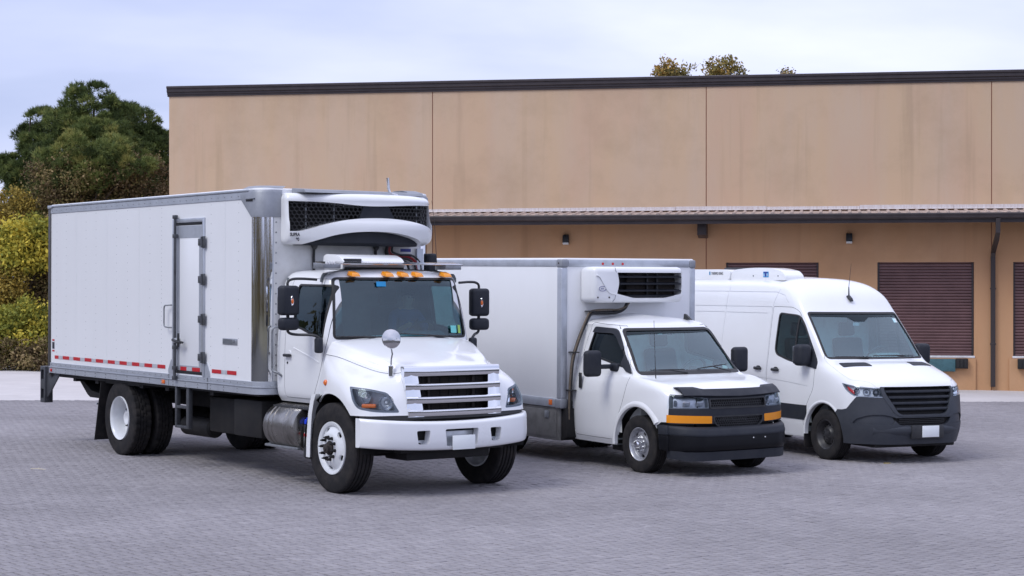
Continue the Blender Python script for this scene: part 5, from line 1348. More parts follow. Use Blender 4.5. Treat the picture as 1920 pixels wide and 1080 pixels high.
    for z in (2.97, 2.49, 1.98, 1.49):
        bm = nb(); abox(bm, -3.13, -3.02, yf - .026, yf - .0105, z - .045, z + .045, .003); abox(bm, -2.985, -2.915, yf - .036, yf - .024, z - .075, z + .075, .004); tube(bm, [(-3.0, yf - .035, z - .07), (-3.0, yf - .035, z + .07)], .016, 10); obj('hinge', bm, M['dsteel'], sd)
    bm = nb(); tube(bm, [(-3.745, yf - .05, 1.19), (-3.745, yf - .05, 3.30)], .019, 10); rod = obj('lock_rod', bm, M['dsteel'], sd)
    for z in (3.31, 3.06, 1.60, 1.33, 1.20):
        bm = nb(); abox(bm, -3.785, -3.71, yf - .072, yf - .024, z - .025, z + .025, .006); obj('rod_keeper', bm, M['dsteel'], sd)
    bm = nb(); tube(bm, [(-3.75, yf - .06, 1.69), (-3.70, yf - .10, 1.70), (-3.56, yf - .10, 1.68), (-3.46, yf - .075, 1.67)], [.02, .02, .018, .015], 8); abox(bm, -3.565, -3.535, yf - .11, yf - .08, 1.61, 1.79, .008); abox(bm, -3.60, -3.48, yf - .105, yf - .08, 1.655, 1.69, .006); obj('door_latch', bm, M['black'], sd)
    bm = nb(); lathe(bm, [(-.07, 0), (-.065, .03), (-.03, .04), (0, .035)], (-3.70, yf - .02, 1.69), 'y', 14); obj('latch_boss', bm, M['alu'], sd)
    tube_obj('grab_handle', M['steel'], sd, [(-3.905, yf - .01, 2.155), (-3.95, yf - .06, 2.15), (-4.03, yf - .065, 2.13), (-4.035, yf - .065, 2.0), (-4.03, yf - .065, 1.88), (-3.95, yf - .06, 1.86), (-3.905, yf - .01, 1.855)], .010, 8, 3)
    # gussets in the rail either side of the door
    for a, b in ((-4.02, -3.89), (-2.96, -2.82)):
        bm = nb(); pts = [(a, 1.246), (b, 1.246), (b, 1.42), ((a + b) / 2 + .02, 1.44), (a, 1.30)] if a < -3.5 else [(a, 1.246), (b, 1.246), (b, 1.30), ((a + b) / 2 - .02, 1.44), (a, 1.42)]
        prism(bm, rpoly(pts, .02), 'y', yf - .010, yf - .0005); part('gusset', bm, M['alurail'])
    for x in (-3.99, -2.87):
        bm = nb(); abox(bm, x - .004, x + .004, yf - .018, yf - .0162, 1.09, 1.24); part('rail_splice', bm, M['chassis'], angle=0)
    bm = nb(); abox(bm, -4.19, -4.10, yf - .028, yf - .0165, 1.105, 1.155, .005); part('marker_lamp', bm, M['orange'])
    bm = nb(); abox(bm, -8.03, -7.97, yf - .028, yf - .0165, 1.105, 1.15, .005); part('marker_lamp', bm, M['red'])
    bm = nb(); abox(bm, -2.475, -2.085, yf - .008, yf - .0025, 1.675, 1.755, .002); vt = part('side_vent', bm, M['alu'])
    bm = nb()
    for k in range(20):
        if k < 14: abox(bm, -2.46 + k * .0185, -2.452 + k * .0185, yf - .012, yf - .008, 1.685, 1.745)
    abox(bm, -2.19, -2.15, yf - .02, yf - .008, 1.70, 1.74, .004); obj('vent_slots', bm, M['steel'], vt)
    for z, m in ((1.58, 'tapered'), (1.50, 'decal'), (1.42, 'tapered')):
        h = .012 if m == 'tapered' else .05
        bm = nb(); abox(bm, -8.0, -7.92, yf - .004, yf - .0022, z - h, z + h); part('warning_decal', bm, M[m], angle=0)
    # ladder step, dock bumper post, lift gate
    bm = nb()
    for x0, x1, z0, z1 in ((-3.86, -3.81, .54, 1.085), (-3.53, -3.46, .54, 1.085), (-3.809, -3.531, .54, .575), (-3.809, -3.531, .80, .835)): abox(bm, x0, x1, -1.25, -1.19, z0, z1, .004)
    part('access_step', bm, M['dsteel'])
    for s in (-1, 1):
        y0, y1 = (-1.26, -1.13) if s < 0 else (1.13, 1.26)
        bm = nb(); abox(bm, -8.48, -8.30, y0, y1, .62, 1.17, .006); me = to_mesh(bm)
        cuts = [('DIFFERENCE', mprism([(y0 + .02, a), (y1 - .02, a), (y1 - .02, b), (y0 + .02, b)], 'x', -8.40, -8.10)) for a, b in ()]
        cuts = [('DIFFERENCE', mprism(rpoly([(-8.45, a), (-8.345, a), (-8.345, b), (-8.45, b)], .015), 'y', -1.30 if s < 0 else 1.16, -1.16 if s < 0 else 1.3)) for a, b in ((.68, .83), (.97, 1.12))]
        post = obj('dock_post', boolean(me, cuts), M['dsteel'], H); post.matrix_local = BT
        bm = nb(); prism(bm, [(-8.295, .70), (-8.24, .72), (-7.80, 1.07), (-7.80, 1.085), (-8.02, 1.085), (-8.295, 1.06)], 'y', y0 + .03, y0 + .05, .003); part('post_gusset', bm, M['dsteel'])
    bm = nb(); prism(bm, [(-7.58, 1.05), (-7.20, .80), (-7.10, .76), (-6.62, .76), (-6.62, .82), (-7.05, .86), (-7.45, 1.05)], 'y', -1.05, 1.05, .006); part('lift_platform', bm, M['chassis'])
    for y in (-.95, .85):
        bm = nb(); prism(bm, [(-6.75, .80), (-6.55, .80), (-6.42, .55), (-6.56, .52)], 'y', y, y + .1, .006); part('lift_arm', bm, M['chassis'])
    bm = nb(); tube(bm, [(-6.5, -1.0, .55), (-6.5, 1.0, .55)], .05, 10); part('lift_tube', bm, M['chassis'])
    box_obj('under_guard', M['chassis'], H, -6.2, -5.0, -1.2, 1.2, 1.02, 1.05, 0)
    # --- refrigeration unit on the front wall
    cols = [(-1.525, -.97), (-1.42, -.97), (-1.27, -.97), (-1.19, -.915), (-1.07, -.66), (-1.0, -.33), (-.98, 0)]
    shear = lambda x, y: x + .16 * y * max(0, x + 1.53) / .4
    zr = [(2.905, -.09, .955), (2.93, -.03, .985), (2.98, .015, 1), (3.08, .035, 1), (3.16, .030, 1), (3.23, .0, 1), (3.40, -.02, 1), (3.465, -.022, 1), (3.51, -.06, .985), (3.535, -.14, .96), (3.54, -.26, .8)]
    T = []
    for z, dx, sy in zr:
        T.append([(max(x + dx * min(1, (x + 1.525) * 4), -1.525) if j < 2 else x + dx, y * sy, z) for j, (x, y) in enumerate(cols)])
    T.append([(-1.525 + (x + 1.525) * .35, 0, 3.545) for x, y in cols])
    DU = dense(np.array(T), 4, 4)
    OPEN = cat_rom([(-.952, 3.065), (-.80, 3.075), (-.5, 3.165), (-.2, 3.22), (.15, 3.235), (.5, 3.21), (.80, 3.15), (.94, 3.09)], 4).tolist() + cat_rom([(.94, 3.415), (.6, 3.405), (.2, 3.385), (-.1, 3.385), (-.5, 3.42), (-.952, 3.435)], 4).tolist()
    ARCH = [(-.82, 2.7)] + cat_rom([(-.80, 2.90), (-.62, 2.965), (-.40, 3.03), (-.1, 3.065), (.25, 3.06), (.55, 3.01), (.72, 2.95), (.80, 2.88)], 4).tolist() + [(.82, 2.7)]
    cowl = boolean(skin(DU), [('DIFFERENCE', mprism(OPEN, 'x', -1.50, -.5)), ('DIFFERENCE', mprism(ARCH, 'x', -1.515, -.5))])
    for v in cowl.vertices: v.co.x = shear(v.co.x, v.co.y)
    un = obj('refrigeration_unit', cowl, M['paint'], H, 30)
    bm = nb(); hexa(bm, [(-1.50, -.93, 3.0), (-1.50, .93, 3.0), (-1.30, .93, 3.0), (-1.46, -.93, 3.0), (-1.50, -.93, 3.45), (-1.50, .93, 3.45), (-1.30, .93, 3.45), (-1.46, -.93, 3.45)]); obj('coil', bm, M['chassis'], un)
    face = lambda y: shear(float(np.interp(abs(y), [0, .33, .66, .90, .965], [-.98, -1.0, -1.07, -1.19, -1.28])), y)
    gs = lambda y, z: face(y) - .045
    bm = nb(); rings = []
    for y in np.linspace(-.80, .78, 17):
        xf = face(y) - .10; k = 1 - (abs(y) / .83) ** 4
        rings.append([bm.verts.new(p) for p in ((-1.52, y, 2.90), (xf - .05, y, 2.895), (xf, y, 2.93), (xf - .01, y, 2.95 + .11 * k), (-1.52, y, 2.95 + .11 * k))])
    for p_, q_ in zip(rings[:-1], rings[1:]):
        for k in range(5): bm.faces.new([p_[k], p_[(k + 1) % 5], q_[(k + 1) % 5], q_[k]])
    bm.faces.new(rings[0]); bm.faces.new(rings[-1]); bmesh.ops.recalc_face_normals(bm, faces=bm.faces); obj('drip_pan', bm, M['dgrey'], un, 40)
    bm = nb(); hexmesh(bm, [p for p in grow(OPEN, -.004) if True], .052, .011, gs); g_ = obj('honeycomb_grille', bm, M['seal'], un, 0); g_['kind'] = 'stuff'
    bm = nb(); pts = [(-.13, 3.222), (.33, 3.225), (.25, 3.388), (-.07, 3.385)]
    lo = [bm.verts.new((gs(y, z) - .03, y, z)) for y, z in pts]; hi = [bm.verts.new((gs(y, z) + .012, y, z)) for y, z in pts]; bm.faces.new(hi); bm.faces.new(lo)
    for k in range(4): bm.faces.new([lo[k], lo[(k + 1) % 4], hi[(k + 1) % 4], hi[k]])
    bmesh.ops.recalc_face_normals(bm, faces=bm.faces); obj('grille_divider', bm, M['dgrey'], un)
    for y in (-.74, -.42, .70):
        bm = nb(); abox(bm, gs(y, 3) - .03, gs(y, 3) - .014, y - .007, y + .007, 3.09, 3.42); obj('grille_post', bm, M['steel'], un)
    ft = Vector((face(-.86) - face(-.95), .09, 0)).normalized()
    for body_t, yy, zz in (('SUPRA', -.957, 3.005), ('80', -.905, 2.945)):
        lettering('lettering', body_t, .056, M['decal'], un, (face(yy) + .066, yy, zz), ft, (0, 0, 1), .72, .0025)
    bm = nb(); prism(bm, rpoly([(-1.5, 3.545), (-1.16, 3.535), (-1.2, 3.575), (-1.5, 3.60)], .01), 'y', -.82, .90, .008); obj('top_cover', bm, M['cast'], un)
    tube_obj('exhaust_stub', M['stainless'], un, [(-1.12, .50, 3.50), (-1.15, .48, 3.54), (-1.22, .43, 3.56), (-1.24, .42, 3.62), (-1.245, .41, 3.76)], .018, 10)
    # drains, hoses, label below the unit
    for y in (-.52, .38):
        tube_obj('drain_hose', M['hoseblack'], un, [(-1.47, y, 2.93), (-1.49, y, 2.75), (-1.49, y + .01, 2.5), (-1.47, y, 2.3)], .018, 8, 2)
        bm = nb(); lathe(bm, [(0, .045), (-.05, .04), (-.08, .02)], (-1.47, y, 2.93), 'z', 10); obj('drain_cup', bm, M['black'], un)
    base = [(-1.40, .55, 2.93), (-1.44, .56, 2.84), (-1.47, .62, 2.775), (-1.49, .75, 2.75), (-1.49, .88, 2.75), (-1.49, .98, 2.70), (-1.49, 1.03, 2.60), (-1.49, 1.04, 2.3)]
    for k, (dy, dz, m, rr) in enumerate(((0, .022, 'hosered', .015), (-.02, -.005, 'hosered', .014), (.03, .045, 'hoseblack', .013), (-.045, .0, 'hoseblack', .014))):
        pts = [(x + .006 * k, y + dy, z + dz * (1 if i > 1 else .2)) for i, (x, y, z) in enumerate(base)]
        tube_obj('hose', M[m], un, pts, rr, 8, 4)
    tube_obj('hose', M['hoseblack'], un, [(-1.40, .50, 2.93), (-1.46, .52, 2.82), (-1.48, .58, 2.72), (-1.48, .62, 2.60)], .017, 8, 4)
    tube_obj('hose', M['hoseblack'], un, [(-1.2, .44, 2.72), (-1.25, .60, 2.735), (-1.3, .72, 2.70), (-1.33, .78, 2.62), (-1.33, .79, 2.5)], .017, 8, 4)
    bm = nb(); abox(bm, X1 + .0065, X1 + .009, .75, .95, 2.74, 2.90); lb = part('notice_label', bm, M['label'], angle=0)
    for z, h, a, b in ((2.875, .02, .77, .93), (2.812, .016, .755, .945), (2.77, .008, .77, .93)):
        bm = nb(); abox(bm, X1 + .0092, X1 + .0105, a, b, z - h, z + h); obj('label_print', bm, M['decalblue'], lb, 0)
    bm = nb(); abox(bm, X1 + .007, X1 + .05, 1.00, 1.10, 2.40, 2.90, .01); part('junction_cover', bm, M['alurail'])
    bm = nb(); abox(bm, -1.62, -1.50, 1.20, 1.33, 2.58, 2.84, .03, 3); part('side_box', bm, M['dgrey'])
build_hino_box()
# ------------------------------------------------------------------ the cutaway refrigerated box truck in the middle
CF = vframe((2.45909854, 24.17593137, -2.46337634), [(5.36299065e-01, -8.43952900e-01, -1.12612405e-02), (8.44009896e-01, 5.36327264e-01, 6.01014819e-04), (5.53248210e-03, -9.82692209e-03, 9.99936410e-01)])
C = empty('cutaway_truck', mat=CF)
tag(C, 'white van-cab box truck with amber front lamps, dark bumper and a small front refrigeration unit', 'truck')
def build_cutaway():
    D = dense(CHV, 4, 4)
    WS = rpoly([(-.855, 1.272), (.855, 1.272), (.735, 1.872), (-.735, 1.872)], [.06, .06, .08, .08])
    WSp = mprism(WS, 'x', -.90, .3)
    WIN = rpoly([(-1.30, 1.505), (-.36, 1.345), (-.37, 1.40), (-.735, 1.855), (-1.22, 1.875)], [.05, .03, .03, .12, .07])
    DOOR = rpoly([(-1.455, .40), (-.47, .40), (-.47, .62), (-.30, .92), (-.215, 1.27), (-.40, 1.46), (-.66, 1.905), (-1.32, 1.935), (-1.42, 1.45)], [.06, .05, .2, .2, .05, .1, .14, .08, .3])
    mid = mprism([(-1.48, .42), (-.12, .42), (-.12, 1.99), (-1.48, 1.99)], 'y', -2, 2)
    cav = boolean(skin(D, -.05), [('INTERSECT', mid)])
    arch = mcyl((0, 0, .40), .475, 'y', -2, 2)
    low = mprism([(-.49, 0), (.8, 0), (.8, .40), (-.49, .40)], 'y', -2, 2)
    nose_cut = mprism([(.42, .0), (1.5, .0), (1.5, .71), (.50, .71), (.42, .66)], 'y', -2, 2)
    # front lamp and grille openings
    HLn = rpoly([(-.475, 1.016), (-.475, .888), (-.70, .886), (-1.2, .886), (-1.2, 1.062), (-.70, 1.05)], .012)
    AMn = rpoly([(-.435, .790), (-.435, .695), (-1.2, .712), (-1.2, .812)], .012)
    pr = lambda poly: mprism(poly, 'x', .44, 1.3)
    pm = lambda poly: mprism([(-y, z) for y, z in poly], 'x', .44, 1.3)
    G1 = rpoly([(-.455, .888), (.455, .888), (.455, 1.01), (-.455, 1.01)], .02)
    G2 = rpoly([(-.405, .785), (-.40, .70), (-.30, .632), (.30, .632), (.40, .70), (.405, .785)], [.02, .06, .08, .08, .06, .02])
    BLACK = [(-1.2, .69), (1.2, .69), (1.2, 1.072), (.47, 1.052), (-.47, 1.052), (-1.2, 1.072)]
    black_p = boolean(mprism(BLACK, 'x', .45, 1.3), [('INTERSECT', mprism([(.605, .0), (1.5, .0), (1.5, 1.3), (.535, 1.3), (.595, .9)], 'y', -2, 2))])
    hoodseam = mprism(rpoly([(-.36, -.86), (.05, -.855), (.36, -.80), (.62, -.70), (1.2, -.60), (1.2, .60), (.62, .70), (.36, .80), (.05, .855), (-.36, .86)], .05), 'z', 1.08, 1.5)
    hs_in = mprism(grow(rpoly([(-.36, -.86), (.05, -.855), (.36, -.80), (.62, -.70), (1.2, -.60), (1.2, .60), (.62, .70), (.36, .80), (.05, .855), (-.36, .86)], .05), -.005), 'z', 1.086, 1.5)
    shell = boolean(skin(D), [('DIFFERENCE', cav), ('DIFFERENCE', WSp), ('DIFFERENCE', mprism(DOOR, 'y', -3, -.62)), ('DIFFERENCE', mprism(DOOR, 'y', .62, 3)), ('DIFFERENCE', arch), ('DIFFERENCE', low), ('DIFFERENCE', nose_cut),
                              ('DIFFERENCE', region(D, .02, -.12, black_p)), ('DIFFERENCE', region(D, .03, -.02, hoodseam, cut=[WSp]))])
    dark_inside(obj('cab', shell, M['paint'], C, 30), D, M['cabin'], .026)
    obj('hood', region(D, 0, -.018, hs_in, cut=[WSp]), M['paint'], C, 30)
    for s in (-1, 1):
        a0, a1 = (-3, -.62) if s < 0 else (.62, 3)
        d = obj('door', region(D, 0, -.045, mprism(grow(DOOR, -.006), 'y', a0, a1), cut=[mprism(WIN, 'y', a0, a1), arch, WSp]), M['paint'], C, 30); dark_inside(d, D, M['cabin'], .012)
        obj('window', region(D, -.012, -.018, mprism(grow(WIN, .004), 'y', a0, a1)), M['darkglass'], d, 30)
        obj('seal', region(D, .002, -.022, mprism(grow(WIN, .003), 'y', a0, a1), cut=[mprism(grow(WIN, -.022), 'y', a0, a1)]), M['seal'], d, 30)
        visor = rpoly([(-1.255, 1.80), (-1.225, 1.88), (-.735, 1.865), (-.52, 1.60), (-.545, 1.585), (-.76, 1.80), (-1.18, 1.80)], [.02, .05, .1, .02, .02, .08, .03])
        obj('rain_visor', region(D, .022, -.004, mprism(visor, 'y', a0, a1)), M['dgrey'], d, 30)
        y = .985 * s
        bm = nb(); abox(bm, -1.325, -1.265, min(y, y + .02 * s), max(y, y + .02 * s), 1.04, 1.25, .012, 3); obj('handle', bm, M['black'], d)
        sail = rpoly([(-.50, 1.40), (-.36, 1.31), (-.245, 1.285), (-.365, 1.42), (-.475, 1.535)], .015)
        obj('mirror_sail', region(D, .012, -.02, mprism(sail, 'y', a0, a1)), M['dgrey'], d, 30)
        # pressed character line along the door and fender
        # telescoping mirror
        m = obj('mirror', _cmirror(s), M['dgrey'], C)
        bm = nb(); abox(bm, -.705, -.70, s * 1.255 - .105, s * 1.255 + .105, 1.30, 1.55, .03, 3); obj('mirror_glass', bm, M['mirror'], m)
        # arch flare
        bm = nb(); N = 26; A = np.linspace(R(-6), R(186), N); pv_ = None
        for t in np.linspace(R(34), R(186), N):
            cx, cz = math.cos(t), math.sin(t)
            pts = [(.472, -.955), (.472, -1.004), (.492, -1.014), (.525, -1.008), (.555, -.985)]
            q = [bm.verts.new((r_ * cx, y_ if not (r_ > .5 and False) else y_, .40 + r_ * cz)) for r_, y_ in pts]
            if pv_:
                for k in range(4): bm.faces.new([pv_[k], pv_[k + 1], q[k + 1], q[k]])
            pv_ = q
        bmesh.ops.recalc_face_normals(bm, faces=bm.faces); bmesh.ops.solidify(bm, geom=list(bm.faces), thickness=.004)
        me = boolean(to_mesh(bm), []) if False else to_mesh(bm)
        obj('arch_flare', me if s < 0 else mirrored(me), M['paint'], C, 40)
        bm = nb(); prism(bm, [(.474 * math.cos(t), .40 + .04 + .474 * .9 * math.sin(t)) for t in np.linspace(0, math.pi, 20)], 'y', s * .50 - .004, s * .50 + .004); obj('wheel_house', bm, M['chassis'], C, 0)
        bm = nb(); va = [bm.verts.new((math.cos(t) * .478, -.96, .40 + math.sin(t) * .478)) for t in A]; vb = [bm.verts.new((math.cos(t) * .478, -.45, .40 + math.sin(t) * .478)) for t in A]
        for k in range(N - 1): bm.faces.new([va[k], va[k + 1], vb[k + 1], vb[k]])
        bmesh.ops.solidify(bm, geom=list(bm.faces), thickness=.008); me = to_mesh(bm)
        obj('arch_liner', me if s < 0 else mirrored(me), M['chassis'], C, 40)
    obj('windscreen', region(D, -.012, -.018, WSp), M['glass'], C, 30)
    obj('windscreen_seal', region(D, .003, -.02, WSp, cut=[mprism(grow(WS, -.035), 'x', -.95, .4)]), M['seal'], C, 30)
    band = mprism([(-.80, 1.905), (-.80, 1.775), (-.3, 1.795), (.3, 1.800), (.80, 1.81), (.80, 1.905)], 'x', -.95, .3)
    obj('shade_band', region(D, -.008, -.0115, WSp, band), M['band'], C, 30)
    cowlp = mprism([(-.85, 1.27), (.85, 1.27), (.845, 1.315), (.5, 1.322), (0, 1.325), (-.5, 1.322), (-.845, 1.315)], 'x', -.4, .2)
    obj('cowl_panel', region(D, -.004, -.012, cowlp, WSp), M['black'], C, 30)
    obj('cab_lining', region(D, -.052, -.056, mprism([(-1.46, .5), (-.40, .5), (-.40, 1.97), (-1.46, 1.97)], 'y', -2, 2), cut=[WSp, mprism(grow(WIN, .02), 'y', -3, 3)]), M['cabinlight'], C, 30)
    box_obj('rear_trim', M['cabinlight'], C, -1.46, -1.45, -.8, .8, .5, 1.95)
    bm = nb(); prism(bm, rpoly([(-.14, .6), (-.62, .6), (-.66, 1.10), (-.58, 1.24), (-.25, 1.275), (-.14, 1.27)], .05), 'y', -.82, .82, .01); obj('dashboard', bm, M['cabinlight'], C)
    seat(C, -1.0, .42, .98, M['seat'], .62); seat(C, -1.0, -.42, .98, M['seat'], .62)
    steering(C, -.62, .42, 1.28, R(30), .19)
    bm = nb(); abox(bm, -.42, -.24, -.58, -.30, 1.277, 1.281); obj('papers', bm, M['paper'], C)
    bm = nb(); abox(bm, -.44, -.30, .02, .20, 1.277, 1.279); obj('papers', bm, M['paper'], C)
    bm = nb(); abox(bm, -.745, -.72, -.14, .14, 1.76, 1.82, .015, 3); obj('rear_view_mirror', bm, M['black'], C)
    bm = nb(); abox(bm, -.675, -.672, -.155, -.075, 1.775, 1.80); obj('white_tag', bm, M['label'], C)
    wiper(C, (-.05, -.12, 1.29), (-.10, -.42, 1.335), (-.13, -.68, 1.335)); wiper(C, (-.05, .62, 1.29), (-.13, .36, 1.36), (-.14, .12, 1.335))
    # black front surround, lamps, grilles, bumper
    fb = region(D, .002, -.02, black_p, cut=[pr(G1), pr(G2), pr(HLn), pm(HLn), pr(AMn), pm(AMn)])
    obj('front_surround', fb, M['dgrey'], C, 30)
    side_lim = mprism([(.58, .0), (1.5, .0), (1.5, 1.3), (.57, 1.3)], 'y', -2, 2)
    for s in (-1, 1):
        P = pr if s < 0 else pm
        l = obj('headlight', region(D, .003, -.003, P(HLn), side_lim), M['lens'], C, 30)
        obj('housing', region(D, -.06, -.066, P(grow(HLn, .006)), side_lim), M['rimsilver'], l, 30)
        obj('bezel', region(D, -.002, -.06, P(grow(HLn, .004)), side_lim, cut=[P(grow(HLn, -.008))]), M['lamphouse'], l, 30)
        for yy, w in ((.575, .085), (.745, .085)):
            bm = nb(); abox(bm, -.01, .012, -w * .55, w * .55, -.034, .034, .012, 3); o = obj('reflector', bm, M['rimsilver'], l); o.matrix_local = Matrix.Translation((.790 if yy < .6 else .728, s * yy, .945)) @ Matrix.Rotation(R(20) * s, 4, 'Z') @ Matrix.Rotation(R(14), 4, 'Y')
            bm = nb(); lathe(bm, [(.03, 0), (.03, .024), (.01, .03), (.01, 0)], (.785 if yy < .6 else .72, s * yy, .94), 'x', 16); obj('bulb', bm, M['lens'], l)
        bm = nb(); abox(bm, .625, .65, s * .855 - .02, s * .855 + .02, .91, .99, .01); obj('corner_reflector', bm, M['lamphouse'], l)
        a = obj('turn_lamp', region(D, .004, -.02, P(AMn), side_lim), M['amber'], C, 30)
        for k in range(2):
            zz = .735 + k * .03
            bm = nb(); abox(bm, .868, .873, s * .66 - .2, s * .66 + .2, zz, zz + .006); 
            bm.free()
    fxs = lambda y: .885 - .06 * (abs(y) / .58) ** 2
    for G, nm in ((G1, 'upper_grille'), (G2, 'lower_grille')):
        bm = nb(); hexmesh(bm, G, .034, .009, lambda y, z: fxs(y) - (max(0, z - .85) * .22) - .014, .01); o = obj(nm, bm, M['black'], C, 0); o['kind'] = 'stuff'
        obj('grille_rim', region(D, .008, -.02, pr(grow(G, .006)), cut=[pr(grow(G, -.010))]), M['black'], C, 30)
    box_obj('radiator', M['chassis'], C, .70, .76, -.6, .6, .5, 1.02)
    # bug deflector on the hood edge
    flat = D.reshape(-1, 3)
    def sx(y, z): return flat[np.argmin(((flat[:, 1] + abs(y)) ** 2 * 1.0 + (flat[:, 2] - z) ** 2) + (flat[:, 0] < .3) * 9)][0]
    bm = nb(); rows = []
    ysd = np.linspace(-.80, .80, 41); tab_y = np.linspace(0, .85, 12)
    lipx = [sx(t, 1.035) for t in tab_y]; midx = [sx(t, 1.085) for t in tab_y]
    lipx = np.convolve(np.pad(lipx, 2, mode='edge'), np.ones(5) / 5, 'valid'); midx = np.convolve(np.pad(midx, 2, mode='edge'), np.ones(5) / 5, 'valid')
    for y in ysd:
        a = abs(y); lift = min(1, max(0, (a - .50) / .09)); lx = float(np.interp(a, tab_y, lipx)); mx = float(np.interp(a, tab_y, midx))
        zt = 1.118 + .026 * lift; zb = 1.030 + .018 * min(1, a / .6)
        rows.append([(mx - .055 - .07 * lift, y, zt + .004), (mx - .01 - .03 * lift, y, zt + .014), (mx + .032, y, zt - .02), (lx + .042, y, zb + .010), (lx + .038, y, zb), (mx + .018, y, zt - .035), (mx - .03 - .05 * lift, y, zt - .012)])
    V = [[bm.verts.new(p) for p in r] for r in rows]
    for a, b in zip(V[:-1], V[1:]):
        for k in range(7): bm.faces.new([a[k], a[(k + 1) % 7], b[(k + 1) % 7], b[k]])
    bm.faces.new(V[0]); bm.faces.new(V[-1]); bmesh.ops.recalc_face_normals(bm, faces=bm.faces); obj('hood_deflector', bm, M['dgrey'], C, 40)
    # bumper: grey top pad over black lower, then air dam
    bx = lambda y: .985 - .05 * y * y - 2.0 * max(0, abs(y) - .58) ** 2 - 4.0 * max(0, abs(y) - .82) ** 2
    yy = np.linspace(-.955, .955, 61)
    dip = lambda y: -.025 * (1 - min(1, (abs(y) / .95)) ** 4)
    bm = nb(); sweep_y(bm, rpoly([(-.14, .555), (-.004, .555), (.0, .58), (-.03, .655), (-.075, .675), (-.14, .675)], [.004, .01, .03, .03, .02, .004], 3), yy, bx, dip); bmp = to_mesh(bm)
    obj('bumper_pad', bmp, M['dgrey'], C, 35)
    bm = nb(); sweep_y(bm, rpoly([(-.14, .345), (-.03, .345), (-.006, .40), (-.010, .552), (-.14, .552)], [.004, .02, .03, .01, .004], 3), yy, bx, lambda y: 0); obj('bumper', bm, mat('gloss_black_bumper', (0.005, 0.0055, 0.008), .42, 0, .0, spec=.2, var=.3, vscale=6, dirt=(.012, .012, .014)), C, 35)
    bm = nb(); sweep_y(bm, [(-.12, .225), (-.04, .225), (-.035, .34), (-.12, .34)], np.linspace(-.92, .92, 41), bx, lambda y: .02 * (abs(y) > .85)); obj('air_dam', bm, M['dgrey'], C, 35)
    for y in (.16, .36):
        cyl_obj('plate_screw', M['label'], C, (bx(y) - .006, y, .50), .009, 'x', -.004, .004, 8)
    for s in (-1, 1):
        bm = nb(); hexa(bm, [(.475, s * .995, .37), (.62, s * .965, .345), (.62, s * .92, .345), (.475, s * .95, .37), (.465, s * .995, .545), (.62, s * .965, .548), (.62, s * .92, .548), (.465, s * .95, .545)], .01); obj('bumper_end', bm, bpy.data.materials['gloss_black_bumper'], C); bm = nb(); hexa(bm, [(.465, s * 1.0, .548), (.62, s * .967, .55), (.62, s * .92, .55), (.465, s * .95, .548), (.445, s * .985, .672), (.60, s * .957, .672), (.60, s * .91, .672), (.445, s * .94, .672)], .012); obj('pad_end', bm, M['dgrey'], C)
    # roof, aerials
    bm = nb(); prism(bm, [(-.98, 0), (-.80, 0), (-.84, .02), (-.93, .075), (-.965, .085), (-.975, .03)], 'y', -.02, .02, .008); o = obj('fin_aerial', bm, M['black'], C); o.matrix_local = Matrix.Translation((.05, .50, 1.965))
    tube_obj('whip_aerial', M['black'], C, [(.02, -.70, 1.215), (.0, -.70, 1.5), (-.03, -.70, 1.99)], [.008, .004, .003], 6)
    cyl_obj('aerial_base', M['black'], C, (.02, -.70, 1.20), .018, 'z', 0, .03, 12)
    for s in (-1, 1):
        tube_obj('drip_moulding', M['black'], C, [(-1.45, s * .745, 1.925), (-1.1, s * .735, 1.935), (-.85, s * .70, 1.925), (-.72, s * .735, 1.865)], .006, 6, 4)
    # cargo box
    bx0, bx1, bw, z0, z1 = -5.9, -1.535, 1.156, .86, 2.79
    box_obj('cargo_box', M['panel'], C, bx0, bx1, -bw + .004, bw - .004, z0 - .02, z1 - .01, .01)
    for y0, y1 in ((-bw - .006, -bw + .10), (bw - .09, bw + .006)): box_obj('corner_post', M['alurail'], C, bx1 - .10, bx1 + .012, y0, y1, z0 + .02, z1 - .112, .018, 3)
    for y0, y1 in ((-bw - .005, -bw + .05), (bw - .05, bw + .005)): box_obj('top_rail', M['alurail'], C, bx0, bx1 - .115, y0, y1, z1 - .10, z1, .012, 2)
    box_obj('top_rail', M['alurail'], C, bx1 - .05, bx1 + .011, -bw + .112, bw - .102, z1 - .10, z1, .012, 2)
    box_obj('roof', M['paint'], C, bx0, bx1 - .0, -bw + .02, bw - .02, z1 - .03, z1 + .022, .02, 3)
    for y0, y1 in ((-bw - .010, -bw + .11), (bw - .10, bw + .010)): box_obj('corner_cap', M['cast'], C, bx1 - .112, bx1 + .018, y0, y1, z1 - .11, z1 + .006, .022, 3)
    for y0, y1 in ((-bw - .012, -bw + .05), (bw - .05, bw + .012)): box_obj('bottom_rail', M['alurail'], C, bx0, bx1 - .132, y0, y1, z0 - .10, z0 + .018, .006)
    for y0, y1 in ((-bw - .018, -bw + .12), (bw - .12, bw + .018)): box_obj('corner_foot', M['cast'], C, bx1 - .13, bx1 + .02, y0, y1, z0 - .115, z0 + .018, .02, 3)
    for y in (-.53, -.36, -.19): cyl_obj('marker_lamp', M['red'], C, (bx1 + .0115, y + .06, z1 - .055), .018, 'x', -.004, .006, 12)
    bm = nb(); abox(bm, -1.80, -1.72, -bw - .022, -bw - .0125, z0 - .075, z0 - .0, .004); obj('marker_lamp', bm, M['orange'], C)
    cyl_obj('cap_bolt', M['hubdirt'], C, (bx1 - .05, -bw - .010, z1 - .05), .012, 'y', -.005, .0, 8)
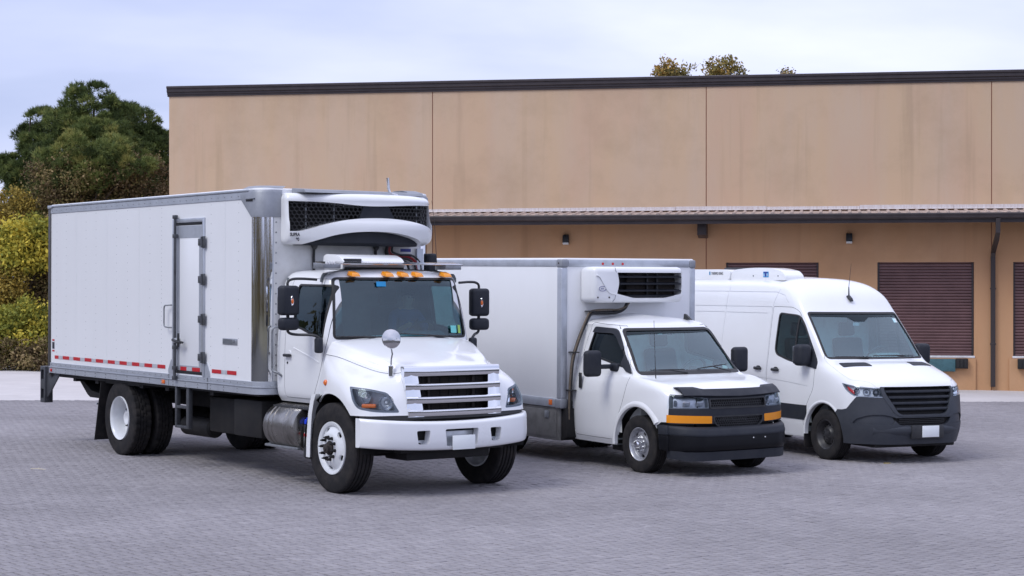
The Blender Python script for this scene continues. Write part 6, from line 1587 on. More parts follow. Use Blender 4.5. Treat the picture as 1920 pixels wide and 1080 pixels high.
    box_obj('tool_box', mat('grubby_steel', (0.24, 0.235, 0.225), .5, .55, var=.6, vscale=5, dirt=(.09, .085, .08)), C, -3.2, -1.60, -1.13, -.62, .30, .755, .012)
    box_obj('tool_box_lid', bpy.data.materials['grubby_steel'], C, -3.15, -1.66, -1.142, -1.131, .34, .72, .01)
    bm = nb(); abox(bm, -1.93, -1.83, -1.16, -1.143, .60, .70, .006); abox(bm, -1.90, -1.86, -1.172, -1.158, .62, .68, .01); obj('latch', bm, M['steel'], C)
    bm = nb(); prism(bm, [(-1.60, .75), (-1.46, .75), (-1.46, .36), (-1.60, .30)], 'y', -1.10, -.75, .006); obj('splash_panel', bm, M['chassis'], C)
    for s in (-1, 1): box_obj('frame_rail', M['chassis'], C, -5.9, .4, s * .40 - .04, s * .40 + .04, .50, .66, .004)
    box_obj('floor_frame', M['chassis'], C, -5.9, -1.56, -1.10, 1.10, .70, .765, 0)
    box_obj('gearbox', M['chassis'], C, -1.7, -.2, -.3, .3, .26, .62, .05)
    tube_obj('front_axle', M['chassis'], C, [(0, -.8, .37), (0, 0, .33), (0, .8, .37)], .05, 8)
    box_obj('suspension_arm', M['chassis'], C, -.75, -.45, -.85, -.35, .24, .34, .02)
    # refrigeration unit
    bm = nb(); abox(bm, bx1 + .002, -1.17, -.86, .68, 2.20, 2.695, .075, 4); um = to_mesh(bm)
    GR = rpoly([(-.47, 2.615), (-.435, 2.48), (-.475, 2.325), (-.20, 2.265), (.35, 2.265), (.635, 2.32), (.655, 2.46), (.635, 2.615)], [.01, .1, .01, .05, .05, .02, .05, .01])
    un = obj('refrigeration_unit', boolean(um, [('DIFFERENCE', mprism(GR, 'x', -1.36, -1.0))]), M['paint'], C, 32)
    bm = nb(); prism(bm, GR, 'x', -1.359, -1.345); obj('coil_back', bm, M['chassis'], un)
    for z in (2.565, 2.47, 2.375, 2.30):
        bm = nb(); sweep_y(bm, [(-1.25, z - .012), (-1.175, z - .02), (-1.172, z - .006), (-1.25, z + .012)], np.linspace(-.43 if z > 2.31 else -.36, .635 if z > 2.31 else .57, 9), lambda y: 0); obj('louvre', bm, M['dgrey'], un)
    bm = nb(); abox(bm, -1.335, -1.30, -.22, .60, 2.28, 2.60)
    for z in np.arange(2.29, 2.60, .022): abox(bm, -1.30, -1.292, -.21, .59, z, z + .010)
    obj('coil', bm, M['hubdirt'], un, 0)
    for y in (.10, .27): 
        bm = nb(); abox(bm, -1.29, -1.25, y - .012, y + .012, 2.27, 2.61); obj('coil_post', bm, M['black'], un)
    # panel crease, seam, oval badge and two screws
    bm = nb(); tube(bm, [(-1.168, -.83, 2.575), (-1.166, -.80, 2.575), (-1.166, -.765, 2.55), (-1.166, -.64, 2.37), (-1.166, -.60, 2.335), (-1.167, -.50, 2.315)], .010, 8); obj('panel_crease', bm, M['paint'], un, 60)
    bm = nb(); tube(bm, [(-1.17, -.515, 2.685), (-1.168, -.495, 2.62)], .004, 6); tube(bm, [(-1.168, -.50, 2.31), (-1.17, -.515, 2.25), (-1.19, -.54, 2.21)], .004, 6); obj('panel_seam', bm, M['cast'], un, 0)
    bm = nb(); lathe(bm, [(0, .0), (0, .075), (-.004, .08), (-.004, 0)], (0, 0, 0), 'x', 32)
    for v in bm.verts: v.co = Vector((-1.166 + v.co.x, -.725 + v.co.y * .92, 2.395 + v.co.z * .55))
    bd = obj('badge', bm, M['label'], un)
    bm = nb(); N = 40; va = []; vb = []
    for k in range(N):
        t = 2 * math.pi * k / N; va.append(bm.verts.new((-1.1645, -.722 + .062 * math.cos(t), 2.395 + .036 * math.sin(t)))); vb.append(bm.verts.new((-1.1645, -.724 + .053 * math.cos(t), 2.395 + .030 * math.sin(t))))
    for k in range(N): bm.faces.new([va[k], va[(k + 1) % N], vb[(k + 1) % N], vb[k]])
    obj('badge_ring', bm, M['decalblue'], bd, 0)
    lettering('lettering', 'X4', .034, M['decalblue'], bd, (-1.1640, -.752, 2.384), (0, 1, 0), (0, 0, 1), 1.1)
    for y in (-.80, -.61): cyl_obj('screw', M['hubdirt'], un, (-1.170, y, 2.275), .012, 'x', 0, .006, 8)
    tube_obj('hose', M['hoseblack'], C, [(-1.40, -.12, 2.22), (-1.43, -.16, 2.12), (-1.46, -.27, 2.065), (-1.48, -.42, 2.055), (-1.48, -.60, 2.055), (-1.475, -.70, 2.045), (-1.47, -.76, 1.97), (-1.47, -.88, 1.75), (-1.475, -.99, 1.45), (-1.48, -1.02, 1.2), (-1.49, -1.03, .9), (-1.5, -1.03, .5)], .026, 10, 4)
    tube_obj('hose', M['hosetan'], C, [(-1.38, -.10, 2.22), (-1.41, -.15, 2.145), (-1.44, -.26, 2.10), (-1.45, -.42, 2.10), (-1.45, -.62, 2.095), (-1.445, -.73, 2.07), (-1.44, -.80, 1.98), (-1.44, -.91, 1.74), (-1.44, -1.02, 1.45), (-1.445, -1.055, 1.2), (-1.455, -1.065, .9), (-1.47, -1.06, .6)], .014, 8, 4)
    for y, z in ((-.72, 2.08), (-.985, 1.52), (-1.03, 1.0)):
        bm = nb(); abox(bm, -1.53, -1.40, y - .05, y + .05, z - .008, z + .008, .003); obj('hose_clip', bm, M['black'], C)
    # wheels
    fr = [(-.135, 0), (-.135, .035), (-.118, .045), (-.112, .060), (-.085, .062), (-.080, .105), (-.085, .118), (-.055, .122), (-.052, .145), (-.04, .182), (-.06, .196), (-.09, .202), (-.100, .212), (-.098, .219)]
    bk = [(.10, .219), (.10, .20), (-.03, .18), (-.03, .14), (-.05, .10), (-.05, 0)]
    ky = WheelKind(.375, tyre_mesh(.375, .225, .212, 0, 80, (-.24, -.08, .08, .24), .010), rim_mesh(fr, bk, (5, .155, .020, .034, .2)), M['rimsilver'],
                   [('lug_nuts', nuts(8, .084, -.083, .013, .035), M['chrome']), ('hub_cap', to_mesh(_cap()), M['chrome'])])
    ky.put(C, CF, 0, -.855, steer=0); ky.put(C, CF, 0, .855, True)
    rk = WheelKind(.375, tyre_mesh(.375, .22, .212, 4, 80, (-.2, 0, .2), .01), rim_mesh([(.0, 0), (.0, .18), (-.08, .20), (-.098, .219)], [(.10, .219), (.08, .19), (.03, .18), (.03, 0)]), M['rimsilver'], [])
    for y in (-.95, -.68): rk.put(C, CF, -3.55, y); rk.put(C, CF, -3.55, -y, True)
    tube_obj('rear_axle', M['chassis'], C, [(-3.55, -.8, .375), (-3.55, .8, .375)], .08, 10)
def _cap():
    bm = nb(); lathe(bm, [(-.10, .05), (-.135, .046), (-.152, .034), (-.156, 0)], (0, 0, 0), 'y', 20); return bm
def _cmirror(s):
    bm = nb(); y = 1.255 * s
    abox(bm, -.70, -.58, y - .13, y + .13, 1.235, 1.585, .055, 4)
    abox(bm, -.67, -.60, min(y, .84 * s), max(y, .84 * s), 1.335, 1.395, .018, 3)
    abox(bm, -.67, -.60, min(y, .84 * s), max(y, .84 * s), 1.385, 1.42, .014, 3) if False else None
    a, b = sorted((.80 * s, .95 * s)); abox(bm, -.69, -.52, a, b, 1.30, 1.41, .03, 3); abox(bm, -.64, -.40, min(a, b), min(a, b) + .09 if s > 0 else max(a, b), 1.30, 1.41, .03, 3) if False else None
    return to_mesh(bm)
build_cutaway()
# ------------------------------------------------------------------ the high-roof refrigerated van
SF = vframe((5.33019958, 26.2797242, -2.5034685), [(0.4409934, -0.89748836, -0.00628235), (0.89745065, 0.44103399, -0.00844666), (0.01035151, -0.00191318, 0.99994459)])
V_ = empty('high_roof_van', mat=SF)
tag(V_, 'white high roof van with dark grey bumper, black slatted grille and roof cooling pods', 'van')
def build_van():
    D = dense(SPR, 5, 4)
    WS = rpoly([(-.865, 1.424), (.865, 1.424), (.80, 2.095), (-.80, 2.095)], [.07, .07, .05, .05])
    WSp = mprism(WS, 'x', -1.0, .3)
    WIN = rpoly([(-1.285, 1.46), (-.90, 1.37), (-.21, 1.285), (-.235, 1.36), (-.66, 1.93), (-.78, 2.045), (-1.26, 2.075)], [.12, .1, .02, .03, .1, .14, .07])
    DOOR = rpoly([(-1.445, .285), (-.49, .285), (-.49, .60), (-.36, .83), (-.245, 1.0), (-.235, 1.27), (-.36, 1.50), (-.80, 2.10), (-.95, 2.16), (-1.43, 2.165)], [.05, .05, .1, .1, .1, .08, .1, .2, .15, .03])
    SLIDE = rpoly([(-2.75, .30), (-1.475, .30), (-1.46, 2.12), (-2.72, 2.13)], .04)
    SIDE_TOP = None
    mid = mprism([(-1.46, .45), (-.08, .45), (-.08, 2.30), (-1.46, 2.30)], 'y', -2, 2)
    cav = boolean(skin(D, -.05), [('INTERSECT', mid)])
    arch = mcyl((0, 0, .37), .445, 'y', -2, 2)
    bump_p = mprism([(.40, .0), (1.6, .0), (1.6, .930), (.90, .930), (.70, .938), (.645, .935), (.565, .82), (.52, .765), (.44, .748), (.34, .745), (.30, .70)], 'y', -2, 2)
    HLb = [(.37, 1.115), (.46, 1.03), (.610, .940), (.80, .930), (1.2, .930), (1.2, 1.058), (.80, 1.056), (.60, 1.085)]
    HL = rpoly(HLb, [.02, .03, .03, .01, .01, .01, .05, .05]); HLi = rpoly(grow(HLb, -.009), .006)
    HLlim = lambda s: mprism([(0, s * .615), (1.5, s * .615), (1.5, s * 1.3), (0, s * 1.3)] if s > 0 else [(0, -1.3), (1.5, -1.3), (1.5, -.615), (0, -.615)], 'z', .5, 1.5)
    HLp = {s: boolean(mprism(HL, 'y', -2, 2), [('INTERSECT', HLlim(s))]) for s in (-1, 1)}
    GR = rpoly([(-.585, 1.072), (.585, 1.072), (.575, .98), (.43, .72), (.36, .692), (-.36, .692), (-.43, .72), (-.575, .98)], [.05, .05, .08, .05, .04, .04, .05, .08])
    SUR = rpoly([(-.625, 1.076), (.625, 1.076), (.625, .94), (.48, .70), (.38, .665), (-.38, .665), (-.48, .70), (-.625, .94)], [.02, .02, .08, .05, .04, .04, .05, .08])
    LOW = rpoly([(-.52, .648), (.52, .648), (.42, .555), (.36, .54), (-.36, .54), (-.42, .555)], [.03, .03, .04, .03, .03, .04])
    px_ = lambda poly: mprism(poly, 'x', .55, 1.5)
    hoodpoly = rpoly([(-.20, -.88), (.05, -.895), (.30, -.91), (.50, -.895), (.70, -.70), (1.2, -.56), (1.2, .56), (.70, .70), (.50, .895), (.30, .91), (.05, .895), (-.20, .88)], .06)
    hood_p = mprism(hoodpoly, 'z', 1.06, 1.6); hood_in = mprism(grow(hoodpoly, -.004), 'z', 1.064, 1.6)
    BANDP = mprism([(-4.95, .535), (-.40, .535), (-.40, .748), (-4.95, .748)], 'y', -2, 2)
    grooves = []
    def groove(pts, w=.007, depth=.012):
        """shallow seam along a side polyline (x, z)"""
        P = np.array(pts, float); T = np.gradient(P, axis=0); T /= np.linalg.norm(T, axis=1)[:, None]; N = np.stack([-T[:, 1], T[:, 0]], 1) * w / 2
        return [tuple(p) for p in P + N] + [tuple(p) for p in (P - N)[::-1]]
    seams = [groove([(-1.46, .30), (-1.455, 1.2), (-1.452, 2.15), (-1.40, 2.30), (-1.36, 2.42)]), groove([(-2.75, .30), (-2.74, 1.2), (-2.72, 2.12), (-2.70, 2.45)]),
             groove([(-4.9, 2.13), (-3, 2.145), (-1.47, 2.155)], .010), groove([(-4.9, 2.03), (-2.75, 2.055)], .010), groove([(-2.70, 2.05), (-1.56, 2.055)], .014),
             groove([(-4.9, 2.36), (-2.9, 2.375), (-1.42, 2.375), (-1.20, 2.33), (-1.08, 2.22)], .010), groove([(-4.9, 1.11), (-2.0, 1.105), (-1.0, 1.07), (-.4, 1.03)], .008)]
    gm = [region(D, .02, -.010, mprism(s_, 'y', -2, 2)) for s_ in seams]
    shell = boolean(skin(D), [('DIFFERENCE', cav), ('DIFFERENCE', WSp), ('DIFFERENCE', mprism(DOOR, 'y', -3, -.72)), ('DIFFERENCE', mprism(DOOR, 'y', .72, 3)), ('DIFFERENCE', arch), ('DIFFERENCE', mprism([(-.5, 0), (.7, 0), (.7, .37), (-.5, .37)], 'y', -2, 2)),
                              ('DIFFERENCE', region(D, .03, -.05, bump_p)), ('DIFFERENCE', region(D, .03, -.10, px_(SUR))), ('DIFFERENCE', region(D, .03, -.12, px_(grow(LOW, .01)))), ('DIFFERENCE', region(D, .03, -.07, HLp[-1])), ('DIFFERENCE', region(D, .03, -.07, HLp[1])),
                              ('DIFFERENCE', region(D, .03, -.02, hood_p, cut=[WSp]))] + [('DIFFERENCE', g) for g in gm])
    dark_inside(obj('body', shell, M['paint'], V_, 30), D, M['cabin'], .024)
    obj('hood', region(D, .001, -.019, hood_in, cut=[WSp, px_(SUR), HLp[-1], HLp[1]]), M['paint'], V_, 30)
    for s in (-1, 1):
        a0, a1 = (-3, -.72) if s < 0 else (.72, 3)
        d = obj('door', region(D, 0, -.045, mprism(grow(DOOR, -.006), 'y', a0, a1), cut=[mprism(WIN, 'y', a0, a1), arch, gm[-1]]), M['paint'], V_, 30); dark_inside(d, D, M['cabin'], .013)
        obj('window', region(D, -.010, -.016, mprism(grow(WIN, .004), 'y', a0, a1)), M['sideglass'], d, 30)
        obj('seal', region(D, .001, -.022, mprism(grow(WIN, .003), 'y', a0, a1), cut=[mprism(grow(WIN, -.022), 'y', a0, a1)]), M['seal'], d, 30)
        obj('divider_bar', region(D, .0, -.022, mprism([(-.80, 1.36), (-.765, 1.355), (-.765, 2.04), (-.80, 2.05)], 'y', a0, a1)), M['seal'], d, 30)
        sail = rpoly([(-.60, 1.345), (-.21, 1.285), (-.24, 1.36), (-.47, 1.67)], .015)
        obj('mirror_sail', region(D, .014, -.02, mprism(sail, 'y', a0, a1)), M['dgrey'], d, 30)
        for x, p in ((-1.20, d), (-1.66, V_)):
            bm = nb(); y = s * 1.003
            abox(bm, x - .09, x + .09, min(y, y + .04 * s), max(y, y + .04 * s), 1.205, 1.25, .018, 3); obj('handle', bm, M['black'], p)
            bm = nb(); lathe(bm, [(-.004, 0), (-.004, .06), (.004, .06), (.004, 0)], (x, y, 1.235), 'y', 20)
            for v in bm.verts: v.co.z = 1.235 + (v.co.z - 1.235) * .55
            obj('handle_recess', bm, M['seal'], p)
        obj('side_moulding', region(D, .008, -.004, BANDP, mprism([(-5, s * .5), (5, s * .5), (5, s * 2), (-5, s * 2)] if s > 0 else [(-5, -2), (5, -2), (5, -.5), (-5, -.5)], 'z', 0, 2), cut=[arch, mprism(groove([(-1.457, .3), (-1.457, 2)], .012), 'y', -2, 2)]), M['dgrey'], V_, 30)
        # wheel arch lip
        bm = nb(); N = 26; pv_ = None
        for t in np.linspace(R(48), R(184), N):
            q = [bm.verts.new((r_ * math.cos(t), y_, .37 + r_ * math.sin(t))) for r_, y_ in ((.438, -.95), (.438, -1.012), (.455, -1.020), (.478, -1.012), (.49, -.98))]
            if pv_:
                for k in range(4): bm.faces.new([pv_[k], pv_[k + 1], q[k + 1], q[k]])
            pv_ = q
        bmesh.ops.recalc_face_normals(bm, faces=bm.faces); bmesh.ops.solidify(bm, geom=list(bm.faces), thickness=.004); me = to_mesh(bm)
        obj('arch_lip', me if s < 0 else mirrored(me), M['paint'], V_, 40)
        bm = nb(); prism(bm, [(.442 * math.cos(t), .37 + .04 + .442 * .9 * math.sin(t)) for t in np.linspace(0, math.pi, 20)], 'y', s * .50 - .004, s * .50 + .004); obj('wheel_house', bm, M['chassis'], V_, 0)
        bm = nb(); T_ = np.linspace(R(-4), R(184), N); va = [bm.verts.new((math.cos(t) * .446, -.97, .37 + math.sin(t) * .446)) for t in T_]; vb = [bm.verts.new((math.cos(t) * .446, -.45, .37 + math.sin(t) * .446)) for t in T_]
        for k in range(N - 1): bm.faces.new([va[k], va[k + 1], vb[k + 1], vb[k]])
        bmesh.ops.solidify(bm, geom=list(bm.faces), thickness=.008); me = to_mesh(bm); obj('arch_liner', me if s < 0 else mirrored(me), M['chassis'], V_, 40)
        bm = nb(); abox(bm, -.48, -.455, s * .86 - .14, s * .86 + .14, .13, .55, .006); obj('mud_flap', bm, M['rubber'], V_)
        # mirror
        bm = nb(); abox(bm, -.12, .07, -.115, .115, -.15, .16, .06, 4); m = obj('mirror', bm, M['dgrey'], V_); m.matrix_local = Matrix.Translation((-.40, s * 1.075, 1.47)) @ Matrix.Rotation(R(10) * -s, 4, 'Z')
        bm = nb(); abox(bm, -.125, -.12, -.09, .09, -.12, .13, .03, 3); obj('mirror_glass', bm, M['mirror'], m)
        a, b = sorted((s * .90, s * 1.07)); bm = nb(); abox(bm, -.47, -.35, a, b, 1.325, 1.375, .02, 3); obj('mirror_arm', bm, M['dgrey'], V_)
        # lamps
        l = obj('headlight', region(D, .002, -.003, HLp[s]), M['lens'], V_, 30)
        obj('housing', region(D, -.058, -.066, HLp[s]), M['rimwhite'], l, 30)
        obj('bezel', region(D, -.004, -.058, HLp[s], cut=[boolean(mprism(HLi, 'y', -2, 2), [('INTERSECT', HLlim(s))])]), M['rimsilver'], l, 30)
        for (x, y, z, rr) in ((.70, .78, 1.0, .052), (.785, .685, .995, .046), (.60, .88, 1.01, .038)):
            bm = nb(); lathe(bm, [(-.035, 0), (-.03, rr * .5), (-.005, rr * .9), (.012, rr), (.012, rr * 1.08), (-.04, rr * .9), (-.04, 0)], (0, 0, 0), 'x', 20); o = obj('reflector', bm, M['chrome'], l); o.matrix_local = Matrix.Translation((x, s * y, z)) @ Matrix.Rotation(R(28) * s, 4, 'Z')
            bm = nb(); lathe(bm, [(-.03, .02), (.01, .018), (.016, 0)], (0, 0, 0), 'x', 12); o = obj('bulb', bm, M['lamphouse'], l); o.matrix_local = Matrix.Translation((x, s * y, z)) @ Matrix.Rotation(R(28) * s, 4, 'Z')
        bm = nb(); hexa(bm, [(.50, s * .942, 1.02), (.60, s * .925, .968), (.60, s * .905, .968), (.50, s * .92, 1.02), (.47, s * .945, 1.07), (.58, s * .918, 1.01), (.58, s * .898, 1.01), (.47, s * .925, 1.07)], .004); obj('turn_lamp', bm, M['red'], l)
        # hood vents
        vp = rpoly([(.0, s * .76), (.27, s * .36), (.19, s * .33), (-.02, s * .60), (-.035, s * .74)], .03)
        vp = rpoly([(.005, s * .755), (.175, s * .79), (.285, s * .36), (.105, s * .37)], .03)
        vv = obj('hood_vent', region(D, .006, -.002, mprism(vp, 'z', 1.2, 1.6)), M['dgrey'], V_, 30)
        bm = nb()
        for k in range(4):
            t = .2 + k * .2
            for q in range(7):
                y0 = .44 + q * .042; x0 = .145 - (y0 - .42) * .30 + (t - .5) * .11
                z_ = 1.372 - (x0) * .20
        bm.free()
    obj('windscreen', region(D, -.010, -.016, WSp), M['glass'], V_, 30)
    obj('windscreen_seal', region(D, .001, -.02, WSp, cut=[mprism(grow(WS, -.03), 'x', -1.1, .4)]), M['seal'], V_, 30)
    band = mprism([(-.9, 2.12), (-.9, 2.03), (-.2, 2.02), (-.09, 1.96), (.09, 1.96), (.2, 2.02), (.9, 2.03), (.9, 2.12)], 'x', -1.0, .3)
    obj('shade_band', region(D, -.006, -.0095, WSp, band), M['band'], V_, 30)
    obj('cab_lining', region(D, -.052, -.056, mprism([(-1.44, .5), (-.36, .5), (-.36, 2.28), (-1.44, 2.28)], 'y', -2, 2), cut=[WSp, mprism(grow(WIN, .02), 'y', -3, 3)]), M['cabin'], V_, 30)
    box_obj('bulkhead', M['cabinlight'], V_, -1.45, -1.44, -.88, .88, .5, 2.2)
    bm = nb(); prism(bm, rpoly([(-.10, .6), (-.62, .6), (-.66, 1.15), (-.58, 1.33), (-.3, 1.415), (-.10, 1.415)], .06), 'y', -.85, .85, .01); obj('dashboard', bm, M['cabin'], V_)
    bm = nb(); prism(bm, rpoly([(-.3, 1.40), (-.60, 1.36), (-.58, 1.47), (-.40, 1.50)], .04), 'y', .22, .64, .01); obj('instrument_hood', bm, M['cabin'], V_)
    seat(V_, -1.02, .44, 1.10, M['seat'], .64); seat(V_, -1.02, -.44, 1.10, M['seat'], .64)
    steering(V_, -.66, .44, 1.42, R(32), .19)
    bm = nb(); abox(bm, -.70, -.64, -.10, .10, 1.92, 2.02, .02); obj('camera_pod', bm, M['black'], V_)
    bm = nb(); abox(bm, -.612, -.608, -.06, .05, 1.895, 1.94); o = obj('white_tag', bm, M['label'], V_); o.location.x = .02
    bm = nb(); abox(bm, -.002, .002, -.03, .03, -.04, .04); o = obj('corner_sticker', bm, M['label'], V_); o.matrix_local = Matrix.Translation((-.60, .71, 1.97)) @ Matrix.Rotation(R(-42), 4, 'Y')
    wiper(V_, (-.03, -.20, 1.44), (-.045, -.45, 1.458), (-.085, -.74, 1.462)); wiper(V_, (-.03, .62, 1.44), (-.02, .25, 1.475), (-.015, -.12, 1.475))
    # bumper, grille, lower intake
    fog = {s: mprism(rpoly([(s * .46, .65), (s * .62, .695), (s * .80, .69), (s * .93, .63), (s * .96, .56), (s * .60, .555), (s * .50, .56)], [.03, .08, .08, .08, .03, .03, .03]), 'x', .5, 1.4) for s in (-1, 1)}
    step = mprism([(.3, .535), (1.6, .535), (1.6, .547), (.3, .547)], 'y', -2, 2)
    bum = region(D, .006, -.05, bump_p, cut=[px_(SUR), px_(LOW), HLp[-1], HLp[1], arch, region(D, .02, -.014, fog[-1]), region(D, .02, -.014, fog[1])])
    obj('bumper', bum, M['slate'], V_, 30)
    # raised bar across the lower bumper
    flat = D.reshape(-1, 3); tby = np.linspace(0, .84, 15)
    tbx = np.array([flat[np.argmin((flat[:, 1] + t) ** 2 + (flat[:, 2] - .48) ** 2 + (flat[:, 0] < .3) * 9)][0] for t in tby]); tbx = np.convolve(np.pad(tbx, 2, mode='edge'), np.ones(5) / 5, 'valid')
    sx = lambda y: float(np.interp(abs(y), tby, tbx)) + .004
    bm = nb(); sweep_y(bm, rpoly([(-.05, .40), (-.002, .405), (.022, .455), (.022, .50), (.0, .54), (-.05, .545)], .015, 3), np.linspace(-.76, .76, 41), sx); obj('bumper_bar', bm, M['slate'], V_, 40)
    obj('grille_surround', region(D, .012, -.06, px_(SUR), cut=[px_(GR)]), M['slate'], V_, 30)
    obj('grille_back', region(D, -.062, -.068, px_(grow(SUR, .01))), M['chassis'], V_, 30)
    obj('intake_back', region(D, -.055, -.06, px_(grow(LOW, .01))), M['chassis'], V_, 30)
    gxv = lambda y: -.155 * y * y
    for z, w in ((1.005, .565), (.925, .53), (.845, .49), (.765, .44)):
        xc = .862 + (1.09 - z) * .30
        bm = nb(); sweep_y(bm, rpoly([(xc - .07, z - .008), (xc, z - .022), (xc + .012, z - .006), (xc + .002, z + .022), (xc - .07, z + .020)], .006, 2), np.linspace(-w, w, 25), gxv); obj('grille_slat', bm, M['dgrey'], V_, 40)
    bm = nb()
    for z in (.575, .60, .625): sweep_y(bm, [(.93, z - .005), (.955, z - .005), (.955, z + .004), (.93, z + .004)], np.linspace(-.40, .40, 13), gxv)
    obj('intake_bars', bm, M['black'], V_, 40)
    box_obj('plate_holder', M['black'], V_, .985, 1.022, -.235, .325, .355, .545, .012)
    box_obj('licence_plate', M['plate'], V_, 1.023, 1.028, -.06, .235, .375, .535, .003)
    box_obj('under_tray', M['chassis'], V_, .2, .80, -.70, .70, .225, .285, .02)
    # roof aerial and cooling pods
    bm = nb(); prism(bm, [(-.09, 0), (.07, 0), (.03, .035), (-.05, .05)], 'y', -.03, .03, .01); tube(bm, [(-.04, 0, .04), (-.10, 0, .16)], [.012, .008], 8); tube(bm, [(-.10, 0, .16), (-.16, 0, .36), (-.20, 0, .50)], [.005, .003, .002], 6); o = obj('aerial', bm, M['black'], V_); o.matrix_local = Matrix.Translation((-.77, 0, 2.255)) @ Matrix.Rotation(R(38), 4, 'Y') @ Matrix.Rotation(R(-38), 4, 'Y').inverted() if False else Matrix.Translation((-.76, 0, 2.275)) @ Matrix.Rotation(R(25), 4, 'Y')
    bm = nb(); prism(bm, rpoly([(-3.05, 2.55), (-1.56, 2.55), (-1.56, 2.62), (-1.66, 2.695), (-2.0, 2.745), (-2.5, 2.745), (-2.95, 2.715), (-3.05, 2.66)], [.01, .02, .06, .1, .2, .2, .1, .05]), 'y', -.60, -.26, .06, 4); p1 = obj('roof_pod', bm, M['paint'], V_)
    bm = nb(); prism(bm, rpoly([(-4.3, 2.55), (-3.08, 2.55), (-3.04, 2.70), (-3.3, 2.72), (-4.2, 2.72)], .04), 'y', -.62, .62, .03, 3); p2 = obj('roof_pod', bm, M['paint'], V_)
    bm = nb(); abox(bm, -3.65, -3.10, -.35, .5, 2.715, 2.75, .015); obj('fan_grille', bm, M['black'], p1)
    bm = nb(); abox(bm, -2.145, -2.005, -.606, -.601, 2.60, 2.685); tl = obj('logo_plate', bm, M['stickerb'], p1, 0)
    bm = nb(); abox(bm, -2.13, -2.02, -.610, -.6065, 2.665, 2.68); abox(bm, -2.09, -2.06, -.610, -.6065, 2.61, 2.664); obj('logo_letter', bm, M['decalblue'], tl, 0)
    bm = nb()
    for x in (-2.125, -2.042):
        abox(bm, x, x + .014, -.610, -.6065, 2.612, 2.655, 0)
    obj('logo_letter', bm, M['label'], tl, 0)
    for x in (-2.42, -1.75): 
        bm = nb(); lathe(bm, [(0, .014), (-.006, .01), (-.006, 0)], (x, -.601, 2.62), 'y', 10); obj('pod_screw', bm, M['steel'], p1)
    lettering('lettering', 'THERMO KING', .062, M['decal'], p2, (-3.60, -.6225, 2.635), (1, 0, 0), (0, 0, 1), .84)
    bm = nb(); abox(bm, -3.66, -3.625, -.6235, -.6215, 2.63, 2.685); obj('logo_mark', bm, M['decalteal'], p2, 0)
    for s in (-1, 1): box_obj('sill_rail', M['chassis'], V_, -4.8, -.5, s * .55 - .05, s * .55 + .05, .26, .40, .01)
    box_obj('underbody', M['chassis'], V_, -4.8, -.48, -.9, .9, .30, .34, 0)
    # wheels: black pressed steel
    fr = [(-.085, 0), (-.085, .03), (-.075, .05), (-.07, .088), (-.058, .098), (-.040, .128), (-.030, .155), (-.05, .168), (-.075, .185), (-.095, .196), (-.103, .208), (-.100, .216)]
    bk = [(.10, .216), (.10, .20), (-.02, .165), (-.02, .12), (-.04, .09), (-.045, 0)]
    sk = WheelKind(.36, tyre_mesh(.36, .235, .209, 0, 80, (-.24, -.08, .08, .24), .010), rim_mesh(fr, bk, (14, .135, .012, .016, 0)), M['rimblack'],
                   [('lug_nuts', nuts(6, .068, -.074, .011, .02), M['black'])])
    sk.put(V_, SF, 0, -.865, steer=R(0)); sk.put(V_, SF, 0, .865, True)
    for y in (-.865, .865): sk.put(V_, SF, -3.67, y, y > 0)
    tube_obj('front_axle', M['chassis'], V_, [(0, -.8, .34), (0, .8, .34)], .05, 8); tube_obj('rear_axle', M['chassis'], V_, [(-3.67, -.8, .36), (-3.67, .8, .36)], .06, 8)
build_van()
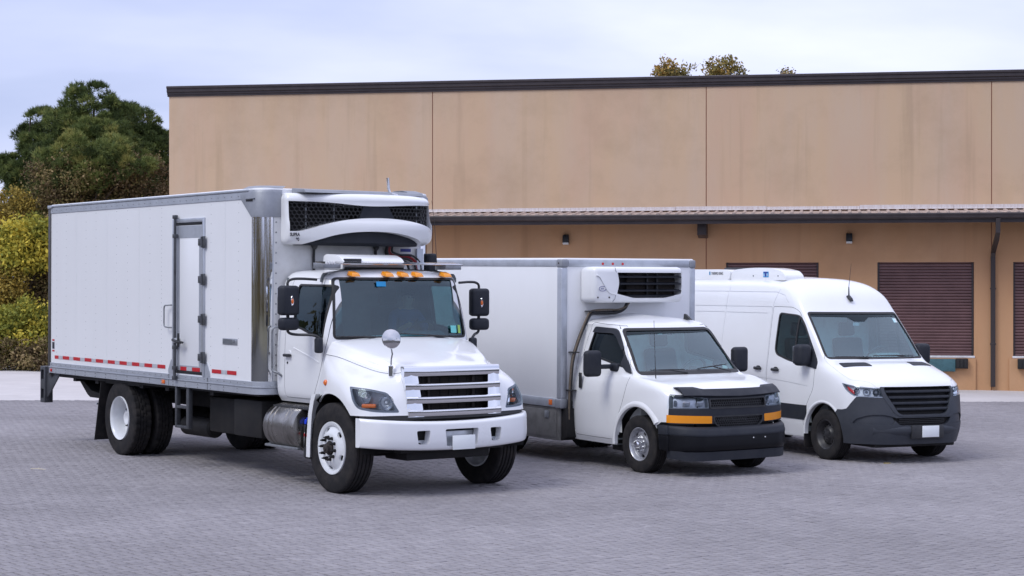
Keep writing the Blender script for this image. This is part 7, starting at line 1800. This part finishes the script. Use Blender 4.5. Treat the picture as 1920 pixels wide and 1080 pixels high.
# ------------------------------------------------------------------ the driver, faintly seen behind the big truck's windscreen
def driver(frame):
    J = {}; V = []; E = []; Rd = []
    def j(n, p, r, par=None):
        J[n] = len(V); V.append(p); Rd.append(r)
        if par: E.append((J[par], J[n]))
    y0 = .50
    j('pelvis', (-1.02, y0, 1.60), .15); j('waist', (-1.02, y0, 1.76), .135, 'pelvis'); j('chest', (-1.0, y0, 1.95), .155, 'waist'); j('upper', (-.98, y0, 2.05), .12, 'chest')
    j('neck', (-.95, y0, 2.13), .055, 'upper'); j('skull', (-.92, y0, 2.20), .075, 'neck'); j('crown', (-.92, y0, 2.30), .085, 'skull')
    for n, s in (('l', 1), ('r', -1)):
        j('sh' + n, (-.97, y0 + s * .19, 2.04), .068, 'upper'); j('el' + n, (-.86, y0 + s * .27, 1.80), .05, 'sh' + n); j('wr' + n, (-.70, y0 + s * .20, 1.885), .032, 'el' + n); j('pa' + n, (-.645, y0 + s * .185, 1.915), .036, 'wr' + n)
        for k in range(4):
            a = (k - 1.5) * .018
            j('f%d%s' % (k, n), (-.61, y0 + s * (.19 - a * .3), 1.925 + a), .0105, 'pa' + n); j('g%d%s' % (k, n), (-.595, y0 + s * (.165 - a * .3), 1.915 + a - .004), .009, 'f%d%s' % (k, n)); j('t%d%s' % (k, n), (-.61, y0 + s * (.145 - a * .3), 1.91 + a), .008, 'g%d%s' % (k, n))
        j('th' + n, (-.655, y0 + s * .15, 1.93), .011, 'pa' + n); j('tt' + n, (-.625, y0 + s * .135, 1.935), .009, 'th' + n)
        j('hi' + n, (-.98, y0 + s * .10, 1.58), .10, 'pelvis'); j('kn' + n, (-.58, y0 + s * .14, 1.62), .068, 'hi' + n); j('an' + n, (-.50, y0 + s * .13, 1.22), .045, 'kn' + n); j('to' + n, (-.38, y0 + s * .13, 1.16), .04, 'an' + n)
    me = bpy.data.meshes.new('body'); me.from_pydata(V, E, [])
    o = bpy.data.objects.new('tmp', me); COL.objects.link(o)
    o.modifiers.new('s', 'SKIN')
    for k, r in enumerate(Rd): me.skin_vertices[0].data[k].radius = (r, r)
    me.skin_vertices[0].data[0].use_root = True
    sd = o.modifiers.new('d', 'SUBSURF'); sd.levels = 1; sd.render_levels = 1
    dg = bpy.context.evaluated_depsgraph_get(); dg.update()
    body = bpy.data.meshes.new_from_object(o.evaluated_get(dg)); bpy.data.objects.remove(o)
    # head: the skull vertices are drawn into a face with brow, nose and chin
    c = Vector((-.91, y0, 2.235))
    for v in body.vertices:
        if v.co.z > 2.14:
            d = v.co - c
            if d.x > .03 and abs(d.y) < .03: v.co.x += .018 * max(0, 1 - abs(d.z + .01) / .05)
            v.co.y = y0 + (v.co.y - y0) * .88
    root = empty('person', mat=frame)
    tag(root, 'driver in a blue shirt sitting at the wheel behind the big truck windscreen', 'person')
    b = obj('body', body, M['shirt'], root, 0, [M['shirt'], M['skin'], M['trousers']])
    for p in body.polygons:
        q = p.center
        p.material_index = 1 if (q.z > 2.115 or (q.x > -.76 and q.z > 1.80)) else (2 if q.z < 1.66 else 0)
        p.use_smooth = True
    bm = nb(); bmesh.ops.create_icosphere(bm, subdivisions=3, radius=1.0)
    bmesh.ops.delete(bm, geom=[v for v in bm.verts if v.co.z < -.15 - .5 * (v.co.x > .2)], context='VERTS')
    bmesh.ops.delete(bm, geom=[v for v in bm.verts if v.co.x > .45 and v.co.z < .45], context='VERTS')
    for v in bm.verts: v.co = Vector((-.935 + v.co.x * .105, y0 + v.co.y * .088, 2.275 + v.co.z * .115))
    obj('hair', bm, M['hair'], root, 60)
    for s in (-1, 1):
        bm = nb(); bmesh.ops.create_icosphere(bm, subdivisions=1, radius=.011)
        bmesh.ops.translate(bm, verts=bm.verts, vec=(-.845, y0 + s * .032, 2.255)); obj('eye', bm, M['trousers'], root)
        bm = nb(); bmesh.ops.create_icosphere(bm, subdivisions=2, radius=1)
        for v in bm.verts: v.co = Vector((-.92 + v.co.x * .022, y0 + s * .085 + v.co.y * .010, 2.235 + v.co.z * .033))
        obj('ear', bm, M['skin'], root)
    return root
driver(HF)
# ------------------------------------------------------------------ small litter on the paving
def leaf(name, x, y, pts, m, label, cat):
    me = bpy.data.meshes.new(name)
    z = ground(x, y)
    bm = nb(); prism(bm, pts, 'z', .004, .010)
    o = obj(name, bm, m, None, 30); o.location = (x, y, z); tag(o, label, cat)
m_twig = mat('dry_twig', (0.62, 0.56, 0.44), .8); m_leaf = mat('yellow_leaf', (0.40, 0.30, 0.08), .8)
bm = nb(); tube(bm, [(-.10, 0, .02), (-.03, .015, .022), (.04, -.01, .018), (.10, -.03, .015)], [.006, .007, .006, .004], 6); tube(bm, [(-.02, .01, .02), (.0, .06, .03)], [.005, .003], 5)
o = obj('twig', bm, m_twig); o.location = (-6.04, 23.13, ground(-6.04, 23.13)); tag(o, 'pale dry twig lying on the pavers left of the rear wheels', 'twig')
leaf('leaf', 5.23, 25.3, [(-.05, 0), (-.02, .035), (.03, .03), (.06, 0), (.02, -.03), (-.02, -.025)], m_leaf, 'small yellow leaf on the pavers before the van bumper', 'leaf')
